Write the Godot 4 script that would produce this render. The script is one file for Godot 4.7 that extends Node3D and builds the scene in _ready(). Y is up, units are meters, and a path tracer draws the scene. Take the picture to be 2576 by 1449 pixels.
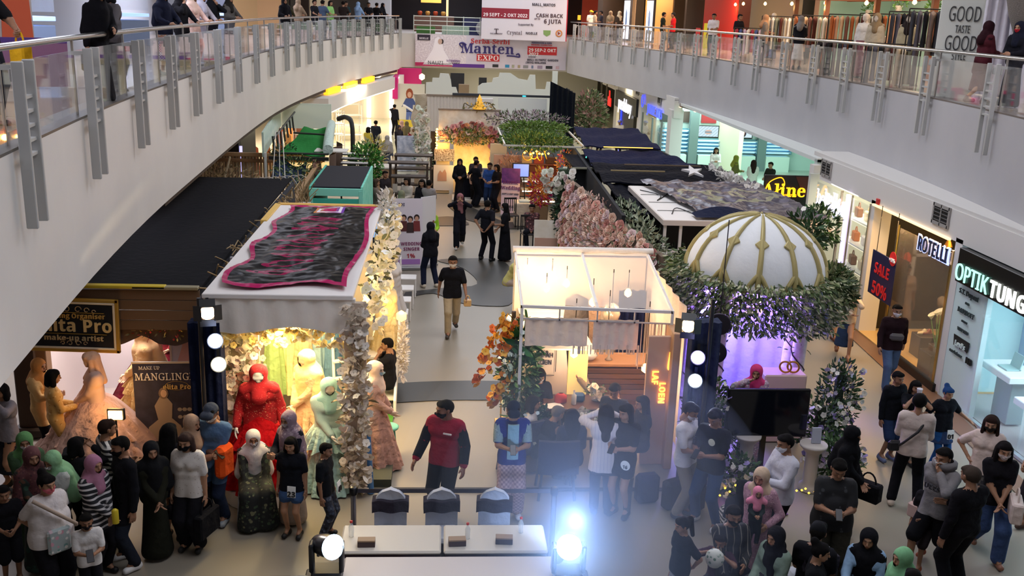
extends Node3D
# A shopping-mall atrium holding a wedding fair: camera and light first, then the building, the stands, the people.

const O3:=Vector3.ZERO
var mats:={}
var cache:={}
var taken:={}
var rng:=RandomNumberGenerator.new()

# ---------- naming and tagging ----------
func numbered(called:String)->String:
	var n:int=taken.get(called,0)
	taken[called]=n+1
	return called if n==0 else "%s_%03d" % [called,n]

func tag(o:Node,label:String,category:String,group:="")->Node:
	o.set_meta("label",label)
	o.set_meta("category",category)
	if group!="":
		o.set_meta("group",group)
	return o

func thing(called:String,label:String,category:String,at:=O3,turn:=.0,group:="")->Node3D:
	var o:=Node3D.new()
	o.name=numbered(called)
	add_child(o,true)
	o.position=at
	o.rotation_degrees.y=turn
	tag(o,label,category,group)
	return o

func part(under:Node,called:String,mesh:Mesh,mat:Material,at:=O3,turn:=O3,size:=Vector3.ONE)->MeshInstance3D:
	var m:=MeshInstance3D.new()
	m.name=called
	m.mesh=mesh
	m.material_override=mat
	m.position=at
	m.rotation_degrees=turn
	m.scale=size
	under.add_child(m,true)
	return m

func solo(called:String,label:String,category:String,mesh:Mesh,mat:Material,at:=O3,turn:=O3,group:="")->MeshInstance3D:
	var m:=part(self,numbered(called),mesh,mat,at,turn)
	tag(m,label,category,group)
	return m

func struct(called:String,mesh:Mesh,mat:Material,at:=O3,turn:=O3)->MeshInstance3D:
	var m:=part(self,numbered(called),mesh,mat,at,turn)
	m.set_meta("kind","structure")
	return m

func stuff(m:Node)->Node:
	m.set_meta("kind","stuff")
	return m

func scatter(under:Node,called:String,mesh:Mesh,mat:Material,places:Array,tints:=[])->MultiMeshInstance3D:
	var mm:=MultiMesh.new()
	mm.transform_format=MultiMesh.TRANSFORM_3D
	mm.use_colors=tints.size()>0
	mm.mesh=mesh
	mm.instance_count=places.size()
	for i in places.size():
		mm.set_instance_transform(i,places[i])
		if tints.size()>0:
			mm.set_instance_color(i,tints[rng.randi() % tints.size()])
	var o:=MultiMeshInstance3D.new()
	o.name=called
	o.multimesh=mm
	o.material_override=mat
	under.add_child(o,true)
	stuff(o)
	return o

# ---------- materials ----------
func noise_tex(freq:float,seed_:int,normal:=false,a:=Color.BLACK,b:=Color.WHITE,bump:=4.0,warp:=false)->NoiseTexture2D:
	var key:="nt%s/%d/%s/%s/%s/%s" % [freq,seed_,normal,a,b,bump]
	if not cache.has(key):
		var n:=FastNoiseLite.new()
		n.noise_type=FastNoiseLite.TYPE_SIMPLEX_SMOOTH
		n.frequency=freq
		n.seed=seed_
		n.fractal_octaves=4
		n.domain_warp_enabled=warp
		n.domain_warp_amplitude=40.0
		var t:=NoiseTexture2D.new()
		t.width=256
		t.height=256
		t.seamless=true
		t.noise=n
		if normal:
			t.as_normal_map=true
			t.bump_strength=bump
		else:
			var g:=Gradient.new()
			g.set_color(0,a)
			g.set_color(1,b)
			t.color_ramp=g
		cache[key]=t
	return cache[key]

func tri(m:StandardMaterial3D,size:float)->void:
	m.uv1_triplanar=true
	m.uv1_triplanar_sharpness=6.0
	m.uv1_scale=Vector3.ONE/size

func M(c:Variant,rough:=.7,metal:=.0)->StandardMaterial3D:
	var key:="m%s/%s/%s" % [c,rough,metal]
	if not mats.has(key):
		var m:=StandardMaterial3D.new()
		m.albedo_color=Color(c)
		m.roughness=rough
		m.metallic=metal
		mats[key]=m
	return mats[key]

func cloth(c:Variant,fold:=.35)->StandardMaterial3D:
	var key:="c%s/%s" % [c,fold]
	if not mats.has(key):
		var m:=StandardMaterial3D.new()
		m.albedo_color=Color(c)
		m.roughness=.9
		m.rim_enabled=true
		m.rim=.06
		m.metallic_specular=.25
		m.normal_enabled=true
		m.normal_texture=noise_tex(.012,3,true,Color.BLACK,Color.WHITE,14.0)
		m.normal_scale=fold
		tri(m,.7)
		mats[key]=m
	return mats[key]

func blotch(a:Variant,b:Variant,freq:=.03,size:=.5,rough:=.85,warp:=false)->StandardMaterial3D:
	var key:="b%s/%s/%s/%s" % [a,b,freq,size]
	if not mats.has(key):
		var m:=StandardMaterial3D.new()
		m.albedo_texture=noise_tex(freq,7,false,Color(a),Color(b),4.0,warp)
		m.roughness=rough
		tri(m,size)
		mats[key]=m
	return mats[key]

func print_mat(key:String,draw:Callable,w:int,h:int,size:float,rough:=.85)->StandardMaterial3D:
	if not mats.has(key):
		var im:=Image.create_empty(w,h,false,Image.FORMAT_RGB8)
		draw.call(im)
		var m:=StandardMaterial3D.new()
		m.albedo_texture=ImageTexture.create_from_image(im)
		m.roughness=rough
		if size>.0:
			tri(m,size)
		mats[key]=m
	return mats[key]

func stripes(a:Variant,b:Variant,share:float,size:float,upright:=false)->StandardMaterial3D:
	return print_mat("st%s%s%s%s%s" % [a,b,share,size,upright],func(im:Image):
		im.fill(Color(a))
		if upright:
			im.fill_rect(Rect2i(0,0,int(32*share),32),Color(b))
		else:
			im.fill_rect(Rect2i(0,0,32,int(32*share)),Color(b)),32,32,size)

func checks(a:Variant,b:Variant,size:float)->StandardMaterial3D:
	return print_mat("ck%s%s%s" % [a,b,size],func(im:Image):
		im.fill(Color(a))
		im.fill_rect(Rect2i(0,0,16,16),Color(b))
		im.fill_rect(Rect2i(16,16,16,16),Color(b)),32,32,size)

func dots(a:Variant,list:Array,n:int,r:int,size:float,seed_:=5)->StandardMaterial3D:
	return print_mat("dt%s%s%s%s%s" % [a,list,n,r,size],func(im:Image):
		var g:=RandomNumberGenerator.new()
		g.seed=seed_
		im.fill(Color(a))
		for i in n:
			var cx:=g.randi() % 128
			var cy:=g.randi() % 128
			var rr:=g.randi_range(maxi(1,r/2),r)
			var col:=Color(list[g.randi() % list.size()])
			for y in range(-rr,rr+1):
				for x in range(-rr,rr+1):
					if x*x+y*y<=rr*rr:
						im.set_pixel(posmod(cx+x,128),posmod(cy+y,128),col),128,128,size)

func glow(c:Variant,power:=1.0)->StandardMaterial3D:
	var key:="g%s/%s" % [c,power]
	if not mats.has(key):
		var m:=StandardMaterial3D.new()
		m.albedo_color=Color(c)
		m.roughness=.5
		m.emission_enabled=true
		m.emission=Color(c)
		m.emission_energy_multiplier=power
		mats[key]=m
	return mats[key]

func glass(c:Variant,a:=.12)->StandardMaterial3D:
	var key:="gl%s/%s" % [c,a]
	if not mats.has(key):
		var m:=StandardMaterial3D.new()
		m.albedo_color=Color(Color(c),a)
		m.transparency=BaseMaterial3D.TRANSPARENCY_ALPHA
		m.roughness=.03
		mats[key]=m
	return mats[key]

func leafy(c:Variant,back:=.3)->StandardMaterial3D:
	var key:="lf%s" % [c]
	if not mats.has(key):
		var m:=StandardMaterial3D.new()
		m.albedo_color=Color(c)
		m.vertex_color_use_as_albedo=true
		m.roughness=.6
		m.backlight_enabled=true
		m.backlight=Color(back,back,back)
		mats[key]=m
	return mats[key]

# ---------- mesh making ----------
func face(st:SurfaceTool,pts:Array,center:Vector3)->void:
	var n:Vector3=(pts[1]-pts[0]).cross(pts[2]-pts[0])
	var mid:=O3
	for p in pts:
		mid+=p
	mid /= pts.size()
	var list:=pts
	if n.dot(mid-center)>.0:      # front faces run clockwise
		list=pts.duplicate()
		list.reverse()
		n=-n
	n=-n.normalized()
	for i in range(1,list.size()-1):
		for p in [list[0],list[i],list[i+1]]:
			st.set_normal(n)
			st.set_uv(Vector2(p.x,p.y))
			st.add_vertex(p)

func new_st()->SurfaceTool:
	var st:=SurfaceTool.new()
	st.begin(Mesh.PRIMITIVE_TRIANGLES)
	return st

func add_box(st:SurfaceTool,s:Vector3,at:=O3,b:=Basis(),ch:=.0)->void:
	var h:=s/2.0
	if ch<=.0:
		for ax in 3:
			for sg in [-1.0,1.0]:
				var q:=[]
				for c in [[-1,-1],[1,-1],[1,1],[-1,1]]:
					var v:=O3
					v[ax]=sg*h[ax]
					v[(ax+1) % 3]=c[0]*h[(ax+1) % 3]
					v[(ax+2) % 3]=c[1]*h[(ax+2) % 3]
					q.append(at+b*v)
				face(st,q,at)
		return
	var k:=func(sx:float,sy:float,sz:float,ax:int)->Vector3:
		var v:=Vector3(sx*h.x,sy*h.y,sz*h.z)
		for a in 3:
			if a!=ax:
				v[a] -= signf(v[a])*ch
		return at+b*v
	for ax in 3:
		for sg in [-1.0,1.0]:
			var q:=[]
			for c in [[-1,-1],[1,-1],[1,1],[-1,1]]:
				var w:=[.0,.0,.0]
				w[ax]=sg
				w[(ax+1) % 3]=c[0]
				w[(ax+2) % 3]=c[1]
				q.append(k.call(w[0],w[1],w[2],ax))
			face(st,q,at)
		for s1 in [-1.0,1.0]:
			for s2 in [-1.0,1.0]:
				var e:=[]
				for c in [[-1.0,1],[-1.0,2],[1.0,2],[1.0,1]]:
					var w:=[.0,.0,.0]
					w[ax]=c[0]
					w[(ax+1) % 3]=s1
					w[(ax+2) % 3]=s2
					e.append(k.call(w[0],w[1],w[2],(ax+c[1]) % 3))
				face(st,e,at)
	for sx in [-1.0,1.0]:
		for sy in [-1.0,1.0]:
			for sz in [-1.0,1.0]:
				face(st,[k.call(sx,sy,sz,0),k.call(sx,sy,sz,1),k.call(sx,sy,sz,2)],at)

func box(x:float,y:float,z:float,ch:=.0)->Mesh:
	var key:="bx%.3f,%.3f,%.3f,%.3f" % [x,y,z,ch]
	if not cache.has(key):
		var st:=new_st()
		add_box(st,Vector3(x,y,z),O3,Basis(),ch)
		cache[key]=st.commit()
	return cache[key]

func boxes(list:Array,ch:=.0)->Mesh:      # [size,place] or [size,place,turn in degrees]
	var st:=new_st()
	for e in list:
		var b:=Basis()
		if e.size()>2:
			b=Basis.from_euler(e[2]*PI/180.0)
		add_box(st,e[0],e[1],b,ch)
	return st.commit()

func grid(st:SurfaceTool,rows:Array,loop:=false)->void:      # rows of PackedVector3Array;smooth
	var nv:=rows.size()
	var nu:int=rows[0].size()
	var nor:=[]
	for j in nv:
		var line:=PackedVector3Array()
		for i in nu:
			var a:Vector3=rows[j][(i+1) % nu] if loop else rows[j][mini(i+1,nu-1)]
			var b:Vector3=rows[j][posmod(i-1,nu)] if loop else rows[j][maxi(i-1,0)]
			var c:Vector3=rows[mini(j+1,nv-1)][i]
			var d:Vector3=rows[maxi(j-1,0)][i]
			var n:=(a-b).cross(c-d)
			if n.length_squared()<1e-14:
				n=Vector3.UP if j>nv/2 else Vector3.DOWN
			line.append(n.normalized())
		nor.append(line)
	for j in nv-1:
		for i in (nu if loop else nu-1):
			var i2:=(i+1) % nu
			for k in [[j,i],[j+1,i],[j+1,i2],[j,i],[j+1,i2],[j,i2]]:
				st.set_normal(nor[k[0]][k[1]])
				st.set_uv(Vector2(float(k[1] if k[1]>=i else nu)/(nu-(0 if loop else 1)),float(k[0])/(nv-1)))
				st.add_vertex(rows[k[0]][k[1]])

func add_lathe(st:SurfaceTool,prof:Array,n:=20,at:=O3,b:=Basis(),squash:=1.0)->void:
	var rows:=[]
	for p in prof:
		var line:=PackedVector3Array()
		for i in n:
			var a:=-TAU*i/n
			line.append(at+b*Vector3(p[0]*cos(a),p[1],p[0]*sin(a)*squash))
		rows.append(line)
	grid(st,rows,true)

func lathe(prof:Array,n:=20,squash:=1.0)->Mesh:
	var key:="la%s%d%s" % [prof,n,squash]
	if not cache.has(key):
		var st:=new_st()
		add_lathe(st,prof,n,O3,Basis(),squash)
		cache[key]=st.commit()
	return cache[key]

func add_tube(st:SurfaceTool,pts:Array,r:Variant,n:=8)->void:
	var rows:=[]
	var up:=Vector3.UP
	for k in pts.size():
		var t:Vector3=(pts[mini(k+1,pts.size()-1)]-pts[maxi(k-1,0)]).normalized()
		if absf(t.dot(up))>.95:
			up=Vector3.RIGHT if absf(t.x)<.9 else Vector3.FORWARD
		var u:=t.cross(up).normalized()
		var v:=t.cross(u)
		up=-v
		var rad:float=r[k] if r is Array else r
		var line:=PackedVector3Array()
		for i in n:
			var a:=TAU*i/n
			line.append(pts[k]+(u*cos(a)+v*sin(a))*rad)
		rows.append(line)
	grid(st,rows,true)
	for e in [0,pts.size()-1]:
		var cap:=Array(rows[e])
		face(st,cap,pts[clampi(e,1,pts.size()-2)] if pts.size()>2 else (pts[0]+pts[-1])/2.0)

func tube(pts:Array,r:Variant,n:=8)->Mesh:
	var st:=new_st()
	add_tube(st,pts,r,n)
	return st.commit()

func bars(list:Array,r:float,n:=6)->Mesh:
	var st:=new_st()
	for e in list:
		add_tube(st,e,r,n)
	return st.commit()

func sheet(f:Callable,nu:int,nv:int,loop:=false)->Mesh:
	var rows:=[]
	for j in nv+1:
		var line:=PackedVector3Array()
		for i in (nu if loop else nu+1):
			line.append(f.call(float(i)/nu,float(j)/nv))
		rows.append(line)
	var st:=new_st()
	grid(st,rows,loop)
	return st.commit()

func slab(f:Callable,nu:int,nv:int,thick:Vector3)->Mesh:      # a sheet with a back and edges
	var a:=[]
	var b:=[]
	for j in nv+1:
		var la:=PackedVector3Array()
		var lb:=PackedVector3Array()
		for i in nu+1:
			var p:Vector3=f.call(float(i)/nu,float(j)/nv)
			la.append(p)
			lb.append(p-thick)
		a.append(la)
		b.append(lb)
	var st:=new_st()
	grid(st,a)
	for l in b:
		l.reverse()
	grid(st,b)
	for l in b:
		l.reverse()
	grid(st,[b[0],a[0]])
	grid(st,[a[nv],b[nv]])
	var e0:=[PackedVector3Array(),PackedVector3Array(),PackedVector3Array(),PackedVector3Array()]
	for j in nv+1:
		e0[0].append(a[j][0]);e0[1].append(b[j][0]);e0[2].append(b[j][nu]);e0[3].append(a[j][nu])
	grid(st,[e0[0],e0[1]])
	grid(st,[e0[2],e0[3]])
	return st.commit()

func extrude(poly:Array,depth:float,ch:=.0)->Mesh:      # outline in x and y,from z=0 back to -depth
	var pv:=PackedVector2Array(poly)
	if not Geometry2D.is_polygon_clockwise(pv):
		pv.reverse()
	var st:=new_st()
	add_extrude(st,pv,depth)
	return st.commit()

func add_extrude(st:SurfaceTool,pv:PackedVector2Array,depth:float,xf:=Transform3D())->void:
	var ids:=Geometry2D.triangulate_polygon(pv)
	for z in [.0,-depth]:
		var n:Vector3=xf.basis*Vector3(0,0,1 if z==.0 else -1)
		for k in range(0,ids.size(),3):
			var t:=[pv[ids[k]],pv[ids[k+1]],pv[ids[k+2]]]
			var cw:bool=(t[1]-t[0]).cross(t[2]-t[0])<0
			if cw!=(z==.0):
				t.reverse()
			for p in t:
				st.set_normal(n.normalized())
				st.set_uv(p)
				st.add_vertex(xf*Vector3(p.x,p.y,z))
	for k in pv.size():
		var a:=pv[k]
		var b:=pv[(k+1) % pv.size()]
		var e:=b-a
		var n2:=xf.basis*Vector3(-e.y,e.x,0)      # clockwise outline:outside on the left
		var q:=[Vector3(a.x,a.y,0),Vector3(a.x,a.y,-depth),Vector3(b.x,b.y,-depth),Vector3(a.x,a.y,0),Vector3(b.x,b.y,-depth),Vector3(b.x,b.y,0)]
		for p in q:
			st.set_normal(n2.normalized())
			st.set_uv(Vector2(p.x,p.y))
			st.add_vertex(xf*p)

func text(s:String,height:float,depth:=.01,font:="Droid Sans",bold:=false,spread:=.0)->Mesh:
	var key:="tx%s%.3f%.3f%s%s" % [s,height,depth,font,bold]
	if not cache.has(key):
		var f:=SystemFont.new()
		f.font_names=PackedStringArray([font])
		if bold:
			f.font_weight=700
		var t:=TextMesh.new()
		t.text=s
		t.font=f
		t.font_size=32
		t.pixel_size=height/24.0
		t.depth=depth
		t.curve_step=4.0
		cache[key]=t
	return cache[key]

func smooth_line(pts:Array,steps:=6)->Array:
	var c:=Curve3D.new()
	for i in pts.size():
		var t:Vector3=(pts[mini(i+1,pts.size()-1)]-pts[maxi(i-1,0)])/6.0
		c.add_point(pts[i],-t,t)
	var out:=[]
	for i in pts.size()-1:
		for k in steps:
			out.append(c.sample(i,float(k)/steps))
	out.append(pts[-1])
	return out

func leaf_mesh(l:float,w:float,bend:=.25)->Mesh:
	return sheet(func(u:float,v:float):return Vector3((u-.5)*w*sin(PI*(.08+.9*v)),l*v,-bend*l*v*v+absf(u-.5)*w*.5),2,3)

func rose_mesh(r:float)->Mesh:
	var key:="rose%.3f" % r
	if not cache.has(key):
		var st:=new_st()
		for ring in [[.35,4,.75],[.7,5,.6],[1.0,5,.35]]:
			for i in ring[1]:
				var a:float=TAU*(i+ring[0])/ring[1]
				var c:=Vector3(cos(a),sin(a),0)
				var s:=Vector3(-sin(a),cos(a),0)
				var w:float=r*ring[0]*.85
				var o:Vector3=c*r*ring[0]
				var z:float=r*ring[2]
				grid(st,[PackedVector3Array([Vector3(0,0,0)-s*w*.2,s*w*.2]),PackedVector3Array([o*.9-s*w+Vector3(0,0,z),o*.9+s*w+Vector3(0,0,z)]),PackedVector3Array([o*1.1-s*w*.5+Vector3(0,0,z*.9),o*1.1+s*w*.5+Vector3(0,0,z*.9)])])
		cache[key]=st.commit()
	return cache[key]

func flower_mesh(r:float,petals:=5)->Mesh:
	var key:="flw%.3f%d" % [r,petals]
	if not cache.has(key):
		var st:=new_st()
		for i in petals:
			var a:=TAU*i/petals
			var c:=Vector3(cos(a),sin(a),0)
			var s:=Vector3(-sin(a),cos(a),0)
			var w:=r*.55
			grid(st,[PackedVector3Array([-s*w*.2,s*w*.2]),PackedVector3Array([c*r*.6-s*w+Vector3(0,0,r*.25),c*r*.6+s*w+Vector3(0,0,r*.25)]),PackedVector3Array([c*r-s*w*.4+Vector3(0,0,r*.15),c*r+s*w*.4+Vector3(0,0,r*.15)])])
		add_lathe(st,[[.0,.0],[r*.16,.05*r],[.0,r*.3]],6,O3,Basis(Vector3.RIGHT,PI/2))
		cache[key]=st.commit()
	return cache[key]

func turned(dir:Vector3,roll:=.0)->Basis:      # a basis whose z looks along dir
	var z:=dir.normalized()
	var x:=(Vector3.UP if absf(z.y)<.95 else Vector3.RIGHT).cross(z).normalized()
	return Basis(x,z.cross(x),z)*Basis(Vector3.BACK,roll)

func rv()->Vector3:
	return Vector3(rng.randf_range(-1,1),rng.randf_range(-1,1),rng.randf_range(-1,1))

# lights
func lamp_area(at:Vector3,aim:Vector3,w:float,h:float,c:Variant,e:float)->void:
	var l:=AreaLight3D.new()
	l.name="area_light"
	l.area_size=Vector2(w,h)
	l.light_color=Color(c)
	l.light_energy=e
	l.area_range=80.0
	l.area_attenuation=2.0
	l.shadow_enabled=true
	add_child(l,true)
	l.basis=turned(-aim)
	l.position=at

func lamp_omni(at:Vector3,c:Variant,e:float,size:=.05)->void:
	var l:=OmniLight3D.new()
	l.name="omni_light"
	l.light_color=Color(c)
	l.light_energy=e
	l.light_size=size
	l.omni_range=60.0
	l.omni_attenuation=2.0
	l.shadow_enabled=true
	l.position=at
	add_child(l,true)

func lamp_spot(at:Vector3,aim:Vector3,c:Variant,e:float,angle:=30.0,size:=.05)->void:
	var l:=SpotLight3D.new()
	l.name="spot_light"
	l.light_color=Color(c)
	l.light_energy=e
	l.light_size=size
	l.spot_range=60.0
	l.spot_angle=angle
	l.spot_attenuation=2.0
	l.shadow_enabled=true
	add_child(l,true)
	l.basis=turned(-aim)
	l.position=at

# ---------- people: one smooth field per figure, meshed as surface nets, cut into skin and garments ----------
func net(bones:Array,cell:float,k:float,lo:Vector3,hi:Vector3)->Dictionary:
	var nx:=int((hi.x-lo.x)/cell)+2
	var ny:=int((hi.y-lo.y)/cell)+2
	var nz:=int((hi.z-lo.z)/cell)+2
	var f:=PackedFloat32Array()
	f.resize(nx*ny*nz)
	f.fill(1.0)
	var id:=PackedByteArray()
	id.resize(nx*ny*nz)
	var x0:=PackedInt32Array()
	x0.resize(ny*nz)
	x0.fill(nx)
	var x1:=PackedInt32Array()
	x1.resize(ny*nz)
	x1.fill(-1)
	var ik:=.25/k
	for b in bones:
		var a:Vector3=b[0]
		var e:Vector3=b[1]-a
		var ra:float=b[2]
		var dr:float=b[3]-ra
		var gid:int=b[4]
		var sz:float=b[5] if b.size()>5 else 1.0
		var cut:float=b[6] if b.size()>6 else -9.0
		var rm:=maxf(ra,b[3])+k*.5+cell*1.5
		var mn:=a.min(b[1])-Vector3(rm,rm,rm*maxf(sz,1.0))
		var mx:=a.max(b[1])+Vector3(rm,rm,rm*maxf(sz,1.0))
		var ax:=maxi(0,int((mn.x-lo.x)/cell));var bx:=mini(nx-1,int((mx.x-lo.x)/cell)+1)
		var ay:=maxi(0,int((mn.y-lo.y)/cell));var by:=mini(ny-1,int((mx.y-lo.y)/cell)+1)
		var az:=maxi(0,int((mn.z-lo.z)/cell));var bz:=mini(nz-1,int((mx.z-lo.z)/cell)+1)
		var isz:=1.0/sz
		var ex:=e.x
		var ey:=e.y
		var ez:=e.z*isz
		var inv:=1.0/maxf(ex*ex+ey*ey+ez*ez,1e-9)
		for iz in range(az,bz+1):
			var qz:=(lo.z+iz*cell-a.z)*isz
			for iy in range(ay,by+1):
				var py:=lo.y+iy*cell
				var qy:=py-a.y
				var row:=iz*ny+iy
				if ax<x0[row]:x0[row]=ax
				if bx>x1[row]:x1[row]=bx
				var i:=row*nx+ax
				var qx:=lo.x+ax*cell-a.x
				var base:=qy*ey+qz*ez
				for ix in range(ax,bx+1):
					var t:=clampf((qx*ex+base)*inv,.0,1.0)
					var dx:=qx-ex*t
					var dy:=qy-ey*t
					var dz:=qz-ez*t
					var d:=sqrt(dx*dx+dy*dy+dz*dz)-ra-dr*t
					if cut-py>d:d=cut-py
					var o:=f[i]
					if d<o:
						id[i]=gid
						var h:=k-o+d
						f[i]=d-h*h*ik if h>.0 else d
					else:
						var h2:=k-d+o
						if h2>.0:f[i]=o-h2*h2*ik
					i+=1
					qx+=cell
	var sl:=nx*ny
	var vid:={}
	var verts:=PackedVector3Array()
	var offs:=PackedInt32Array([0,1,nx,nx+1,sl,sl+1,sl+nx,sl+nx+1])
	for iz in nz-1:
		for iy in ny-1:
			var r:=iz*ny+iy
			var s:=mini(mini(x0[r],x0[r+1]),mini(x0[r+ny],x0[r+ny+1]))
			var t:=mini(nx-2,maxi(maxi(x1[r],x1[r+1]),maxi(x1[r+ny],x1[r+ny+1])))
			for ix in range(s,t+1):
				var i:=r*nx+ix
				var m:=int(f[i]<.0)+int(f[i+1]<.0)+int(f[i+nx]<.0)+int(f[i+nx+1]<.0)
				var m2:=int(f[i+sl]<.0)+int(f[i+sl+1]<.0)+int(f[i+sl+nx]<.0)+int(f[i+sl+nx+1]<.0)
				m+=m2
				if m==0 or m==8:continue
				var sum:=O3
				var c:=0
				for q in 8:
					var va:=f[i+offs[q]]
					for ax in 3:
						var bit:=1 << ax
						if q & bit:continue
						var vb:=f[i+offs[q | bit]]
						if (va<.0)==(vb<.0):continue
						var p:=Vector3(q & 1,(q >> 1) & 1,(q >> 2) & 1)
						p[ax]+=va/(va-vb)
						sum+=p
						c+=1
				vid[i]=verts.size()
				verts.append(lo+(Vector3(ix,iy,iz)+sum/c)*cell)
	var step:=[1,nx,sl]
	var tri_by:={}
	var nor:=PackedVector3Array()
	nor.resize(verts.size())
	for i in vid:
		var inside:bool=f[i]<.0
		for ax in 3:
			var j:int=i+step[ax]
			var other:bool=f[j]<.0
			if inside==other:continue
			var u:int=step[(ax+1) % 3]
			var v:int=step[(ax+2) % 3]
			if not (vid.has(i-u) and vid.has(i-v) and vid.has(i-u-v)):continue
			var q:=[vid[i],vid[i-u],vid[i-u-v],vid[i-v]]
			if inside:q.reverse()
			var g:int=id[i] if inside else id[j]
			if not tri_by.has(g):tri_by[g]=PackedInt32Array()
			var n:=(verts[q[2]]-verts[q[0]]).cross(verts[q[3]]-verts[q[1]])
			for w in q:nor[w] -= n
			tri_by[g].append_array(PackedInt32Array([q[0],q[1],q[2],q[0],q[2],q[3]]))
	for i in nor.size():nor[i]=nor[i].normalized()
	return {"v":verts,"n":nor,"t":tri_by}

func net_part(d:Dictionary,g:int,tint:=Color.WHITE)->Array:      # [verts,normals,colors,index]
	var use:={}
	var v:=PackedVector3Array()
	var n:=PackedVector3Array()
	var c:=PackedColorArray()
	var ix:=PackedInt32Array()
	for i in d.t[g]:
		if not use.has(i):
			use[i]=v.size()
			v.append(d.v[i]);n.append(d.n[i]);c.append(tint)
		ix.append(use[i])
	return [v,n,c,ix]

func joined_mesh(list:Array)->ArrayMesh:      # entries [part,transform]
	var v:=PackedVector3Array()
	var n:=PackedVector3Array()
	var c:=PackedColorArray()
	var ix:=PackedInt32Array()
	for e in list:
		var p:Array=e[0]
		var t:Transform3D=e[1]
		var b:=v.size()
		v.append_array(t*p[0])
		var nb:=t.basis.inverse().transposed()
		var flip:=t.basis.determinant()<.0
		for q in p[1]:n.append((nb*q).normalized())
		c.append_array(p[2])
		for k in range(0,p[3].size(),3):
			ix.append_array(PackedInt32Array([b+p[3][k],b+p[3][k+(2 if flip else 1)],b+p[3][k+(1 if flip else 2)]]))
	var a:=[]
	a.resize(Mesh.ARRAY_MAX)
	a[Mesh.ARRAY_VERTEX]=v
	a[Mesh.ARRAY_NORMAL]=n
	a[Mesh.ARRAY_COLOR]=c
	a[Mesh.ARRAY_INDEX]=ix
	var m:=ArrayMesh.new()
	m.add_surface_from_arrays(Mesh.PRIMITIVE_TRIANGLES,a)
	return m

func V(x:float,y:float,z:float)->Vector3:
	return Vector3(x,y,z)

func all_of(d:Dictionary)->Array:
	var t:=PackedInt32Array()
	for g in d.t:t.append_array(d.t[g])
	d.t={0:t}
	return net_part(d,0)

func carve(d:Array,keep:Callable)->Array:      # drop the triangles whose middle is not to be kept
	var ix:=PackedInt32Array()
	for k in range(0,d[3].size(),3):
		if keep.call((d[0][d[3][k]]+d[0][d[3][k+1]]+d[0][d[3][k+2]])/3.0):
			ix.append_array(d[3].slice(k,k+3))
	return [d[0],d[1],d[2],ix]

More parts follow.
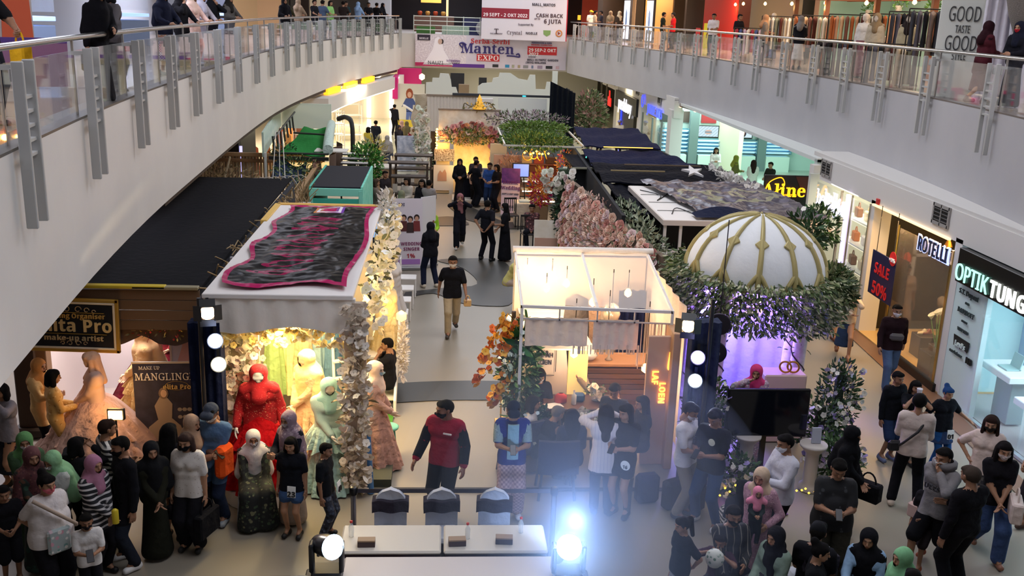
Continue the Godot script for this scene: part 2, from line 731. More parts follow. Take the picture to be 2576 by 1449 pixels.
func proto(kind:String)->Array:      # head,hand,hair and scarf shapes,made once
	var key:="pr"+kind
	if cache.has(key):return cache[key]
	var far:=kind.ends_with("~")
	kind=kind.trim_suffix("~")
	var mu:=1.8 if far else 1.0
	var L:=V(-.16,-.2,-.2)
	var H:=V(.16,.2,.2)
	var d:Array
	match kind:
		"head","blank":
			var b:=[[V(0,.025,-.02),V(0,.03,.005),.088,.082,0],[V(0,-.02,.02),V(0,-.075,.045),.062,.034,0],[V(-.03,-.03,.04),V(.03,-.03,.04),.042,.042,0],[V(0,-.06,-.02),V(0,-.16,-.03),.052,.052,0]]
			if kind=="head":
				b.append_array([[V(0,.012,.088),V(0,-.022,.104),.008,.014,0],[V(-.03,.026,.082),V(.03,.026,.082),.012,.012,0],[V(-.018,-.055,.084),V(.018,-.055,.084),.01,.01,0],[V(-.084,.012,-.008),V(-.086,-.02,-.002),.014,.01,0],[V(.084,.012,-.008),V(.086,-.02,-.002),.014,.01,0]])
			d=all_of(net(b,.0068*mu,.018,L,H))
			if kind=="head":
				for i in d[0].size():
					var p:Vector3=d[0][i]
					var ap:=absf(p.x)
					if p.z>.03:
						if Vector2((ap-.031)/.016,(p.y-.008)/.007).length()<1.0:
							d[2][i]=Color(.05,.04,.04) if Vector2((ap-.031)/.008,(p.y-.008)/.008).length()<1.0 else Color(.85,.85,.85)
						elif Vector2((ap-.032)/.021,(p.y-.030)/.006).length()<1.0:d[2][i]=Color(.08,.06,.05)
						elif Vector2(ap/.024,(p.y+.055)/.010).length()<1.0:d[2][i]=Color(.75,.4,.38)
		"hand","grip":      # hangs down from the wrist,palm to -x side,thumb to +z
			var cu:=.35 if kind=="hand" else 1.25
			var b:=[[V(0,.01,0),V(0,-.03,0),.027,.026,0,.9],[V(0,-.03,-.022),V(0,-.085,-.028),.015,.013,0],[V(0,-.03,-.006),V(0,-.09,-.009),.016,.013,0],[V(0,-.03,.012),V(0,-.09,.011),.016,.013,0],[V(0,-.03,.024),V(0,-.085,.028),.015,.012,0]]
			var fl:=[.058,.072,.078,.07]
			var fz:=[-.032,-.011,.011,.031]
			for i in 4:
				var a:=V(0,-.088,fz[i])
				var ang:=cu*.5
				for s in 3:
					var e:Vector3=a+V(-sin(ang),-cos(ang),0)*fl[i]*[.42,.33,.25][s]
					b.append([a,e,.0095-s*.001,.0088-s*.001,0])
					a=e
					ang+=cu*.6
			b.append_array([[V(-.004,-.02,.024),V(-.014,-.055,.046),.013,.011,0],[V(-.014,-.055,.046),V(-.028,-.083,.05-cu*.012),.0105,.009,0]])
			d=all_of(net(b,.0058*mu,.007,V(-.12,-.2,-.07),V(.06,.05,.09)))
		"short","crop":
			var g:=.006 if kind=="short" else .001
			d=all_of(net([[V(0,.03,-.025),V(0,.036,.004),.092+g,.086+g,0],[V(-.05,.075,.04),V(.05,.08,.04),.028,.028,0],[V(0,.0,-.05),V(0,-.05,-.06),.06,.038,0]],.009*mu,.02,L,H))
			d=carve(d,func(p:Vector3):return p.y>.07-.125*smoothstep(.045,-.03,p.z))
		"long","bob","pony","bun":
			var b:=[[V(0,.03,-.025),V(0,.036,.0),.098,.09,0],[V(-.045,.07,.04),V(.045,.07,.04),.034,.034,0]]
			if kind=="long":b.append_array([[V(-.05,0,-.05),V(-.075,-.3,-.06),.06,.055,0,.7],[V(.05,0,-.05),V(.075,-.3,-.06),.06,.055,0,.7],[V(-.08,.03,.0),V(-.1,-.2,.02),.03,.03,0],[V(.08,.03,.0),V(.1,-.2,.02),.03,.03,0],[V(0,0,-.07),V(0,-.36,-.09),.07,.06,0,.7]])
			elif kind=="bob":b.append_array([[V(-.06,.02,-.03),V(-.085,-.1,-.01),.045,.045,0],[V(.06,.02,-.03),V(.085,-.1,-.01),.045,.045,0],[V(0,.0,-.06),V(0,-.1,-.07),.07,.06,0]])
			elif kind=="pony":b.append_array([[V(0,.05,-.09),V(0,.06,-.14),.035,.04,0],[V(0,.06,-.14),V(0,-.2,-.16),.045,.03,0]])
			else:b.append_array([[V(0,.1,-.08),V(0,.12,-.1),.05,.05,0]])
			d=all_of(net(b,.011*mu,.025,V(-.2,-.5,-.25),V(.2,.22,.16)))
			d=carve(d,func(p:Vector3):return p.z<.02 or p.y>.058 or absf(p.x)>.078)
		"cap":
			d=all_of(net([[V(0,.045,-.02),V(0,.05,0),.094,.09,0],[V(-.03,.055,.1),V(.03,.055,.1),.055,.055,0,1.1]],.010,.012,L,V(.16,.2,.24)))
			d=carve(d,func(p:Vector3):return p.y>.04)
		"hijab","hijab_long","niqab","shawl":
			var b:=[[V(0,.03,-.025),V(0,.03,.0),.103,.097,0],[V(0,-.02,-.02),V(0,-.13,.0),.1,.092,0],[V(0,-.04,.03),V(0,-.09,.03),.075,.07,0],[V(-.04,-.16,.0),V(-.15,-.23,-.01),.085,.075,0],[V(.04,-.16,.0),V(.15,-.23,-.01),.085,.075,0],[V(0,-.17,.05),V(0,-.3,.1),.085,.09,0,.8]]
			if kind!="shawl":b.append([V(0,-.15,-.05),V(0,-.28,-.1),.1,.1,0])
			if kind=="hijab_long" or kind=="niqab":b.append_array([[V(-.1,-.25,0),V(-.15,-.52,.04),.12,.13,0,.8],[V(.1,-.25,0),V(.15,-.52,.04),.12,.13,0,.8],[V(0,-.25,.05),V(0,-.55,.08),.13,.13,0,.9],[V(0,-.25,-.06),V(0,-.5,-.1),.13,.13,0]])
			if kind=="shawl":b.append_array([[V(.04,-.2,.11),V(.06,-.42,.15),.05,.045,0],[V(0,-.15,-.06),V(-.06,-.35,-.13),.09,.06,0]])
			d=all_of(net(b,.013*mu,.03,V(-.4,-.75,-.36),V(.4,.2,.34)))
			var top:=.018 if kind=="niqab" else -.005
			var tall:=.022 if kind=="niqab" else .075
			d=carve(d,func(p:Vector3):return not (p.z>.02 and p.y>-.115 and Vector2(p.x/.06,(p.y-top)/tall).length()<1.0))
		"mask":
			var hd:=proto("head~" if far else "head")
			var v:=PackedVector3Array()
			for q in hd[0].size():
				var e:Vector3=hd[0][q]
				v.append(e+hd[1][q]*.006+(V(0,0,.012) if absf(e.x)<.025 and e.y>-.075 and e.z>.06 else O3))
			d=carve([v,hd[1],hd[2].duplicate(),hd[3]],func(p:Vector3):return p.z>.018 and p.y<-.008-absf(p.x)*.15 and p.y>-.118 and Vector2(p.x,p.z).length()>.05)
			for q in d[2].size():d[2][q]=Color.WHITE
		"shoe":      # sole at y=0,toe to +z,ankle above the origin
			d=all_of(net([[V(0,.045,-.04),V(0,.035,.13),.046,.042,0,1,.0],[V(0,.05,-.02),V(0,.1,-.015),.046,.044,0]],.013*mu,.03,V(-.1,-.03,-.14),V(.1,.17,.23)))
	cache[key]=d
	return d

func ik(s:Vector3,h:Vector3,la:float,lb:float,pole:Vector3)->Vector3:      # elbow or knee between two ends
	var v:=h-s
	var l:=clampf(v.length(),.05,la+lb-.002)
	var n:=v.normalized()
	var c:=(la*la-lb*lb+l*l)/(2.0*l)
	var p:=(pole-n*pole.dot(n)).normalized()
	return s+n*c+p*sqrt(maxf(la*la-c*c,.0))

const ARM:={"down":[.07,-.53,.04,.3],"loose":[.10,-.50,.1,.3],"back":[-.06,-.42,-.16,.6],"front":[-.10,-.30,.30,.5],"phone":[-.12,-.22,.33,.6],"clasp":[-.15,-.44,.24,.6],"chin":[-.10,.06,.17,.8],"up":[-.06,.12,.24,.7],"cross":[-.22,-.30,.2,.6],"fwd":[.0,-.3,.42,.4],"hip":[.06,-.36,.02,1.4],"rail":[-.02,-.32,.36,1.0],"high":[0.,.25,.32,.6],"knee":[-.04,-.42,.34,.7],"carry":[.05,-.34,.2,.6],"swing":[.1,-.46,.22,.3],"trail":[.1,-.48,-.2,.3],"side":[.34,-.34,.12,.4]}

func figure(o:Dictionary)->Dictionary:      # meshes of one pose in one cut of clothes,in metres for a 1.70 m person
	var top:String=o.get("top","short")
	var bot:String=o.get("bot","pants")
	var legs:String=o.get("legs","stand")
	var fat:float=o.get("fat",1.0)
	var key:="fig%s/%s/%s/%s/%s/%s/%s/%s/%s" % [top,bot,legs,fat,o.get("L","down"),o.get("R","down"),o.get("tilt",0),o.get("cell",.024),o.get("sex","m")]
	if cache.has(key):return cache[key]
	var fem:bool=o.get("sex","m")=="f"
	var pel:=V(0,.93,0)
	var foot:=[V(-.1,.07,-.01),V(.1,.07,-.01)]
	var toe:=[V(0,0,0),V(0,0,0)]
	var kp:=[V(0,0,1),V(0,0,1)]
	match legs:
		"walk":foot=[V(-.09,.07,.26),V(.09,.12,-.34)];pel.y=.9
		"walk2":foot=[V(-.09,.12,-.3),V(.09,.07,.24)];pel.y=.9
		"apart":foot=[V(-.17,.07,.0),V(.17,.07,.02)];pel.y=.92
		"cross":foot=[V(-.0,.07,.1),V(.04,.07,-.04)]
		"sit":pel=V(0,.52,-.05);foot=[V(-.12,.07,.4),V(.12,.07,.42)];kp=[V(-.2,1,.6),V(.2,1,.6)]
		"floor":pel=V(0,.13,0);foot=[V(.14,.07,.4),V(-.14,.07,.36)];kp=[V(-1,.35,.3),V(1,.35,.3)]
		"crouch":pel=V(0,.34,-.1);foot=[V(-.14,.07,.1),V(.14,.07,.16)];kp=[V(-.3,.6,1),V(.3,.6,1)]
	var ti:=Basis(Vector3.RIGHT,deg_to_rad(o.get("tilt",0)))
	var T:=func(x:float,y:float,z:float)->Vector3:return pel+ti*Vector3(x,y,z)
	var sw:=.16 if fem else .178
	var sk:=0;var up:=1;var lo_:=2;var tu:=3;var tl:=4;var nk:=5
	var loose:=.012 if top!="none" else .0
	var bones:=[]
	# trunk
	bones.append_array([[T.call(-.07*fat,.0,.0),T.call(.07*fat,.0,.0),.115*fat,.115*fat,tl,.95],[T.call(-.055*fat,.1,.005),T.call(.055*fat,.1,.005),.108*fat+loose,.108*fat+loose,tu,.92],[T.call(-.06*fat,.2,.005),T.call(.06*fat,.2,.005),.105*fat+loose,.105*fat+loose,tu,.92],[T.call(-.085,.36,.0),T.call(.085,.36,.0),.112+loose,.112+loose,tu,.88],[T.call(-sw+.03,.445,-.01),T.call(sw-.03,.445,-.01),.062+loose,.062+loose,tu]])
	if fat>1.1:bones.append([T.call(0,.1,.05),T.call(0,.22,.04),.12*fat,.11*fat,tu])
	if fem:bones.append_array([[T.call(-.07,.34,.07),T.call(-.07,.34,.07),.062,.062,tu],[T.call(.07,.34,.07),T.call(.07,.34,.07),.062,.062,tu]])
	bones.append_array([[T.call(0,.45,-.01),T.call(0,.57,.005),.056,.05,nk],[T.call(-.03,.5,-.015),T.call(-sw+.03,.45,-.012),.04,.05,tu],[T.call(.03,.5,-.015),T.call(sw-.03,.45,-.012),.04,.05,tu]])
	if bot!="robe" and (top=="short" or top=="long" or top=="hem"):
		var hem:=-.06 if top!="hem" else -.22
		bones.append([T.call(-.06*fat,.02,.005),T.call(-.06*fat,hem,.01),.125*fat,.125*fat+(.0 if top!="hem" else .03),tu,.95,pel.y+hem-.05])
		bones.append([T.call(.06*fat,.02,.005),T.call(.06*fat,hem,.01),.125*fat,.125*fat+(.0 if top!="hem" else .03),tu,.95,pel.y+hem-.05])
	# arms
	var hands:=[]
	var arms:=[]
	for s in 2:
		var sg:=-1.0 if s==0 else 1.0
		var a:Array=ARM[o.get("R" if s==0 else "L","down")]
		var sh:Vector3=T.call(sg*sw,.44,-.01)
		var h:Vector3=sh+Vector3(sg*a[0],a[1],a[2])
		var elb:=ik(sh,h,.285,.25,Vector3(sg*a[3],-.6,-.6))
		h=elb+(h-elb).normalized()*.25
		var sl:String={"none": "bare","vest": "bare","short": "short","hem": "long","coat": "long","long": "long","tee": "short"}.get(top,"short")
		if bot=="robe" and top=="short":sl="short"
		arms.append([sh,elb])
		if sl=="long":
			bones.append_array([[sh,elb,.062,.054,up],[elb,elb.lerp(h,.93),.052,.044,up],[elb.lerp(h,.9),h,.026,.026,sk]])
		elif sl=="short":
			var c:=sh.lerp(elb,.72)
			bones.append_array([[sh,c,.064,.062,up],[c,elb,.044,.041,sk],[elb,h,.041,.027,sk]])
		else:
			bones.append_array([[sh,elb,.052,.042,sk],[elb,h,.041,.027,sk]])
		var dn:=-(h-elb).normalized()
		var fw:=Vector3(0,0,1) if absf(dn.z)<.75 else Vector3(0,1,0)
		var x:=dn.cross(fw).normalized()*1.0
		hands.append(Transform3D(Basis(x*sg,dn,x.cross(dn)),h))
	# legs
	if bot=="robe" or bot=="gown":
		var wide:=.2 if bot=="robe" else .34
		if legs=="sit":
			bones.append_array([[T.call(-.08,.02,.06),V(-.12,.5,.42),.15,.13,lo_],[T.call(.08,.02,.06),V(.12,.5,.42),.15,.13,lo_],[V(-.1,.48,.42),V(-.12,.06,.42),.14,.17,lo_,1.0,.03],[V(.1,.48,.42),V(.12,.06,.42),.14,.17,lo_,1.0,.03]])
		elif legs=="floor" or legs=="crouch":
			bones.append_array([[T.call(0,0,0),V(-.2,.12,.3),.16,.13,lo_,1.0,.02],[T.call(0,0,0),V(.2,.12,.3),.16,.13,lo_,1.0,.02],[V(-.3,.1,.2),V(.3,.1,.2),.1,.1,lo_,1.0,.02]])
		else:
			bones.append([T.call(0,.0,0),V(0,.1,foot[0].z*.4+foot[1].z*.4),.13,wide,lo_,1.0,.04])
			bones.append([V(-.06,.3,foot[0].z*.6),V(-.07,.1,foot[0].z*.7),.12,.14,lo_,1.0,.04])
			bones.append([V(.06,.3,foot[1].z*.6),V(.07,.1,foot[1].z*.7),.12,.14,lo_,1.0,.04])
	else:
		if bot=="skirt" or bot=="midi":
			var hy:=pel.y-(.34 if bot=="skirt" else .62)
			bones.append([T.call(0,.0,0),V(0,hy,.0),.125,.2,lo_,.9,hy])
		for s in 2:
			var sg:=-1.0 if s==0 else 1.0
			var hip:Vector3=T.call(sg*.09*fat,-.03,0)
			var an:Vector3=foot[s]+V(0,.04,0)
			var kn:=ik(hip,an,.43,.41,kp[s])
			if bot=="pants" or bot=="wide" or bot=="slim":
				var w:={"pants": .072,"wide": .095,"slim": .06}[bot] as float
				bones.append_array([[hip,kn,.098*fat,w+.004,lo_],[kn,an,w,w-.008,lo_]])
			elif bot=="shorts" or bot=="micro":
				var c:=hip.lerp(kn,.95 if bot=="shorts" else .45)
				bones.append_array([[hip,c,.1*fat,.09 if bot=="shorts" else .105,lo_],[hip.lerp(kn,.4),kn,.07,.052,sk],[kn,an,.054,.036,sk]])
			else:
				bones.append_array([[hip,kn,.08,.052,sk],[kn,an,.052,.036,sk]])
			if bot!="robe":bones.append([an,foot[s]+V(0,.0,.09),.036,.03,sk])
	var lo:=V(9,9,9)
	var hi:=-lo
	for b in bones:
		var r:=maxf(b[2],b[3])+.03
		lo=lo.min(b[0].min(b[1])-V(r,r,r))
		hi=hi.max(b[0].max(b[1])+V(r,r,r))
	var cell:float=o.get("cell",.024)
	var d:=net(bones,cell,.022,lo,hi)
	var hemline:float={"none": .02,"vest":-.03,"hem":-.22,"coat":-.28}.get(top,-.1)
	if bot=="robe" or bot=="gown" or o.get("tuck",false):hemline=.06
	var tb:=ti.inverse()
	for i in d.v.size():      # a clean hem and collar
		var e:Vector3=tb*(d.v[i]-pel)
		for lv in [hemline,.51]:
			if absf(e.y-lv)<cell*.5:d.v[i]=pel+ti*Vector3(e.x,lv,e.z)
	var sorted:={0:PackedInt32Array(),1:PackedInt32Array(),2:PackedInt32Array()}
	var hung:=legs in ["stand","walk","walk2","apart","cross"]
	for g in d.t:
		var src:PackedInt32Array=d.t[g]
		for k in range(0,src.size(),3):
			var to:int=g
			if g>2 or (g==2 and hung):
				var y:float=(tb*((d.v[src[k]]+d.v[src[k+1]]+d.v[src[k+2]])/3.0-pel)).y
				if g==5:to=0 if y>.51 else 1
				elif g==3:to=1 if y>hemline and y<.52 else (0 if y>.3 else 2)
				else:to=1 if y>hemline else 2
			sorted[to].append_array(src.slice(k,k+3))
	d.t=sorted
	var whole:=PackedInt32Array()
	for g in 3:whole.append_array(sorted[g])
	var out:={"head":Transform3D(Basis(),T.call(0,.655,.03)),"hands":hands,"arms":arms,"foot":foot}
	for g in [0,1,2]:
		if d.t[g].size()==0:d.t.erase(g)
	var shell:={"v":d.v.duplicate(),"n":d.n,"t":d.t}
	for i in shell.v.size():shell.v[i]+=d.n[i]*.005
	d.t={0:whole}
	out.skin=net_part(d,0)
	d=shell
	out.up=joined_mesh([[net_part(d,up),Transform3D()]]) if d.t.has(up) else null
	out.low=joined_mesh([[net_part(d,lo_),Transform3D()]]) if d.t.has(lo_) else null
	cache[key]=out
	return out

func wear(spec:Variant)->Material:
	return spec if spec is Material else cloth(spec)

func proto_mesh(kind:String)->Mesh:
	var key:="pm"+kind
	if not cache.has(key):cache[key]=joined_mesh([[proto(kind),Transform3D()]])
	return cache[key]

func skin_mat(c:Variant,doll:=false)->StandardMaterial3D:
	var key:="sk%s%s" % [c,doll]
	if not mats.has(key):
		var m:=StandardMaterial3D.new()
		m.albedo_color=Color(c)
		m.vertex_color_use_as_albedo=true
		m.roughness=.35 if doll else .55
		mats[key]=m
	return mats[key]

# at: where the person stands; h: height; f: facing in degrees (0 towards the camera end); tc, bc: colours or materials
func person(o:Dictionary)->Node3D:
	var fz:="~" if o.get("far",false) else ""
	if fz!="":o.cell=.042
	var fg:=figure(o)
	var doll:bool=o.get("doll",false)
	var p:=thing("mannequin" if doll else "person",o.label,"mannequin" if doll else "person",o.at,o.get("f",0),o.get("group",""))
	var s:float=o.get("h",1.65)/1.7
	var S:=V(s*o.get("w",1.0),s,s*o.get("w",1.0))
	var hs:=1.0+maxf(.0,1.35-o.get("h",1.65))*.55      # a child's head is larger for its height
	var hd:=Transform3D(Basis.from_euler(V(deg_to_rad(o.get("nod",8)),deg_to_rad(o.get("turn",0)),deg_to_rad(o.get("roll",0)))).scaled(V(hs,hs,hs)),fg.head.origin+V(0,.02*(hs-1.0)*10.0,0))
	hd.basis=Basis(Vector3.RIGHT,deg_to_rad(o.get("tilt",0))*.6)*hd.basis
	var skin:Array=[[proto(("blank" if o.get("blank",false) else "head")+fz),hd]]
	var hk:String=o.get("hand","hand")
	for i in 2:skin.append([proto(("grip" if (hk=="grip" or o.get("R" if i==0 else "L","down") in ["phone","rail","up","chin"]) else "hand")+fz),fg.hands[i]])
	if fg.skin:skin.append([fg.skin,Transform3D()])
	var sm:=skin_mat(o.get("skin","#a8795c"),doll)
	part(p,"body",joined_mesh(skin),sm,O3,O3,S)
	var bot:String=o.get("bot","pants")
	if fg.up:part(p,"top" if bot!="robe" and bot!="gown" else "bodice",fg.up,wear(o.get("tc","#222226")),O3,O3,S)
	if fg.low:part(p,{"pants": "trousers","wide": "trousers","slim": "trousers","shorts": "shorts","micro": "shorts","skirt": "skirt","midi": "skirt"}.get(bot,"robe_skirt"),fg.low,wear(o.get("bc","#1c1c22")),O3,O3,S)
	var hair:String=o.get("hair","short")
	var world:=Transform3D(Basis().scaled(S),O3)*hd
	if hair!="none":
		var hm:Material=cloth(o.get("hc","#15120f"),.3) if not (o.get("hc","") is Material) else o.hc
		var nm:String="headscarf" if hair in ["hijab","hijab_long","niqab","shawl"] else ("cap" if hair=="cap" else "hair")
		var hp:=part(p,nm,proto_mesh(hair+fz),hm)
		hp.transform=world
		if hair=="cap":
			var h2:=part(p,"hair",proto_mesh("crop"+fz),cloth("#15120f",.3))
			h2.transform=world
	if o.has("mask"):part(p,"face_mask",proto_mesh("mask"+fz),cloth(o.mask,.2)).transform=world
	if bot!="robe" and bot!="gown" and o.get("shoe","#151515")!="":
		for i in 2:
			var sh:=part(p,"shoe",proto_mesh("shoe"+fz),M(o.get("shoe","#151515"),.6),fg.foot[i]*S-V(0,.07,0)*s,V(0,-8 if i==0 else 8,0),S)
			if o.get("legs","stand")=="floor":sh.rotation_degrees.x=-20
	o.S=S
	o.fg=fg
	o.node=p
	return p

func held(o:Dictionary,which:int,called:String,label:String,cat:String,mesh:Mesh,mat:Material,off:=O3,turn:=O3)->MeshInstance3D:      # a thing of its own in a hand (0 right,1 left)
	var t:Transform3D=o.fg.hands[which]
	var at:Vector3=o.node.transform*((t.origin+t.basis.y.normalized()*-.07)*o.S)+Basis(Vector3.UP,deg_to_rad(o.get("f",0)))*off
	return solo(called,label,cat,mesh,mat,at,Vector3(0,o.get("f",0),0)+turn)

const F2:=5.25
const LEFT:=[[3.0,-2.4],[-4.0,-3.42],[-9.69,-4.16],[-15.07,-4.79],[-21.26,-5.11],[-27.0,-5.41],[-34.4,-5.6],[-40.0,-5.3],[-46.0,-4.84],[-52.0,-3.9],[-58.2,-2.76],[-60.0,-2.4]]
const RIGHT:=[[3.0,7.0],[-8.0,8.6],[-16.2,9.8],[-19.8,10.2],[-22.8,10.34],[-30.0,10.25],[-36.7,9.99],[-44.7,9.17],[-52.0,8.15],[-57.2,7.41],[-60.0,7.0]]

func edge(tab:Array,z:float)->float:
	for i in tab.size()-1:
		if z<=tab[i][0] and z>=tab[i+1][0]:
			var t:float=(tab[i][0]-z)/(tab[i][0]-tab[i+1][0])
			return lerpf(tab[i][1],tab[i+1][1],t)
	return tab[-1][1] if z<tab[-1][0] else tab[0][1]

func soft_edge(tab:Array,z:float)->float:      # the same line without corners
	var s:=.0
	for k in range(-4,5):
		s+=edge(tab,clampf(z+k*.8,-60.0,3.0))
	return s/9.0

func plan(poly:Array,y0:float,y1:float)->Mesh:      # outline in x and z,between two heights
	var pv:=PackedVector2Array()
	for p in poly:pv.append(Vector2(p[0],-p[1]))
	if not Geometry2D.is_polygon_clockwise(pv):pv.reverse()
	var st:=new_st()
	add_extrude(st,pv,y1-y0,Transform3D(Basis(Vector3(1,0,0),Vector3(0,0,-1),Vector3(0,1,0)),Vector3(0,y1,0)))
	return st.commit()

func _ready()->void:
	rng.seed=20221
	# camera
	var cam:=Camera3D.new()
	cam.name="camera"
	add_child(cam)
	cam.position=Vector3(0,6.73,0)
	cam.rotation_order=EULER_ORDER_YXZ
	cam.rotation_degrees=Vector3(-15.7,-4.2,2.0)
	cam.fov=2.0*rad_to_deg(atan(724.5/2480.0))
	cam.near=.1
	cam.far=300.0
	cam.current=true
	# surroundings and exposure
	var we:=WorldEnvironment.new()
	we.name="world_environment"
	var env:=Environment.new()
	env.background_mode=Environment.BG_COLOR
	env.background_color=Color(.05,.055,.07)
	env.tonemap_mode=Environment.TONE_MAPPER_LINEAR
	env.tonemap_exposure=1.0
	env.volumetric_fog_enabled=true
	env.volumetric_fog_density=.0
	env.sdfgi_enabled=true
	env.ssao_enabled=true
	env.ssil_enabled=true
	we.environment=env
	add_child(we)
	# the atrium's own lighting: panels in its ceiling, and rows of downlights under the galleries
	var panel:=glow("#f4f2ff",2.0)
	for z in [-8.0,-20.0,-32.0,-44.0,-56.0]:
		lamp_area(V(3,12.9,z),Vector3.DOWN,8.0,5.0,"#ebf1fa",36.0 if z>-15 else (56.0 if z>-40 else 54.0))
		solo("ceiling_light_panel","broad white light panel in the atrium ceiling above the fair","light",box(8.0,.06,5.0,.01),panel,V(3,12.97,z),O3,"light panels of the atrium ceiling")
	building()
	fair_left()
	fair_right()
	fair_back()
	front_row()
	crowd()
	single_out(cam)

const NTH:=["first","second","third","fourth","fifth","sixth","seventh","eighth","ninth","tenth","eleventh","twelfth","thirteenth","fourteenth","fifteenth","sixteenth","seventeenth","eighteenth","nineteenth","twentieth","21st","22nd","23rd","24th","25th","26th","27th","28th","29th","30th"]

func single_out(cam:Camera3D)->void:      # things that share a label are told apart by their order in the view
	var same:={}
	for n in get_children():
		if n.has_meta("category"):
			var l:String=n.get_meta("label")
			if not same.has(l):same[l]=[]
			same[l].append(n)
	for l in same:
		var a:Array=same[l]
		if a.size()<2 or a.size()>30:continue
		var key:=func(n:Node3D)->float:
			var q:=cam.transform.affine_inverse()*n.position
			return q.x/maxf(-q.z,.1)
		a.sort_custom(func(s,t):return key.call(s)<key.call(t))
		for i in a.size():a[i].set_meta("label","%s, %s from the left" % [l,NTH[i]])

func shop_light(at:Vector3,w:float,d:float,c:String,e:float,called:="ceiling_light_panel",turn:=.0)->void:
	lamp_area(at,Vector3.DOWN,w,d,c,e)
	solo(called,"flat light panel on the ceiling of a shop or gallery","light",box(w,.04,d),glow(c,1.6),at+V(0,.05,0),O3,"light panels over shops and galleries")

func balustrade(tab:Array,side:float,posts:Array,label:String)->void:
	var b:=thing("balustrade",label,"balustrade")
	var steel:=M("#b2b2b0",.5,.15)
	var rail:=[]
	var z:=2.5
	while z>-59.6:
		rail.append(V(soft_edge(tab,z)+side*.12,F2+.97,z))
		z -= 1.0
	part(b,"handrail",tube(rail,.038,10),M("#c9c6c2",.18,.9))
	var list:=posts.duplicate()
	var pane:=glass("#f4f8f6",.03)
	for i in list.size():
		var p:=V(soft_edge(tab,list[i]),0,list[i])
		var dz:=.3
		var tng:=V(soft_edge(tab,list[i]-dz)-soft_edge(tab,list[i]+dz),0,-2*dz).normalized()
		var turn:=rad_to_deg(atan2(-tng.x,-tng.z))
		var post:=part(b,"post",box(.03,.12,.36,.006),steel,p+V(-side*.04,5.98,0),V(0,turn,0))      # head plate
		for s in [-1,1]:
			part(post,"fin",box(.11 if side<.0 else .08,1.62,.05,.008),steel,V(-side*.07,-.68,s*.19))
		for k in 5:
			part(post,"rung",box(.06,.03,.36),steel,V(-side*.06,-.22-k*.14,0))
		part(post,"bracket",box(.16,.05,.05),steel,V(side*.08,.06,0))
		part(post,"stanchion",box(.03,.95,.03,.004),M("#a9a7a4",.3,.7),V(side*.15,-.24,0))
		if i+1<list.size():
			var q:=V(soft_edge(tab,list[i+1]),0,list[i+1])
			var m:=(p+q)/2.0+V(side*.1,F2+.42,0)
			part(b,"glass_panel",box(.012,.8,p.distance_to(q)-.12),pane,m,V(0,rad_to_deg(atan2(p.x-q.x,p.z-q.z)),0))

func band(tab:Array,inset:float,deep:float,y0:float,y1:float,za:float,zb:float,side:float)->Mesh:
	var a:=[]
	var b:=[]
	var z:=za
	while z>zb-.01:
		a.append([soft_edge(tab,z)+side*inset,z])
		b.append([soft_edge(tab,z)+side*(inset+deep),z])
		z -= 1.2
	b.reverse()
	return plan(a+b,y0,y1)

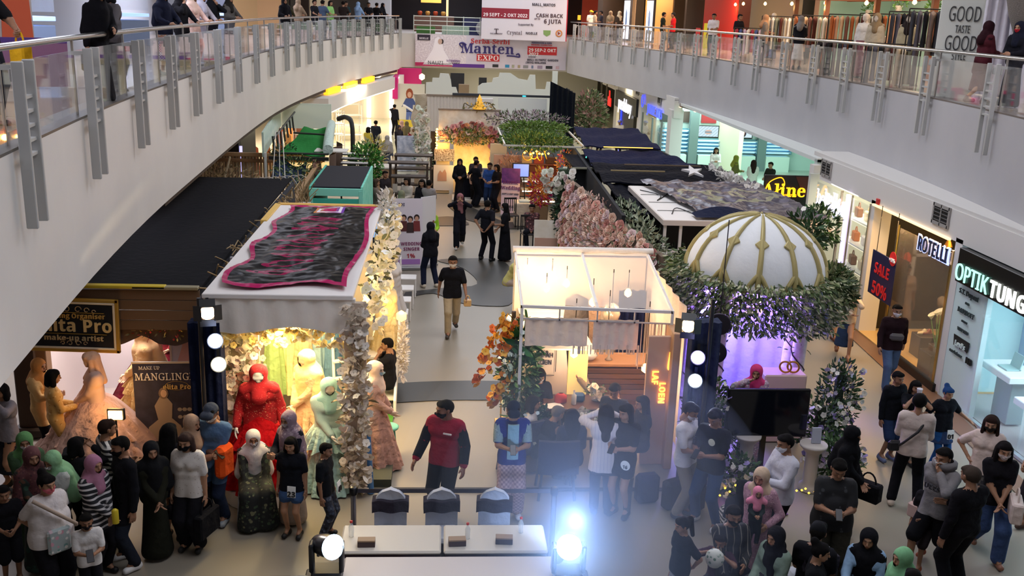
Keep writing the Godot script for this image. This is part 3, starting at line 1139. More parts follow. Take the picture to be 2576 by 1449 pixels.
func building()->void:
	var white:=blotch("#d9d5cf","#cfcbc6",.01,6.0,.75)
	var wall:=M("#cfccc8",.8)
	# floor: large cream tiles with darker curved bands let in
	struct("floor",box(44,.3,84),M("#8f8779",.4),V(1,-.162,-34))
	var tile:=box(.795,.012,.795,.003)
	var tm:=[]
	for c in ["#c4c0a2","#c7c3a7","#bfbb9d"]:
		var m:=StandardMaterial3D.new()
		m.albedo_color=Color(c)
		m.roughness=.13
		m.metallic_specular=.45
		m.roughness_texture=noise_tex(.02,9,false,Color(.75,.75,.75),Color.WHITE)
		tri(m,1.5)
		tm.append(m)
	var fl:=get_node("floor")
	var spots:=[]
	for iz in range(-80,1):
		for ix in range(-12,16):
			spots.append(V(ix*.8+.4,0,iz*.8))
	spots.sort_custom(func(a,b):return a.distance_squared_to(V(0,0,-11))<b.distance_squared_to(V(0,0,-11)))
	var rest:=[]
	var kept:=0
	for s in spots:
		if s.z>-7.0:continue
		if kept<300:
			part(fl,"floor_tile",tile,tm[rng.randi() % 3],s+V(0,.156,0))
			kept+=1
		else:
			rest.append(Transform3D(Basis(),s+V(0,.156,0)))
	scatter(fl,"floor_tiles",tile,tm[0],rest)
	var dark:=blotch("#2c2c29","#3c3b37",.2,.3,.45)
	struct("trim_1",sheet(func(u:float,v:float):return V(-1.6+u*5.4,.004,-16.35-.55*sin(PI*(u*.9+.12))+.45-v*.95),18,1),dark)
	var blob:=func(pts:Array)->Mesh:
		var l:=[]
		for i in pts.size():l.append([pts[i].x,pts[i].z])
		return plan(l,.0,.005)
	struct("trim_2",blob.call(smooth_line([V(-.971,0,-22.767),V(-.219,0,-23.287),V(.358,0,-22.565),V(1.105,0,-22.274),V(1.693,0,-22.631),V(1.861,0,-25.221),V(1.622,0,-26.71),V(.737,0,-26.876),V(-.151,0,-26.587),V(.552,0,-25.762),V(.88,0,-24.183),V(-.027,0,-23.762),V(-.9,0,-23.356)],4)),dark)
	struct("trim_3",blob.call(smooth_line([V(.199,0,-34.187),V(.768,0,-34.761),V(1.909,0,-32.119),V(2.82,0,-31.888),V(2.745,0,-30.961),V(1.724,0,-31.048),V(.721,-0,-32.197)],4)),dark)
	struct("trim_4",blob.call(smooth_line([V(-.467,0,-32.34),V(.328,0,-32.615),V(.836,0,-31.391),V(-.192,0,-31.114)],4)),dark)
	struct("trim_5",blob.call(smooth_line([V(9.073,0,-20.495),V(8.931,0,-17.544),V(8.863,0,-14.935),V(8.641,0,-12.677),V(9.016,0,-13.318),V(9.29,0,-15.614),V(9.597,0,-18.457),V(9.629,-0,-20.947)],3)),M("#7a5a44",.35))
	struct("trim_6",blob.call(smooth_line([V(.344,0,-35.089),V(1.793,0,-35.404),V(3.089,0,-35.243),V(3.041,0,-34.638),V(1.759,0,-34.647),V(.339,0,-34.347)],3)),M("#7c6450",.4))
	# upper floors, which are also the fascias
	struct("floor_upper_left",band(LEFT,.0,14.0,3.25,F2,3.0,-60.0,-1.0),white)
	struct("floor_upper_right",band(RIGHT,.0,10.0,3.3,F2,3.0,-60.0,1.0),blotch("#b6b4b6","#adabae",.01,6.0,.75))
	struct("trim_12",band(RIGHT,-.02,.2,3.17,3.32,-24.8,-41.0,1.0),M("#6a5040",.5))
	for k in 9:solo("soffit_spot","small warm spot under the brown edge of the right gallery","light",lathe([[0,-.03],[.07,0],[0,.03]],10),glow("#ffd49a",4.0),V(soft_edge(RIGHT,-26.0-k*1.8)+.02,3.16,-26.0-k*1.8))
	struct("floor_upper_far",box(30,F2-3.3,16),white,V(2.5,(F2+3.3)/2,-68.1))
	var glaze:=M("#a89c90",.12)
	struct("trim_7",band(LEFT,.45,9.0,F2,F2+.012,2.0,-59.5,-1.0),glaze)
	struct("trim_8",band(RIGHT,.45,8.5,F2,F2+.012,2.0,-59.5,1.0),glaze)
	struct("trim_9",band(LEFT,.0,.4,F2,F2+.03,2.0,-59.5,-1.0),M("#55504c",.4))
	struct("trim_10",band(RIGHT,.0,.4,F2,F2+.03,2.0,-59.5,1.0),M("#6b625c",.4))
	# shell
	struct("ceiling",box(50,.3,86),M("#b9b7b4",.9),V(1,13.2,-34))
	struct("wall_left",box(.3,13.2,86),wall,V(-19,6.6,-34))
	struct("wall_right",box(.3,13.2,86),wall,V(20,6.6,-34))
	struct("wall_far",box(44,13.2,.3),wall,V(1,6.6,-76))
	struct("wall_near",box(44,13.2,.3),wall,V(1,6.6,7))
	struct("ceiling_upper_left",band(LEFT,.6,14.0,9.0,9.2,3.0,-60.0,-1.0),M("#c4c1bc",.9))
	struct("ceiling_upper_right",band(RIGHT,.6,10.0,9.0,9.2,3.0,-60.0,1.0),M("#c4c1bc",.9))
	balustrade(LEFT,-1.0,[-5.0,-7.3,-10.04,-12.96,-15.78,-18.22,-20.45,-23.1,-26.0,-29.1,-32.1,-35,-37.1,-39.3,-41.6,-44.4,-46.5,-48.4,-50.2,-52.2,-54.1,-56.4,-58.6],"steel and glass balustrade along the curved gallery on the left, over the black booth roof")
	balustrade(RIGHT,1.0,[-10,-12.5,-15,-17.5,-20.5,-22.97,-25.2,-27.4,-29.8,-32.2,-34.35,-36.7,-38.8,-40.8,-42.9,-45,-47,-49,-51.2,-53.3,-55.6,-57.5],"steel and glass balustrade along the gallery on the right, in front of the clothes shop")
	shops_right()
	shops_upper()
	shops_left()

func vent(at:Vector3,n:int)->void:
	var v:=thing("air_vent",["dark air grille in the white wall over the shoe shop doorway","dark air grille over the lit shelves of the handbag shop","small dark air grille over the black menswear shop","small dark air grille right of the black menswear sign","small dark air grille at the far end over the yellow-lit shop","dark air grille near the right edge over the optician"][n],"vent",at,0,"air grilles over the shops on the right")
	part(v,"frame",boxes([[V(.03,.06,.62),V(0,.17,0)],[V(.03,.06,.62),V(0,-.17,0)],[V(.03,.4,.05),V(0,0,.3)],[V(.03,.4,.05),V(0,0,-.3)],[V(.03,.4,.03),V(0,0,0)]]),M("#9c9894",.5))
	part(v,"backing",box(.02,.36,.6),M("#191717",.9),V(.01,0,0))
	for k in 4:part(v,"slat",box(.02,.015,.58),M("#4a4745",.6),V(-.005,-.11+k*.07,0),V(0,0,30))

func letters(under:Node,s:String,h:float,m:Material,at:Vector3,turn:=O3,font:="Droid Sans",bold:=true,wide:=1.0,called:="lettering")->MeshInstance3D:
	return part(under,called,text(s,h,.02,font,bold),m,at,turn,V(wide,1,1))

func shelf_wall(at:Vector3,turn:float,w:float,h:float,rows:int,body:Variant,lit:Variant,label:String,power:=1.4)->Node3D:
	var s:=thing("display_shelf",label,"shelf",at,turn)
	part(s,"back_panel",box(w,h,.05),M(body,.6),V(0,h/2,-.15))
	for k in rows:
		var y:float=h*(k+.5)/rows
		part(s,"shelf_board",box(w,.03,.28,.004),M("#dfe6e6",.4),V(0,y,0))
		part(s,"light_strip",box(w*.96,.05,.03),glow(lit,power),V(0,y-.05,-.1))
	for sg in [-1,1]:part(s,"side_panel",box(.05,h,.32),M(body,.5),V(sg*w/2,h/2,0))
	return s

func ware(n:int,label:String,cat:String,group:String,called:String,mesh:Mesh,list:Array,f:Callable)->void:
	for i in n:
		var t:Transform3D=f.call(i)
		var m:=solo(called,label,cat,mesh,M(list[rng.randi() % list.size()],.5),O3,O3,group)
		m.transform=t

func bag_mesh(w:float,h:float,d:float)->Mesh:
	var key:="bag%s%s%s" % [w,h,d]
	if not cache.has(key):
		var st:=new_st()
		add_box(st,V(w,h*.65,d),V(0,h*.325,0),Basis(),.02)
		var arc:=[]
		for i in 9:arc.append(V(cos(PI*i/8.0)*w*.28,h*.62+sin(PI*i/8.0)*h*.36,0))
		add_tube(st,arc,.012,6)
		cache[key]=st.commit()
	return cache[key]

func shops_right()->void:
	var white:=M("#d8d5d1",.7)
	var X:=9.4
	# wall over the shop fronts and piers between them
	var ledge:=[]
	struct("wall_shopfront",boxes([[V(.3,.55,10.0),V(X+.15,3.2,-19)],[V(.35,.75,20.0),V(X+.2,3.05,-50.6)]]),white)
	struct("ceiling_shop_ledge",box(1.6,.1,10.6),white,V(X+.82,3.5,-19.3))
	struct("ceiling_shop_ledge",box(1.6,.1,20.0),white,V(X+.82,3.46,-50.6))
	struct("wall_pier_1",boxes([[V(.4,3.0,.25),V(X+.2,1.5,-16.98)],[V(.4,3.0,.2),V(X+.2,1.5,-20.75)],[V(1.5,3.2,.3),V(X+.75,1.6,-24.6)]]),white)
	struct("wall_pier_2",boxes([[V(.4,3.0,1.0),V(X+.2,1.5,-54.7)],[V(.4,3.0,.8),V(X+.2,1.5,-47.9)],[V(.5,3.0,.7),V(X+.2,1.5,-41.0)]]),white)
	vent(V(X-.02,3.28,-17.75),0);vent(V(X-.02,3.25,-23.6),1)
	vent(V(X-.02,3.15,-48.6),2);vent(V(X-.02,3.18,-43.4),3);vent(V(X-.02,3.1,-55.5),4)
	solo("alarm_box","small red alarm box on the white wall beside the shoe shop doorway","alarm",box(.04,.13,.14,.01),M("#c22a28",.5),V(X-.02,3.02,-20.5))
	# optician with the black sign, at the right edge
	var sg:=thing("shop_sign","black box sign with white and green lit letters over the optician","sign",V(X+.02,2.6,-14.1))
	part(sg,"sign_box",box(.3,.62,5.2,.01),M("#0b0c0d",.35))
	letters(sg,"OPTIK",.3,glow("#9fe8cf",1.6),V(-.17,-.12,2.08),V(0,-90,0),"Droid Sans",false)
	letters(sg,"TUNGGAL",.3,glow("#fbfff2",1.8),V(-.17,-.12,.45),V(0,-90,0))
	sg.get_child(1).position.z=-2.05
	sg.get_child(2).position.z=-.5
	var op:=thing("partition_panel","white partition with eyewear brand names beside the black optician sign","partition",V(X,0,-16.35))
	part(op,"panel",box(.1,2.3,1.15),M("#cfe6e6",.5),V(.06,1.15,0))
	var ink:=M("#3c4a4c",.6)
	var y:=2.12
	for e in [["S.T. Dupont",.09,"Droid Serif"],["PARIS",.04,"Droid Sans"],["DAVIDOFF",.085,"Droid Serif"],["EYEWEAR",.035,"Droid Sans"],["VEDI VERO",.06,"Droid Sans"]]:
		letters(op,e[0],e[1],ink,V(-.02,y,0),V(0,-90,0),e[2],false)
		y -= .17
	part(op,"logo_plate",extrude([Vector2(-.28,.1),Vector2(.28,.1),Vector2(.24,-.1),Vector2(.1,-.07),Vector2(0,-.11),Vector2(-.1,-.07),Vector2(-.24,-.1)],.01),M("#11181b",.5),V(-.02,1.2,0),V(0,-90,0))
	letters(op,"Levi's",.1,M("#dff0f0",.5),V(-.035,1.17,0),V(0,-90,0))
	letters(op,"new balance",.06,ink,V(-.02,.98,-.12),V(0,-90,0),"Droid Sans",false)
	letters(op,"NB",.12,M("#10181a",.5),V(-.02,.98,.35),V(0,-90,0))
	var gp:=thing("shop_window","tall clear glass front of the optician with a thin door frame","window",V(X-.02,0,-13.3))
	part(gp,"glass_panel",box(.012,2.25,1.6),glass("#d5f0ee",.07),V(0,1.15,-1.7))
	part(gp,"glass_panel",box(.012,2.25,1.6),glass("#d5f0ee",.07),V(0,1.15,-.02))
	part(gp,"door_handle",tube([V(-.06,.8,-.7),V(-.06,1.4,-.7)],.018),M("#d8d8d8",.2,.9))
	part(gp,"floor_channel",box(.08,.05,4.8),M("#b8bcbc",.3,.6),V(0,.03,-.9))
	struct("floor_shop_optician",box(8,.03,8.5),M("#a8a4a0",.25),V(X+4.1,.0,-12.9))
	struct("wall_optician_back",box(.2,3.2,9),M("#bfe0e6",.6),V(X+4.5,1.6,-12.7))
	struct("wall_optician_side",box(5.0,3.2,.2),M("#b9dfe0",.6),V(X+2.6,1.6,-17.05))
	shop_light(V(X+2.2,3.1,-13.5),3.0,4.0,"#d6f0ff",26.0)
	shelf_wall(V(X+2.4,.0,-16.8),0,1.8,2.2,6,"#9fb9d8","#cfe4ff","glowing white shelves of sunglasses inside the optician at the right edge")
	for i in 24:
		var g:=solo("sunglasses","small pair of dark sunglasses on the optician's glowing shelves","glasses",boxes([[V(.06,.035,.01),V(-.04,0,0)],[V(.06,.035,.01),V(.04,0,0)],[V(.03,.008,.008),V(0,.012,0)]]),M("#22303a",.3),V(X+1.7+(i % 6)*.28,.22+(i/6)*.3667+.1667,-16.72),O3,"sunglasses on the optician's shelves")
	for k in 3:
		var c:=thing("display_counter",["white display counter behind the optician's glass, nearest the corner","white display counter in the middle of the optician's window","white display counter in the optician's window nearest the camera"][k],"counter",V(X+.55,0,-15.6+k*1.15))
		part(c,"counter_top",box(.62,.12,.95,.012),M("#e8eeee",.3),V(0,.95-k*.25,0))
		part(c,"plinth",box(.3,.8-k*.25,.5,.01),M("#8fa3a6",.4),V(.05,.45-k*.12,0))
		var bx:=solo("display_case",["open glass display case on the optician's corner counter","open silver display case on the optician's middle counter","small yellow display stand on the optician's near counter"][k],"case",boxes([[V(.26,.02,.3),V(0,.01,0)],[V(.02,.26,.3),V(.13,.13,0),V(0,0,-12)]]),M(["#9fc4c2","#d9c8dc","#c8b84a"][k],.3),V(X+.5,1.015-k*.25,-15.6+k*1.15))
	# shoe shop: dark, with lamps
	var rs:=thing("shop_sign","blue-white glowing outlined letters hanging over the dark shoe shop window","sign",V(X-.05,2.62,-17.75))
	letters(rs,"ROTELLI",.34,glow("#aebcff",1.5),V(-.02,0,0),V(0,-90,0),"Droid Sans",true,.74)
	letters(rs,"ROTELLI",.29,M("#1b2a4a",.4),V(-.035,0,0),V(0,-90,0),"Droid Sans",true,.78,"letter_face")
	struct("wall_shoe_shop_back",box(.2,3.2,4.2),M("#1d1612",.6),V(X+3.6,1.6,-18.9))
	struct("wall_shoe_shop_side",box(3.6,3.2,.15),M("#231b16",.6),V(X+1.9,1.6,-20.9))
	struct("floor_shoe_shop",box(3.6,.05,4.0),M("#c8a468",.35),V(X+1.8,.01,-18.9))
	struct("window_1",boxes([[V(.03,2.7,.06),V(0,1.4,-.02)],[V(.03,2.7,.06),V(0,1.4,-2.3)]]),M("#b99a5a",.25,.8),V(X-.01,0,-17.1))
	struct("window_1_pane",box(.012,2.6,2.2),glass("#fff2d8",.06),V(X-.01,1.4,-18.2))
	struct("baseboard_shoe_shop",box(.12,.16,2.4),M("#0d0b0a",.3),V(X,.08,-18.2))
	shop_light(V(X+1.6,3.05,-18.8),1.8,2.2,"#ffcf86",7.0)
	for k in 7:
		var py:=.5+(k % 3)*.35
		var pz:=-17.5-(k/3)*.75
		var d:=thing("display_plinth","dark shoe plinth with warm light in the shoe shop window","plinth",V(X+.7+(k % 3)*.5,0,pz),0,"shoe plinths in the dark shoe shop")
		part(d,"block",box(.4,py,.42,.01),M(["#3a2a1c","#caa05c","#2a211a"][k % 3],.4),V(0,py/2,0))
		for s in 2:
			var so:=part(self,numbered("ladies_shoe"),proto_mesh("shoe~"),M(["#d9c9a8","#8a4a3a","#e8dcc0"][(k+s) % 3],.3),V(X+.66+(k % 3)*.5+s*.1,py,pz),V(0,-80,0),V(.9,.9,.9))
			tag(so,"pale ladies' shoe on a plinth in the dark shoe shop","shoe","shoes on the shoe shop plinths")
	for k in 4:
		var pl:=thing("pendant_lamp","small brass pendant lamp glowing in the dark shoe shop","lamp",V(X+1.0+(k % 2)*.8,2.35+(k % 2)*.2,-17.6-k*.8),0,"brass pendants in the shoe shop")
		part(pl,"shade",lathe([[.02,.14],[.05,.1],[.09,.0]],12),M("#c08a3c",.3,.8))
		part(pl,"bulb",lathe([[.0,-.04],[.045,.0],[.0,.04]],10),glow("#ffd890",6.0))
		part(pl,"cord",box(.01,.6,.01),M("#111",.6),V(0,.4,0))
	var vs:=thing("vase_of_lilies","glass vase of white calla lilies on a dark plinth in the shoe shop window","vase",V(X+.3,.55,-17.75))
	part(vs,"vase",lathe([[.05,0],[.06,.1],[.04,.26],[.06,.34]],14),glass("#e8f4e8",.2))
	for k in 5:
		var a:=k*1.3
		var tip:=V(cos(a)*.16,.62+(k % 3)*.07,sin(a)*.2)
		part(vs,"stem",tube([V(0,.05,0),tip*.6,tip],.01,6),M("#6f9a3c",.5))
		part(vs,"flower",sheet(func(u:float,v:float):return tip+V(cos(TAU*u)*.075*v,.12*v+.05*v*cos(TAU*u),sin(TAU*u)*.075*v),12,3,true),M("#f0ead2",.5))
	part(thing("vase_plinth","dark square plinth under the vase of calla lilies","plinth",V(X+.3,0,-17.75)),"block",box(.42,.55,.5,.01),M("#2a2019",.35),V(0,.275,0))
	var sb:=thing("sale_sign","navy hanging sign reading SALE up to 50% with a red round badge","sign",V(X-.15,1.58,-19.55))
	part(sb,"board",box(.02,.95,1.12,.003),M("#151a44",.5))
	letters(sb,"SALE",.24,M("#e2262b",.5),V(-.012,.13,0),V(0,-90,0))
	letters(sb,"UP TO",.05,M("#e2262b",.5),V(-.012,.03,0),V(0,-90,0))
	letters(sb,"50%",.28,M("#e2262b",.5),V(-.012,-.3,0),V(0,-90,0))
	for s in [-.4,.4]:part(sb,"hanging_cord",box(.012,1.0,.012),M("#222",.6),V(0,.95,s))
	part(sb,"badge",lathe([[0,.012],[.15,.01],[.15,0],[0,0]],24),M("#e2262b",.5),V(-.01,.5,.42),V(0,0,90))
	letters(sb,"+10%",.08,M("#ffffff",.5),V(-.03,.47,.42),V(0,-90,0))
	lamp_area(V(X-.1,2.85,-19),V(-.8,-1,.1),3.4,.2,"#ffc98a",9.0)
	solo("light_strip","warm light strip over the shoe shop doorway","light",box(.06,.04,3.4),glow("#ffd8a0",1.5),V(X-.02,2.92,-19))
	# handbag shop with glass shelves
	var bs:=thing("shop_sign","lilac glowing cursive letters over the handbag shop","sign",V(X-.1,2.62,-22.9))
	letters(bs,"bellagio",.36,glow("#d9d2ff",2.2),V(0,-.1,0),V(0,-90,0),"Droid Serif",false)
	var bar:=solo("light_column","tall lilac light strip at the edge of the handbag shop","light",box(.08,2.9,.08,.01),glow("#cfc4ff",1.7),V(X-.05,1.45,-22.0))
	struct("wall_bag_shop_back",box(.2,3.0,4.0),M("#b9c9c0",.6),V(X+2.4,1.5,-22.7))
	struct("wall_bag_shop_side",box(2.6,3.0,.1),M("#c9cfc8",.5),V(X+1.2,1.5,-24.4))
	struct("floor_bag_shop",box(2.4,.05,3.8),M("#c4ab88",.3),V(X+1.2,.01,-22.6))
	struct("window_2",boxes([[V(.05,2.9,.05),V(0,1.45,-.5)],[V(.05,2.9,.05),V(0,1.45,-1.1)],[V(.05,2.9,.05),V(0,1.45,.55)]]),M("#c9c2b2",.2,.8),V(X,0,-21.4))
	struct("window_2_pane",box(.012,2.8,3.2),glass("#f0fff8",.06),V(X,1.45,-22.5))
	shop_light(V(X+1.1,2.95,-22.4),1.6,2.8,"#fff0d0",12.0)
	for k in 4:
		var sh:=thing("display_shelf",["lowest glass shelf of the handbag shop window","second glass shelf from the floor in the handbag shop window","third glass shelf from the floor in the handbag shop window","top glass shelf of the handbag shop window"][k],"shelf",V(X+.45,.55+k*.58,-21.9))
		part(sh,"board",box(.5,.04,1.9,.005),M("#e6ece6",.2))
		part(sh,"light_strip",box(.03,.03,1.8),glow("#fff3d6",1.5),V(-.2,-.035,0))
		for j in 3:
			solo("handbag","%s handbag on the %s shelf of the lilac-lit bag shop" % [["tan","white","orange","pink","cream","brown"][(k*3+j) % 6],["lowest","second","third","top"][k]],"bag",bag_mesh(.3,.34,.14),M(["#c78a4a","#efe9de","#d9772a","#d9a8a8","#e6d6b2","#7a4a2c"][(k*3+j) % 6],.5),V(X+.42,.57+k*.58,-21.3-j*.55),V(0,80,0),"handbags in the shop window")
	# deep eyewear shop with blue light shelves
	struct("floor_eyewear_shop",box(8,.04,20),M("#b8c2b8",.25),V(X+4.2,.0,-34.8))
	struct("wall_eyewear_back",box(10,3.3,.2),M("#c8dcd6",.6),V(14.6,1.65,-44.8))
	struct("wall_eyewear_side",box(.2,3.3,20),M("#bcd9d2",.6),V(17.5,1.65,-35))
	struct("wall_eyewear_near",box(7.6,3.3,.2),M("#c6d6d0",.6),V(13.4,1.65,-24.9))
	struct("ceiling_eyewear",box(8,.1,20),M("#d8dcd8",.8),V(13.6,3.28,-34.8))
	shop_light(V(12.8,3.2,-40),4,4.0,"#dcfff4",34.0)
	shop_light(V(12.8,3.2,-30),4,6.0,"#dcfff4",26.0)
	for k in 4:
		var xx:float=[10.4,12.05,13.6,15.2][k]
		shelf_wall(V(xx,.8,-44.4),0,1.3,[1.05,.62,.62,.62][k],[6,4,4,4][k],"#5f8f9e","#8fd0ff",["rack of eyewear with blue light strips beside the glass door","blue-lit eyewear rack under the left wall screen","blue-lit eyewear rack under the right wall screen","blue-lit eyewear rack half hidden by the gallery edge"][k],2.0)
		if k<3:struct("wall_eyewear_column",box(.4,3.2,.3),M("#6d7f80",.5),V(xx+.85,1.6,-44.3))
		solo("low_cabinet","pale low cabinet below the blue-lit eyewear racks","cabinet",box(1.1,.7,.5,.01),M("#cfe2da",.4),V(xx,.36,-44.3),O3,"cabinets below the eyewear racks")
	for k in 2:
		var tv:=thing("wall_screen",["bright screen with an eyewear picture over the blue racks, on the left","bright screen with a woman's face over the blue racks, on the right"][k],"screen",V(12.0+k*1.58,1.73,-44.6))
		part(tv,"case",box(1.0,.54,.06,.01),M("#1a2226",.4))
		part(tv,"display",sheet(func(u:float,v:float):return V((u-.5)*.92,(.5-v)*.47,.035),1,1),print_screen(k))
	for k in 3:solo("framed_photo","dark framed photograph high on the eyewear shop wall","picture",boxes([[V(.7,.5,.04),V(0,0,0)],[V(.6,.4,.05),V(0,0,0)]]),M(["#3a3836","#5a4a44","#a83038"][k],.5),V(10.1+k*.95,2.35,-44.65),O3,"framed photographs in the eyewear shop")
	var js:=thing("shop_sign","blue glowing letters with a round emblem over the glass door at the far right","sign",V(X-.05,2.7,-44.6))
	letters(js,"JUNNE ARTS",.42,glow("#3a48ff",2.2),V(0,-.1,.5),V(0,-90,0),"Droid Sans",true,1.0)
	part(js,"emblem",lathe([[.2,.02],[.3,.02],[.3,0],[.2,0],[.2,.02]],20),glow("#2f3fff",2.2),V(0,.12,-2.3),V(0,0,90))
	struct("wall_far_shops_back",box(.2,3.3,20),M("#d9d2b8",.6),V(12.6,1.65,-51.4))
	shop_light(V(11.0,3.1,-51),1.8,5.0,"#ffeec0",22.0)
	shop_light(V(11.0,3.1,-44),1.8,3.0,"#dffbf2",12.0)
	struct("window_3",boxes([[V(.08,2.3,.08),V(0,1.15,-46.9)],[V(.08,2.3,.08),V(0,1.15,-44.6)],[V(.08,2.3,.08),V(0,1.15,-42.6)]]),M("#8d9494",.3,.7),V(X,0,0))
	struct("window_3_pane",box(.012,2.3,5.0),glass("#e0fff6",.08),V(X,1.15,-44.5))
	# black menswear shop
	var ps:=thing("shop_sign","black shop front with white glowing letters and a blue light strip","sign",V(X-.02,0,-51.2))
	part(ps,"front_panel",box(.2,.85,6.2,.01),M("#0b0b0e",.4),V(0,2.35,0))
	letters(ps,"poshboy",.62,glow("#f4f2ff",2.4),V(-.12,2.18,0),V(0,-90,0),"Droid Sans",true,1.15)
	part(ps,"door_leaf",box(.15,2.0,4.2,.01),M("#08080c",.4),V(.05,1.0,.2))
	part(ps,"light_strip",box(.05,1.9,.12),glow("#2030ff",3.0),V(-.05,1.1,-1.2))
	var hs:=thing("shop_sign","small red bag-shaped emblem beside the yellow-lit shop at the far right","sign",V(X-.1,2.05,-56.4))
	part(hs,"emblem",extrude([Vector2(-.5,-.35),Vector2(.5,-.35),Vector2(.5,.1),Vector2(.1,.1),Vector2(.0,.5),Vector2(-.2,.5),Vector2(-.15,.1),Vector2(-.5,.15)],.05),glow("#e8201c",1.2),V(0,0,0),V(0,-90,0))
	var hs2:=thing("shop_sign","dark red emblem high in the yellow-lit shop window","sign",V(X-.05,2.75,-60.5))
	part(hs2,"emblem",extrude([Vector2(-.6,.1),Vector2(.7,.1),Vector2(.7,.3),Vector2(-.1,.35),Vector2(-.3,.7),Vector2(-.6,.7)],.05),M("#8a1a18",.5),V(0,0,0),V(0,-90,0))
	struct("window_4",boxes([[V(.08,2.8,.1),V(0,1.4,-58)],[V(.08,2.8,.1),V(0,1.4,-60)],[V(.08,.08,6),V(0,1.9,-59.5)]]),M("#5a544a",.4),V(X,0,0))

func print_screen(k:int)->StandardMaterial3D:
	var key:="scr%d" % k
	if not mats.has(key):
		var im:=Image.create_empty(96,54,false,Image.FORMAT_RGB8)
		im.fill(Color("#cfe6ef"))
		for y in 54:
			for x in 96:
				var p:=Vector2(x-48,y-30)
				if k==0:
					if Vector2(p.x/1.5,p.y).length()<12:im.set_pixel(x,y,Color("#7f9aa8") if absf(p.y)<4 else Color("#d8b8a8"))
					elif (x+y) % 17<4:im.set_pixel(x,y,Color("#a8c8d8"))
				else:
					if Vector2(p.x,p.y*.8).length()<20:im.set_pixel(x,y,Color("#3a3238"))
					if Vector2(p.x,p.y*.75).length()<12:im.set_pixel(x,y,Color("#e0b8a8"))
					if Vector2(p.x,(p.y-9)*2).length()<5:im.set_pixel(x,y,Color("#a83848"))
		var m:=StandardMaterial3D.new()
		m.albedo_color=Color.BLACK
		m.emission_enabled=true
		m.emission_texture=ImageTexture.create_from_image(im)
		m.emission_operator=BaseMaterial3D.EMISSION_OP_MULTIPLY
		m.emission=Color.WHITE
		m.emission_energy_multiplier=1.1
		mats[key]=m
	return mats[key]

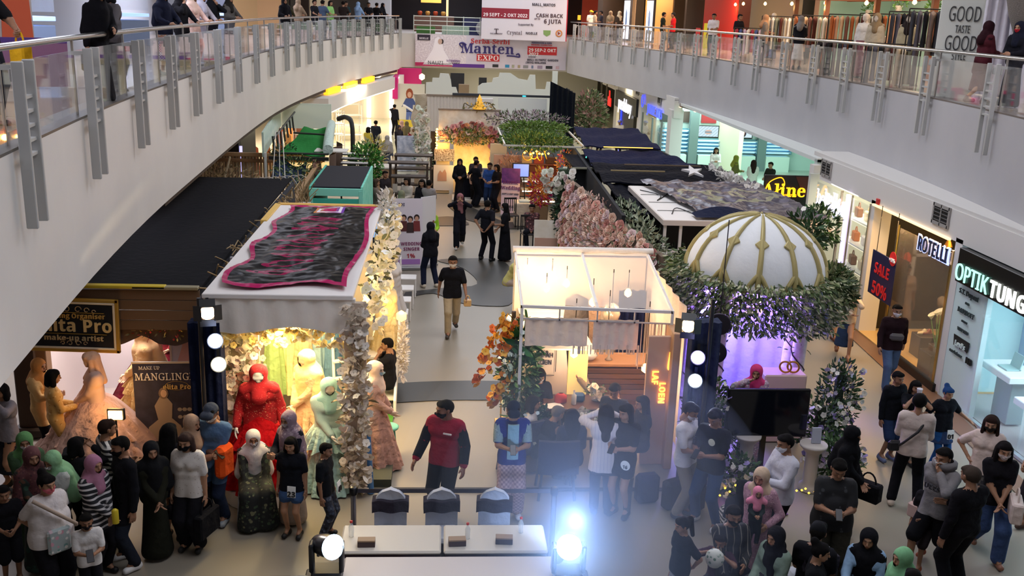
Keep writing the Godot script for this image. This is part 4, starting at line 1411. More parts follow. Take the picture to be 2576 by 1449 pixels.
func shops_left()->void:
	# shops under the left gallery, seen past the green-roofed booth
	struct("wall_left_shops",box(.3,3.3,70),M("#cfc9bf",.7),V(-11.5,1.65,-30))
	var blk:=struct("wall_left_bulkhead",band(LEFT,-.3,1.1,2.35,2.95,-42.0,-58.9,-1.0),M("#d9d6d2",.7))
	solo("light_strip","white light line under the curved bulkhead of the left shops","light",band(LEFT,-.26,.14,2.29,2.345,-43.0,-58.9,-1.0),glow("#fff6e8",2.2))
	for k in 3:solo("cove_lamp","orange light in the gap under the left gallery edge","light",box(.2,.24,2.0),glow("#ffae20",1.7),V(soft_edge(LEFT,-44.5-k*3.6)-.02,3.1,-44.5-k*3.6),V(0,-10,0),"orange lights under the left gallery")
	struct("trim_11",band(LEFT,.1,.5,3.1,3.25,-18.0,-58.9,-1.0),M("#4a4038",.6))
	shop_light(V(-7.4,3.1,-48),4,8.0,"#fff0d8",90.0)
	shop_light(V(-4.6,2.9,-57.5),2,4.0,"#fff0d8",40.0)
	shop_light(V(-8.2,3.1,-36),3,4.0,"#ffe2c8",26.0)
	shop_light(V(-8.6,3.1,-18),3,5.0,"#f4f0ff",16.0)
	struct("wall_left_end",box(9,3.2,.2),M("#e0d4bc",.7),V(-7.2,1.6,-62.5))
	for k in 2:solo("light_column",["tall white light strip at the far end of the left walkway","second white light strip at the end of the left walkway"][k],"light",box(.25,2.6,.1,.01),glow("#fff8ee",2.4),V(-3.3-k*1.4,1.35,-62.2))
	var mg:=thing("pink_fascia_corner","magenta corner panel under the end of the left gallery","panel",V(-2.3,2.55,-59.2))
	part(mg,"panel",box(1.4,1.5,.3,.02),M("#c4106c",.5),V(.2,.0,0))
	part(mg,"return_panel",box(.3,1.2,3.0,.02),M("#d0147a",.5),V(-.5,-.2,1.4))
	var pv:=thing("shop_wall_picture","tall wall panel with a painted standing woman in a blue jacket, at the far left","poster",V(-2.0,0,-56.5))
	part(pv,"panel",box(1.7,2.6,.06),M("#d8d4c8",.6),V(0,1.3,0))
	part(pv,"yellow_base",box(1.5,.6,.03),M("#d8c038",.6),V(0,.3,.04))
	part(pv,"painted_hair",extrude(disc(.2,.3,12),.01),M("#9a4a2a",.7),V(.0,2.05,.045))
	part(pv,"painted_face",extrude(disc(.12,.16,12),.01),M("#d8a890",.7),V(.0,2.0,.055))
	part(pv,"painted_jacket",extrude([Vector2(-.2,.3),Vector2(.2,.3),Vector2(.42,-.1),Vector2(.2,-.05),Vector2(.17,-.45),Vector2(-.17,-.45),Vector2(-.2,-.05),Vector2(-.45,-.2)],.01),M("#44548a",.7),V(.0,1.5,.05))
	part(pv,"painted_trousers",extrude([Vector2(-.17,.0),Vector2(.17,.0),Vector2(.2,-.95),Vector2(.08,-.95),Vector2(.0,-.2),Vector2(-.1,-.95),Vector2(-.22,-.95)],.01),M("#5a70b0",.7),V(.0,1.08,.05))
	for k in 16:
		var zz:=-40.0-k*1.05
		solo("clothes_rail_garment","garment on the rails of the lit left shop","garment",lathe([[.05,1.2],[.18,1.1],[.2,.5],[.26,0]],10,.5),cloth(["#8a4a34","#d8b890","#e8dcc8","#b8683c","#c8a070","#5a3a4a"][k % 6]),V(-7.6+(k % 3)*.7,0,zz),V(0,k*37,0),"garments in the left shop")
	for k in 3:
		var r:=thing("display_rack",["white display rack in the left shop, nearest the green booth","white display rack in the middle of the left shop","white display rack at the far end of the left shop"][k],"rack",V(-5.9+k*.5,0,-43.5-k*4.0),20)
		var l:=[]
		for sx in [-.6,.6]:
			for sz in [-.25,.25]:l.append([V(sx,0,sz),V(sx,1.9,sz)])
		for yy in [.3,.8,1.3,1.85]:
			for sz in [-.25,.25]:l.append([V(-.6,yy,sz),V(.6,yy,sz)])
		part(r,"frame",bars(l,.025),M("#e6e2dc",.5))
		for yy in [.3,.8,1.3]:part(r,"shelf_board",box(1.2,.03,.5),M("#d8cfc0",.6),V(0,yy,0))
	solo("shop_partition","brown wooden partition of the crowded left shop","partition",box(.1,1.9,2.4,.01),M("#8a4a2c",.6),V(-6.4,.95,-45.5),V(0,-12,0))
	# dark kiosks nearer, left of the green-roofed booth
	var bk:=thing("black_kiosk","black kiosk with a small red framed screen, left of the green-roofed booth","kiosk",V(-8.1,0,-33.5))
	part(bk,"wall_panel",box(2.6,2.4,.2,.01),M("#101012",.6),V(0,1.2,0))
	part(bk,"side_panel",box(.2,2.6,3,.01),M("#15151a",.6),V(1.2,1.3,-1.2))
	part(bk,"screen_frame",box(.75,.8,.06),glow("#c01830",.7),V(-.7,1.9,.12))
	part(bk,"screen",box(.5,.5,.04),glow("#ffc8d8",1.2),V(-.75,1.95,.16))
	part(bk,"light_strip",box(.08,2.0,.08),glow("#b8b4ff",1.6),V(1.35,1.1,.2))

func disc(rx:float,ry:float,n:=16)->Array:
	var l:=[]
	for i in n:l.append(Vector2(cos(TAU*i/n)*rx,sin(TAU*i/n)*ry))
	return l

func garment_rack(label:String,at:Vector3,turn:float,w:float,cols:Array,group:String,h:=1.45,n:=0)->void:
	var r:=thing("clothes_rack",label,"rack",at,turn)
	var l:=[[V(-w/2,0,0),V(-w/2,h,0)],[V(w/2,0,0),V(w/2,h,0)],[V(-w/2,h,0),V(w/2,h,0)]]
	part(r,"frame",bars(l,.018),M("#3a332e",.4,.5))
	for s in [-1,1]:part(r,"foot",box(.04,.04,.5,.005),M("#3a332e",.4,.5),V(s*w/2,.02,0))
	var c:=n if n>0 else int(w/.14)
	for i in c:
		var len:=rng.randf_range(.75,1.15)
		var g:=solo("hung_garment","%s garment on the %s" % [cols[i % cols.size()][1],group.trim_prefix("garments on the ")],"garment",lathe([[.02,0],[.2,-.06],[.21,-.12],[.17,-.5],[.22,-len]],8,.28),cloth(cols[i % cols.size()][0]),O3,O3,group)
		g.position=r.transform*V(-w/2+.1+(w-.2)*i/maxi(c-1,1),h-.03,0)
		g.rotation_degrees.y=turn+90+rng.randf_range(-12,12)

func bulb(at:Vector3,label:String,group:String,power:=8.0,drop:=.5)->void:
	var b:=thing("hanging_bulb",label,"lamp",at,0,group)
	part(b,"glass",lathe([[0,-.07],[.06,-.03],[.065,.02],[.03,.08],[0,.09]],12),glow("#ffc878",power))
	part(b,"cord",box(.012,drop,.012),M("#141210",.7),V(0,.1+drop/2,0))

func lit_bay(called:String,label:String,a:Vector3,b:Vector3,h:float,frame:Variant,back:Variant,deep:=1.2)->Node3D:
	var m:=(a+b)/2.0
	var w:=a.distance_to(b)
	var t:=thing(called,label,"shop",V(m.x,F2,m.z),rad_to_deg(atan2(b.x-a.x,b.z-a.z))-90)
	part(t,"back_panel",box(w,h,.08),M(back,.6),V(0,h/2,-deep))
	part(t,"header",box(w,.3,.2,.01),M(frame,.5),V(0,h+.1,0))
	for s in [-1,1]:part(t,"side_panel",box(.15,h,deep,.01),M(frame,.5),V(s*w/2,h/2,-deep/2))
	return t

func shops_upper()->void:
	# right gallery, from the near white wall to the far end
	struct("wall_upper_right",box(.3,4,66),M("#d8d4cc",.7),V(18.6,F2+2,-30))
	struct("wall_upper_right_far",box(16,4,.3),M("#3a302a",.6),V(13.0,F2+2,-64.9),V(0,58,0))
	struct("wall_clothes_shop",boxes([[V(.15,3.4,13),V(17.6,F2+1.7,-33)],[V(3,3.4,.15),V(16.2,F2+1.7,-39.6)]]),M("#a9d0c4",.7))
	struct("wall_clothes_shop_timber",boxes([[V(.15,3.4,5.2),V(16.4,F2+1.7,-24.6)]]),M("#8a4a22",.55))
	shop_light(V(14.2,8.7,-24),3,5,"#ffead0",24.0)
	shop_light(V(14.2,8.7,-33),3,6,"#ffead0",32.0)
	shop_light(V(12.6,8.7,-45),2.5,6,"#ffd8b0",40.0)
	shop_light(V(10.5,8.7,-56),2.5,6,"#ffdcc0",40.0)
	shop_light(V(12.6,8.7,-14),3,6,"#f4f2ff",16.0)
	# the white wall with words
	var gw:=thing("feature_wall","white wall with the words GOOD TASTE GOOD STYLE on the right gallery","wall panel",V(10.962,5.25,-20.6),-27)
	part(gw,"panel",box(1.55,3.4,.15,.01),M("#d4d6d0",.6),V(.1,1.7,0))
	var ink:=M("#3a3a3c",.6)
	for e in [["GOOD",.3,1.72],["TASTE",.15,1.42],["GOOD",.3,1.13],["STYLE",.15,.87]]:
		letters(gw,e[0],e[1],ink,V(-.2,e[2],.085),O3,"Droid Sans",false,.55)
	letters(gw,"wardrobe",.11,M("#8a8078",.6),V(-.2,2.4,.085),O3,"Droid Sans",false,.7)
	for k in 3:solo("white_drape","long white curtain beside the lettered wall on the right gallery","curtain",sheet(func(u:float,v:float):return V((u-.5)*.7*(1.0-.4*v*(k % 2)),3.3*(1.0-v),.06*sin(u*24.0)),24,3),cloth("#d4d0da"),V(11.224,5.25,-20)+V(k*.35,0,k*.25),V(0,-27,0),"white curtains by the lettered wall")
	solo("tree_trunk_prop","dark grey textured hanging trunk shape at the top right edge","decoration",lathe([[.08,0],[.28,.5],[.5,1.3],[.65,2.4]],12),blotch("#5a5450","#8a827c",.08,.5),V(11.04,5.25,-18.9)+V(0,1.2,0))
	# timber frame of the clothes shop with bulbs
	var tf:=thing("timber_shop_frame","brown timber frame across the clothes shop with bulbs hung from it","frame",V(13.4,F2,0))
	var tm:=M("#7a4424",.55)
	for z in [-23.2,-27.4,-31.2,-35.4,-38.6]:part(tf,"post",box(.16,3.0,.16,.01),tm,V(.0,1.5,z))
	for s in [.0,2.2]:part(tf,"beam",box(.16,.2,16.0,.01),tm,V(s,2.35,-31))
	for z in [-25,-29.5,-33.2,-37]:part(tf,"cross_beam",box(2.4,.14,.14,.01),tm,V(1.1,2.3,z))
	for e in [V(13.4,7.376,-45.682),V(13.4,7.363,-42.488),V(13.4,7.349,-39.145),V(13.4,7.361,-35.588),V(13.4,7.343,-32.035),V(13.4,7.349,-28.662),V(13.4,7.346,-46.951)]:
		bulb(e,"warm bare bulb hanging across the front of the clothes shop","bulbs of the clothes shop")
		lamp_omni(e+V(-.15,-.15,0),"#ffc070",.55,.08)
	for k in 3:
		var w:=thing("hanging_light_panel",["wide white light panel over the clothes shop, left","wide white light panel over the middle of the clothes shop","wide white light panel over the clothes shop, right"][k],"light",V(15.0,F2+2.45,-36+k*4.2))
		part(w,"diffuser",box(.5,.22,1.9,.01),glow("#fff6ea",1.8))
		part(w,"hanger",box(.03,.8,.03),M("#888",.5),V(0,.5,0))
	for k in 5:
		var hp:=thing("hanging_plant","small green potted plant hanging before the mint wall","plant",V(15.6,F2+1.75+(k % 2)*.15,-37+k*2.5),0,"hanging plants of the clothes shop")
		part(hp,"pot",lathe([[.0,0],[.1,.02],[.13,.2]],10),M("#d8d0c4",.6))
		leaves(hp,"foliage",26,.22,["#4a7a2c","#6a9a3c","#3a6426"],V(0,.3,0),V(.24,.2,.24))
	var warm:=[["#b8683c","rust"],["#d8a078","peach"],["#e0b890","apricot"],["#8a5a4a","brown"]]
	var grey:=[["#3a3a40","charcoal"],["#5a5660","grey"],["#222226","black"],["#7a6a64","taupe"]]
	var mixd:=[["#5a3028","maroon"],["#c8b8a0","beige"],["#e8ddcc","cream"],["#7a7a68","sage"]]
	for e in [["rack of rust and peach clothes in the clothes shop",V(12.057,5.25,-29.5),1.5,warm,"peach rack",1.7],["tall rack of dark clothes beside the lettered wall",V(11.602,5.25,-23.6),1.2,grey,"dark rack",1.85],["rack of maroon and beige clothes on the left of the clothes shop",V(11.816,5.25,-35),1.6,mixd,"maroon rack",1.6],["low rack of grey skirts in front of the beige coat",V(11.112,5.25,-24.6),1.3,grey+mixd,"low front rack",1.0],["low rack of dark clothes left of the beige dress",V(11.022,5.25,-27.8),1.3,grey,"low middle rack",1.0],["low rack of red and blue clothes near the shoe wall",V(11.524,5.25,-37.5),1.5,[["#a83848","red"],["#4a5a8a","blue"],["#c8a8b8","pink"],["#d8d0c8","cream"]],"red and blue rack",1.15],["rack of brown clothes behind the grey headscarf",V(11.776,5.25,-32),1.4,warm+mixd,"brown rack",1.65],["tall rack of black and taupe clothes by the timber wall",V(12.319,5.25,-26.2),1.3,grey,"taupe rack",1.8],["rack of cream clothes at the back of the clothes shop",V(12.742,5.25,-29),1.4,mixd+warm,"cream rack",1.75]]:
		garment_rack(e[0],e[1],-24,e[2],e[3],"garments on the "+e[4],e[5])
	var ct:=thing("display_table","dark table with folded clothes before the mint wall of the clothes shop","table",V(15.0,F2,-33.4))
	part(ct,"tabletop",box(.8,.06,2.6,.01),M("#3a2418",.4),V(0,.85,0))
	for s in [[-.3,-1.2],[.3,-1.2],[-.3,1.2],[.3,1.2]]:part(ct,"leg",box(.06,.82,.06),M("#3a2418",.4),V(s[0],.41,s[1]))
	for k in 6:solo("folded_clothes","folded stack of clothes on the dark table of the clothes shop","clothes",box(.35,.14+.04*(k % 3),.32,.03),cloth(["#d8c8b0","#8a6a5a","#b8a898"][k % 3]),V(15.0,.88+F2+.09,-34.4+k*.42),V(0,k*5,0),"folded clothes on the dark table")
	var ps:=thing("plant_poster","pair of narrow pictures of green leaves on the timber wall","picture",V(16.25,F2+1.5,-24.2),-90)
	for s in [-.3,.3]:part(ps,"picture",box(.42,1.5,.03),blotch("#bfe8c8","#2f7a4a",.08,.3),V(s,0,.02))
	# shoe shop in red, dark front, lit hat shop and the far shops
	var rd:=lit_bay("red_shoe_wall","red wall of lit shoe shelves on the right gallery",V(14.138,5.25,-47),V(13.595,5.25,-51),2.6,"#3a1410","#b01c12",.6)
	for k in 5:
		part(rd,"shelf_board",box(2.7,.05,.35,.005),M("#d8401c",.4),V(0,.35+k*.42,-.35))
		part(rd,"light_strip",box(2.6,.04,.04),glow("#ff9a30",3.0),V(0,.35+k*.42-.05,-.25))
		for j in 6:
			var s:=part(self,numbered("display_shoe"),proto_mesh("shoe~"),M(["#e8dcc8","#d8c0a0","#c83828"][(k+j) % 3],.5))
			s.transform=rd.transform*Transform3D(Basis(Vector3.UP,.9),V(-1.15+j*.45,.38+k*.42,-.35))
			tag(s,"shoe on the lit shelves of the red shoe wall","shoe","shoes on the red wall")
	lamp_area(rd.transform*V(0,2.4,.6),V(.3,-1,-.4),2,.5,"#ff8040",3.0)
	struct("wall_upper_pier",boxes([[V(.5,3.6,.8),V(14.6,F2+1.8,-41.0)]]),M("#2a2626",.5))
	var ys:=solo("yellow_sale_board","bright yellow sale board at the dark shop front beside the red shoe wall","sign",box(.05,1.2,.75,.01),M("#d8d020",.6),V(12.698,5.25,-49)+V(0,.61,0),V(0,8,0))
	solo("red_sale_board","small red sale board beside the yellow one","sign",box(.05,.95,.5,.01),M("#b82830",.6),V(12.503,5.25,-50)+V(0,.49,0),V(0,8,0))
	var hs:=lit_bay("hat_shop","warmly lit shop wall hung with small bags and hats",V(13.007,5.25,-55),V(12.094,5.25,-58),2.9,"#5a4a3a","#d8a860",.8)
	for k in 26:
		var g:=solo("hung_bag","small bag hung on the warmly lit wall of the hat shop","bag",bag_mesh(.3,.4,.12),M(["#e8d0a0","#8a6a40","#5a4a3a","#d8b068"][k % 4],.6),O3,O3,"bags in the hat shop")
		g.transform=hs.transform*Transform3D(Basis(),V(-1.3+(k % 7)*.42,.4+(k/7)*.55,-.7))
	lamp_area(hs.transform*V(0,2.6,.5),V(.4,-1,-.3),2.4,.5,"#ffc870",6.0)
	for e in [[V(10.266,5.25,-57.5),"white glowing poster panel with a standing woman, at the far right gallery",1.7],[V(11.084,5.25,-55),"white glowing panel left of the warm hat shop",2.0]]:
		var lp:=thing("light_box",e[1],"light box",V(e[0].x,F2,e[0].z),-82)
		part(lp,"case",box(1.15,2.3,.12,.01),M("#3a3a3e",.4),V(0,1.2,0))
		part(lp,"lit_face",box(1.0,2.1,.04),glow("#dfeaff",1.0),V(0,1.2,.06))
		part(lp,"printed_figure",extrude([Vector2(-.12,.3),Vector2(0,.5),Vector2(.12,.3),Vector2(.16,-.2),Vector2(.08,-.75),Vector2(-.08,-.75),Vector2(-.16,-.2)],.01),M("#7a98c8",.6),V(0,1.3,.09))
	var os:=lit_bay("orange_shop","orange lit shop at the far end of the right gallery",V(10.783,5.25,-65),V(9.192,5.25,-66),3.0,"#1a1614","#d8481c",1.0)
	part(os,"light_strip",box(2.6,.3,.1),glow("#ffb030",1.4),V(0,1.2,-.8))
	lamp_area(os.transform*V(0,2.7,.2),V(.4,-1,-.3),2.4,.5,"#ff8a40",7.0)
	var ws:=lit_bay("sneaker_wall","lit wall of sneaker shelves on the right gallery",V(11.626,5.25,-60),V(11.331,5.25,-61),2.8,"#4a4038","#e8c8a0",.5)
	for k in 7:part(ws,"shelf_board",box(1.0,.05,.3),M("#8a6a4a",.5),V(0,.3+k*.35,-.3))
	lamp_area(ws.transform*V(0,2.6,.5),V(.4,-1,-.3),1.0,.5,"#ffdca8",3.0)
	# dark doorway panels along the right upper wall
	struct("wall_upper_dark",boxes([[V(1.6,3.6,.4),V(13.306,5.25,-53)+V(0,1.8,0)]]),M("#3a3432",.5))
	# left gallery
	struct("wall_upper_left",box(.3,4,66),M("#cfd0d6",.7),V(-12.5,F2+2,-28))
	struct("wall_upper_left_columns",box(.9,4,.9,.02),M("#cfd2dc",.6),V(-8.1,F2+2,-18.8))
	struct("wall_upper_left_column",box(1.1,4,1.1,.02),M("#cfd2dc",.6),V(-9.3,F2+2,-36.5))
	struct("wall_upper_left_column",box(1.3,4,1.0,.02),M("#cfd2dc",.6),V(-3.9,F2+2,-60.6))
	shop_light(V(-8,8.8,-9),4,6,"#f0f0ff",16.0)
	shop_light(V(-8.5,8.8,-22),4,7,"#e6ecff",26.0)
	shop_light(V(-9.5,8.8,-40),4,8,"#e8ecff",40.0)
	for e in [[V(-9.6,F2,-23.5),"blue-white glass vitrine behind the leaning people on the left gallery"],[V(-10.2,F2,-33.0),"blue-lit glass counter by the white column on the left gallery"],[V(-9.4,F2,-41.2),"blue-lit glass case right of the white column on the left gallery"]]:
		var vt:=thing("glass_vitrine",e[1],"display case",e[0],60)
		part(vt,"base",box(1.5,.8,.7,.01),M("#7a8aa8",.4),V(0,.4,0))
		part(vt,"lit_band",box(1.52,.1,.74,.01),glow("#9fc0ff",1.1),V(0,.95,0))
		part(vt,"glass_top",box(1.5,.7,.7),glass("#d8e8ff",.1),V(0,1.45,0))
	struct("wall_upper_left_shops",boxes([[V(.3,3.7,3.2),V(-10.6,F2+1.85,-44.5),V(0,-18,0)],[V(.3,3.7,3.4),V(-8.9,F2+1.85,-53),V(0,-20,0)]]),M("#241f22",.5))
	for e in [["#c8a070",V(-9.6,F2,-46.6)],["#e0b080",V(-9.0,F2,-49.6)],["#d8c8a8",V(-7.4,F2,-56.2)]]:
		var bay:=lit_bay("lit_shop_bay","warm lit shop bay behind the crowd at the far left gallery",e[1]+V(.4,0,-1),e[1]+V(-.4,0,1.2),3.2,"#3a302c",e[0],.6)
		bay.set_meta("group","lit bays of the far left gallery")
		lamp_area(bay.transform*V(0,2.9,.6),V(-.3,-1,-.3),1.6,.4,"#ffd8a8",4.0)
	var rb:=thing("standing_banner","tall banner with a red and an orange robe at the upper left corner","banner",V(-6.622,5.25,-17.475)+V(-1.1,0,-.2),38)
	part(rb,"panel",box(1.5,2.6,.04),M("#c8c0bc",.6),V(0,1.3,0))
	part(rb,"printed_robe",extrude([Vector2(-.45,-1.1),Vector2(.25,-1.1),Vector2(.2,.5),Vector2(.05,.9),Vector2(-.2,.9),Vector2(-.35,.5)],.01),M("#b8282c",.7),V(-.1,1.3,.035))
	part(rb,"printed_robe",extrude([Vector2(-.25,-1.1),Vector2(.3,-1.1),Vector2(.25,.6),Vector2(.05,1.0),Vector2(-.15,.6)],.01),M("#d8603c",.7),V(.45,1.3,.03))
	var pt:=thing("planter_display","low white display with pebbles behind the glass at the left edge","display",V(-4.456,5.25,-11.467)+V(-2.1,0,-1.2),20)
	part(pt,"plinth",box(2.6,.35,.8,.02),M("#b8a898",.5),V(0,.17,0))
	part(pt,"shelf_board",box(2.4,.03,.6),M("#7a5a48",.5),V(0,.6,0))
	for k in 14:part(pt,"pebble",lathe([[0,-.06],[.09,0],[0,.06]],8),M(["#a89880","#8a7a68","#c0b098"][k % 3],.7),V(-1.1+k*.17,.4+(k % 2)*.03,rng.randf_range(-.25,.25)))
	var ob:=thing("pink_banner","low pink and violet banner on the glass by the black-veiled visitor","banner",V(-4.513,5.25,-14.714)+V(-1.9,0,-1.2),24)
	part(ob,"panel",box(1.2,.7,.03),M("#9a6a8c",.6),V(0,.45,0))
	part(ob,"stripe",box(1.2,.08,.035),M("#5a3a8a",.6),V(0,.8,0))
	# far end: hanging banner over the gallery, wide banner on its edge, dark hall behind
	far_end()

func leaves(under:Node,called:String,n:int,size:float,cols:Array,mid:Vector3,ext:Vector3,mesh:Mesh=null,outward:=true)->MultiMeshInstance3D:
	if not cache.has("leaf"):cache["leaf"]=leaf_mesh(1.0,.42)
	var list:=[]
	if size>.14:
		n=int(n*2.4)
		size *= .58
	for i in n:
		var d:=rv()
		while d.length()>1.0:d=rv()
		var dir:=(d+rv()*.6+V(0,.15,0)).normalized()
		var up:=turned(dir,rng.randf()*TAU)
		var b:=Basis(up.x,up.z,-up.y).scaled(Vector3.ONE*size*rng.randf_range(.6,1.2))
		list.append(Transform3D(b,mid+d*ext))
	var tints:=[]
	for c in cols:tints.append(Color(c).srgb_to_linear())
	return scatter(under,called,mesh if mesh else cache["leaf"],leafy("#ffffff"),list,tints)

func far_end()->void:
	var z:=-60.0
	var s:=thing("wide_banner","wide white wedding-fair banner along the edge of the far gallery","banner",V(0,0,z+.1))
	var l:=-1.8;var r:=7.15;var y0:=3.4;var y1:=5.25
	part(s,"cloth_panel",box(r-l,y1-y0,.03),blotch("#d9d2de","#cfc6d4",.01,3.0),V((l+r)/2,(y0+y1)/2,0))
	part(s,"photo_area",sheet(func(u:float,v:float):return V(l+u*3.0,y1-v*(y1-y0),.02),1,1),blotch("#c9bcc4","#f0e8ec",.04,1.2),O3)
	part(s,"printed_veil",extrude([Vector2(-.9,-.8),Vector2(.9,-.8),Vector2(.55,-.3),Vector2(.3,.1),Vector2(.22,.65),Vector2(0,.82),Vector2(-.2,.7),Vector2(-.32,.1),Vector2(-.6,-.35)],.01),M("#f2ecf2",.7),V(l+1.35,4.3,.04))
	part(s,"printed_face",extrude(disc(.12,.16),.01),M("#c8a898",.7),V(l+1.45,4.85,.055))
	part(s,"printed_hair",extrude(disc(.1,.14),.01),M("#2a1c1c",.7),V(l+1.56,4.85,.05))
	var put:=func(t:String,h:float,c:Variant,x:float,y:float,f:="Droid Sans",bold:=true,w:=1.0):letters(s,t,h,M(c,.6),V(x,y,.04),O3,f,bold,w)
	put.call("NAUZI",.2,"#3a3440",l+1.2,3.62,"Droid Sans",false,1.2)
	put.call("WEDDING",.12,"#7a4a8a",l+2.25,3.75,"Droid Serif",true)
	put.call("PHOTO  MAKE UP",.06,"#4a4450",l+2.3,3.62)
	put.call("Serba-Serbi",.28,"#c8282e",2.6,4.93,"Droid Serif",true,1.05)
	put.call("Manten",.56,"#332a72",2.45,4.5,"Droid Serif",true,1.1)
	part(s,"letter_swash",bars([smooth_line([V(.95,4.55,.05),V(.8,4.75,.05),V(1.0,4.82,.05),V(1.2,4.7,.05)]),smooth_line([V(3.6,4.15,.05),V(4.0,4.14,.05),V(4.35,4.1,.05),V(4.3,4.28,.05),V(4.15,4.22,.05)])],.045),M("#332a72",.6))
	part(s,"red_word_plate",box(1.35,.4,.02),M("#c8282e",.6),V(2.5,4.0,.03))
	put.call("EXPO",.3,"#f4ecf0",2.5,3.98,"Droid Serif",true,1.15)
	put.call("PERNIKAHAN & EXPO",.09,"#4a3a72",5.65,4.95)
	put.call("WEDDING CELEBRATION",.08,"#c8282e",5.65,4.83)
	part(s,"red_date_plate",box(1.75,.48,.02),M("#c8282e",.6),V(5.7,4.5,.03))
	put.call("29 SEP-2 OKT",.2,"#ffffff",5.7,4.53)
	put.call("2022",.2,"#ffffff",5.2,4.29)
	put.call("ATRIUM",.09,"#6a606c",5.1,4.12,"Droid Sans",false)
	put.call("MALL OLYMPIC GARDEN",.12,"#3a3440",5.75,3.96)
	put.call("(MOG) MALANG",.12,"#3a3440",5.35,3.8)
	part(s,"footer_strip",box(2.2,.2,.02),M("#b8265c",.6),V(l+1.1,3.52,.03))
	part(s,"footer_strip",box(1.9,.2,.02),M("#5a2a8a",.6),V(l+3.15,3.5,.03))
	for e in [[2.95,"#2a2a2e",.35],[3.65,"#2a8ab8",.25],[4.0,"#a8a890",.15],[4.35,"#a89878",.15],[4.75,"#8a8a8e",.3],[5.15,"#6a7a9a",.12],[5.6,"#9a8aa0",.3],[6.15,"#2a2a2e",.4],[6.65,"#c8a8b0",.2]]:
		part(s,"sponsor_mark",box(e[2],.17,.02,.004),M(e[1],.6),V(e[0],3.55,.03))
	var plate:=part(s,"corner_plate",box(.75,.32,.02),M("#2a1c30",.6),V(l+.5,5.05,.035))
	letters(s,"NOELLE",.11,M("#e8e0e8",.6),V(l+.5,5.0,.055))
	var h:=thing("hanging_banner","white hanging banner with date and sponsors above the wide fair banner","banner",V(0,0,z+1.0))
	part(h,"cloth_panel",box(4.95,4.2,.03),M("#d6d2dc",.7),V(4.5,7.2,0))
	part(h,"edge_tape",box(.06,4.2,.035),M("#b82838",.6),V(6.98,7.2,0))
	var put2:=func(t:String,hh:float,c:Variant,x:float,y:float,bold:=true,w:=1.0,f:="Droid Sans"):letters(h,t,hh,M(c,.6),V(x,y,.03),O3,f,bold,w)
	part(h,"date_plate",box(2.75,.56,.02),M("#8a1c30",.6),V(3.4,6.57,.02))
	put2.call("29 SEPT - 2 OKT 2022",.2,"#f0e8ec",3.4,6.47)
	put2.call("CASH BACK",.22,"#4a3038",5.95,6.52)
	put2.call("UP TO",.09,"#6a4a54",5.25,6.32)
	put2.call("6 JUTA",.25,"#4a3038",6.15,6.2)
	put2.call("Supported By",.11,"#5a4a54",4.6,5.98,false)
	put2.call("MALL_MATOS",.16,"#3a3038",5.6,7.12)
	put2.call("T",.28,"#4a3a44",2.9,5.55,true,1.0,"Droid Serif")
	put2.call("THE HARMONY",.08,"#6a5a64",2.9,5.42,false)
	put2.call("Crystal",.2,"#6a5a64",3.95,5.5,false,1.0,"Droid Serif")
	put2.call("NOELLE",.14,"#3a2a34",4.95,5.5)
	part(h,"sponsor_shield",extrude([Vector2(-.22,.15),Vector2(.22,.15),Vector2(.2,-.08),Vector2(0,-.2),Vector2(-.2,-.08)],.01),M("#7a9a5a",.6),V(5.85,5.55,.03))
	part(h,"sponsor_ring",lathe([[.14,.01],[.2,.01],[.2,0],[.14,0],[.14,.01]],20),M("#c8782a",.6),V(6.55,5.55,.03),V(90,0,0))
	part(h,"sponsor_arrow",extrude([Vector2(-.07,.1),Vector2(.1,0),Vector2(-.07,-.1)],.01),M("#8a3a2a",.6),V(6.55,5.55,.03))
	struct("wall_far_upper",box(16,4,.2),M("#1c1a20",.7),V(4,F2+2,-71))
	shop_light(V(0,8.6,-66),4,2.5,"#e8ecff",14.0)
	struct("ceiling_far_upper",box(24,.2,15),M("#a8a6a2",.9),V(3,9.1,-68.4))
	var fr:=thing("far_railing","white pipe railing with a green plant box at the far gallery","railing",V(-.2,F2,z+.1))
	var rl:=[]
	for k in 4:rl.append([V(-1.7,.25+k*.25,0),V(2.2,.25+k*.25,0)])
	for k in 5:rl.append([V(-1.7+k*.97,0,0),V(-1.7+k*.97,1.05,0)])
	part(fr,"rails",bars(rl,.025),M("#d8e0d8",.4,.3))
	part(fr,"plant_box",box(1.1,.4,.3,.02),M("#4a7a3a",.7),V(-1.0,.22,-.4))
	part(fr,"pale_sheet",box(1.6,.5,.03),blotch("#c8d8d0","#8aa898",.05,.8),V(.75,.25,-.1))
	var st:=thing("food_stall","warmly lit food stall with a thatch-coloured front at the far gallery","stall",V(-.7,F2,-66.5))
	part(st,"lit_back",box(1.3,1.6,.1),glow("#ffb050",1.1),V(-.3,2.6,0))
	part(st,"counter",box(2.6,1.0,.6,.02),M("#7a5a4a",.6),V(-.1,.5,.6))
	part(st,"pillar",box(.14,3.2,.14),glow("#ffd898",.8),V(.75,1.6,.4))
	for k in 4:solo("stall_pot","small orange pot on the counter of the far food stall","pot",lathe([[.0,0],[.12,.02],[.16,.2],[.1,.28]],10),M(["#c8502a","#d8a04a"][k % 2],.5),V(-1.7+k*.5,F2+1.0,-65.9),O3,"pots on the far food stall")
	var pn:=thing("navy_booth","dark blue booth panel with a pale round seat at the far gallery","booth",V(1.9,F2,z-.5))
	part(pn,"panel",box(1.3,1.0,.1,.01),M("#2a2e58",.6),V(-.3,.45,0))
	part(pn,"round_disc",extrude(disc(.4,.42,24),.04),M("#a8a8b0",.6),V(.25,.42,.1))
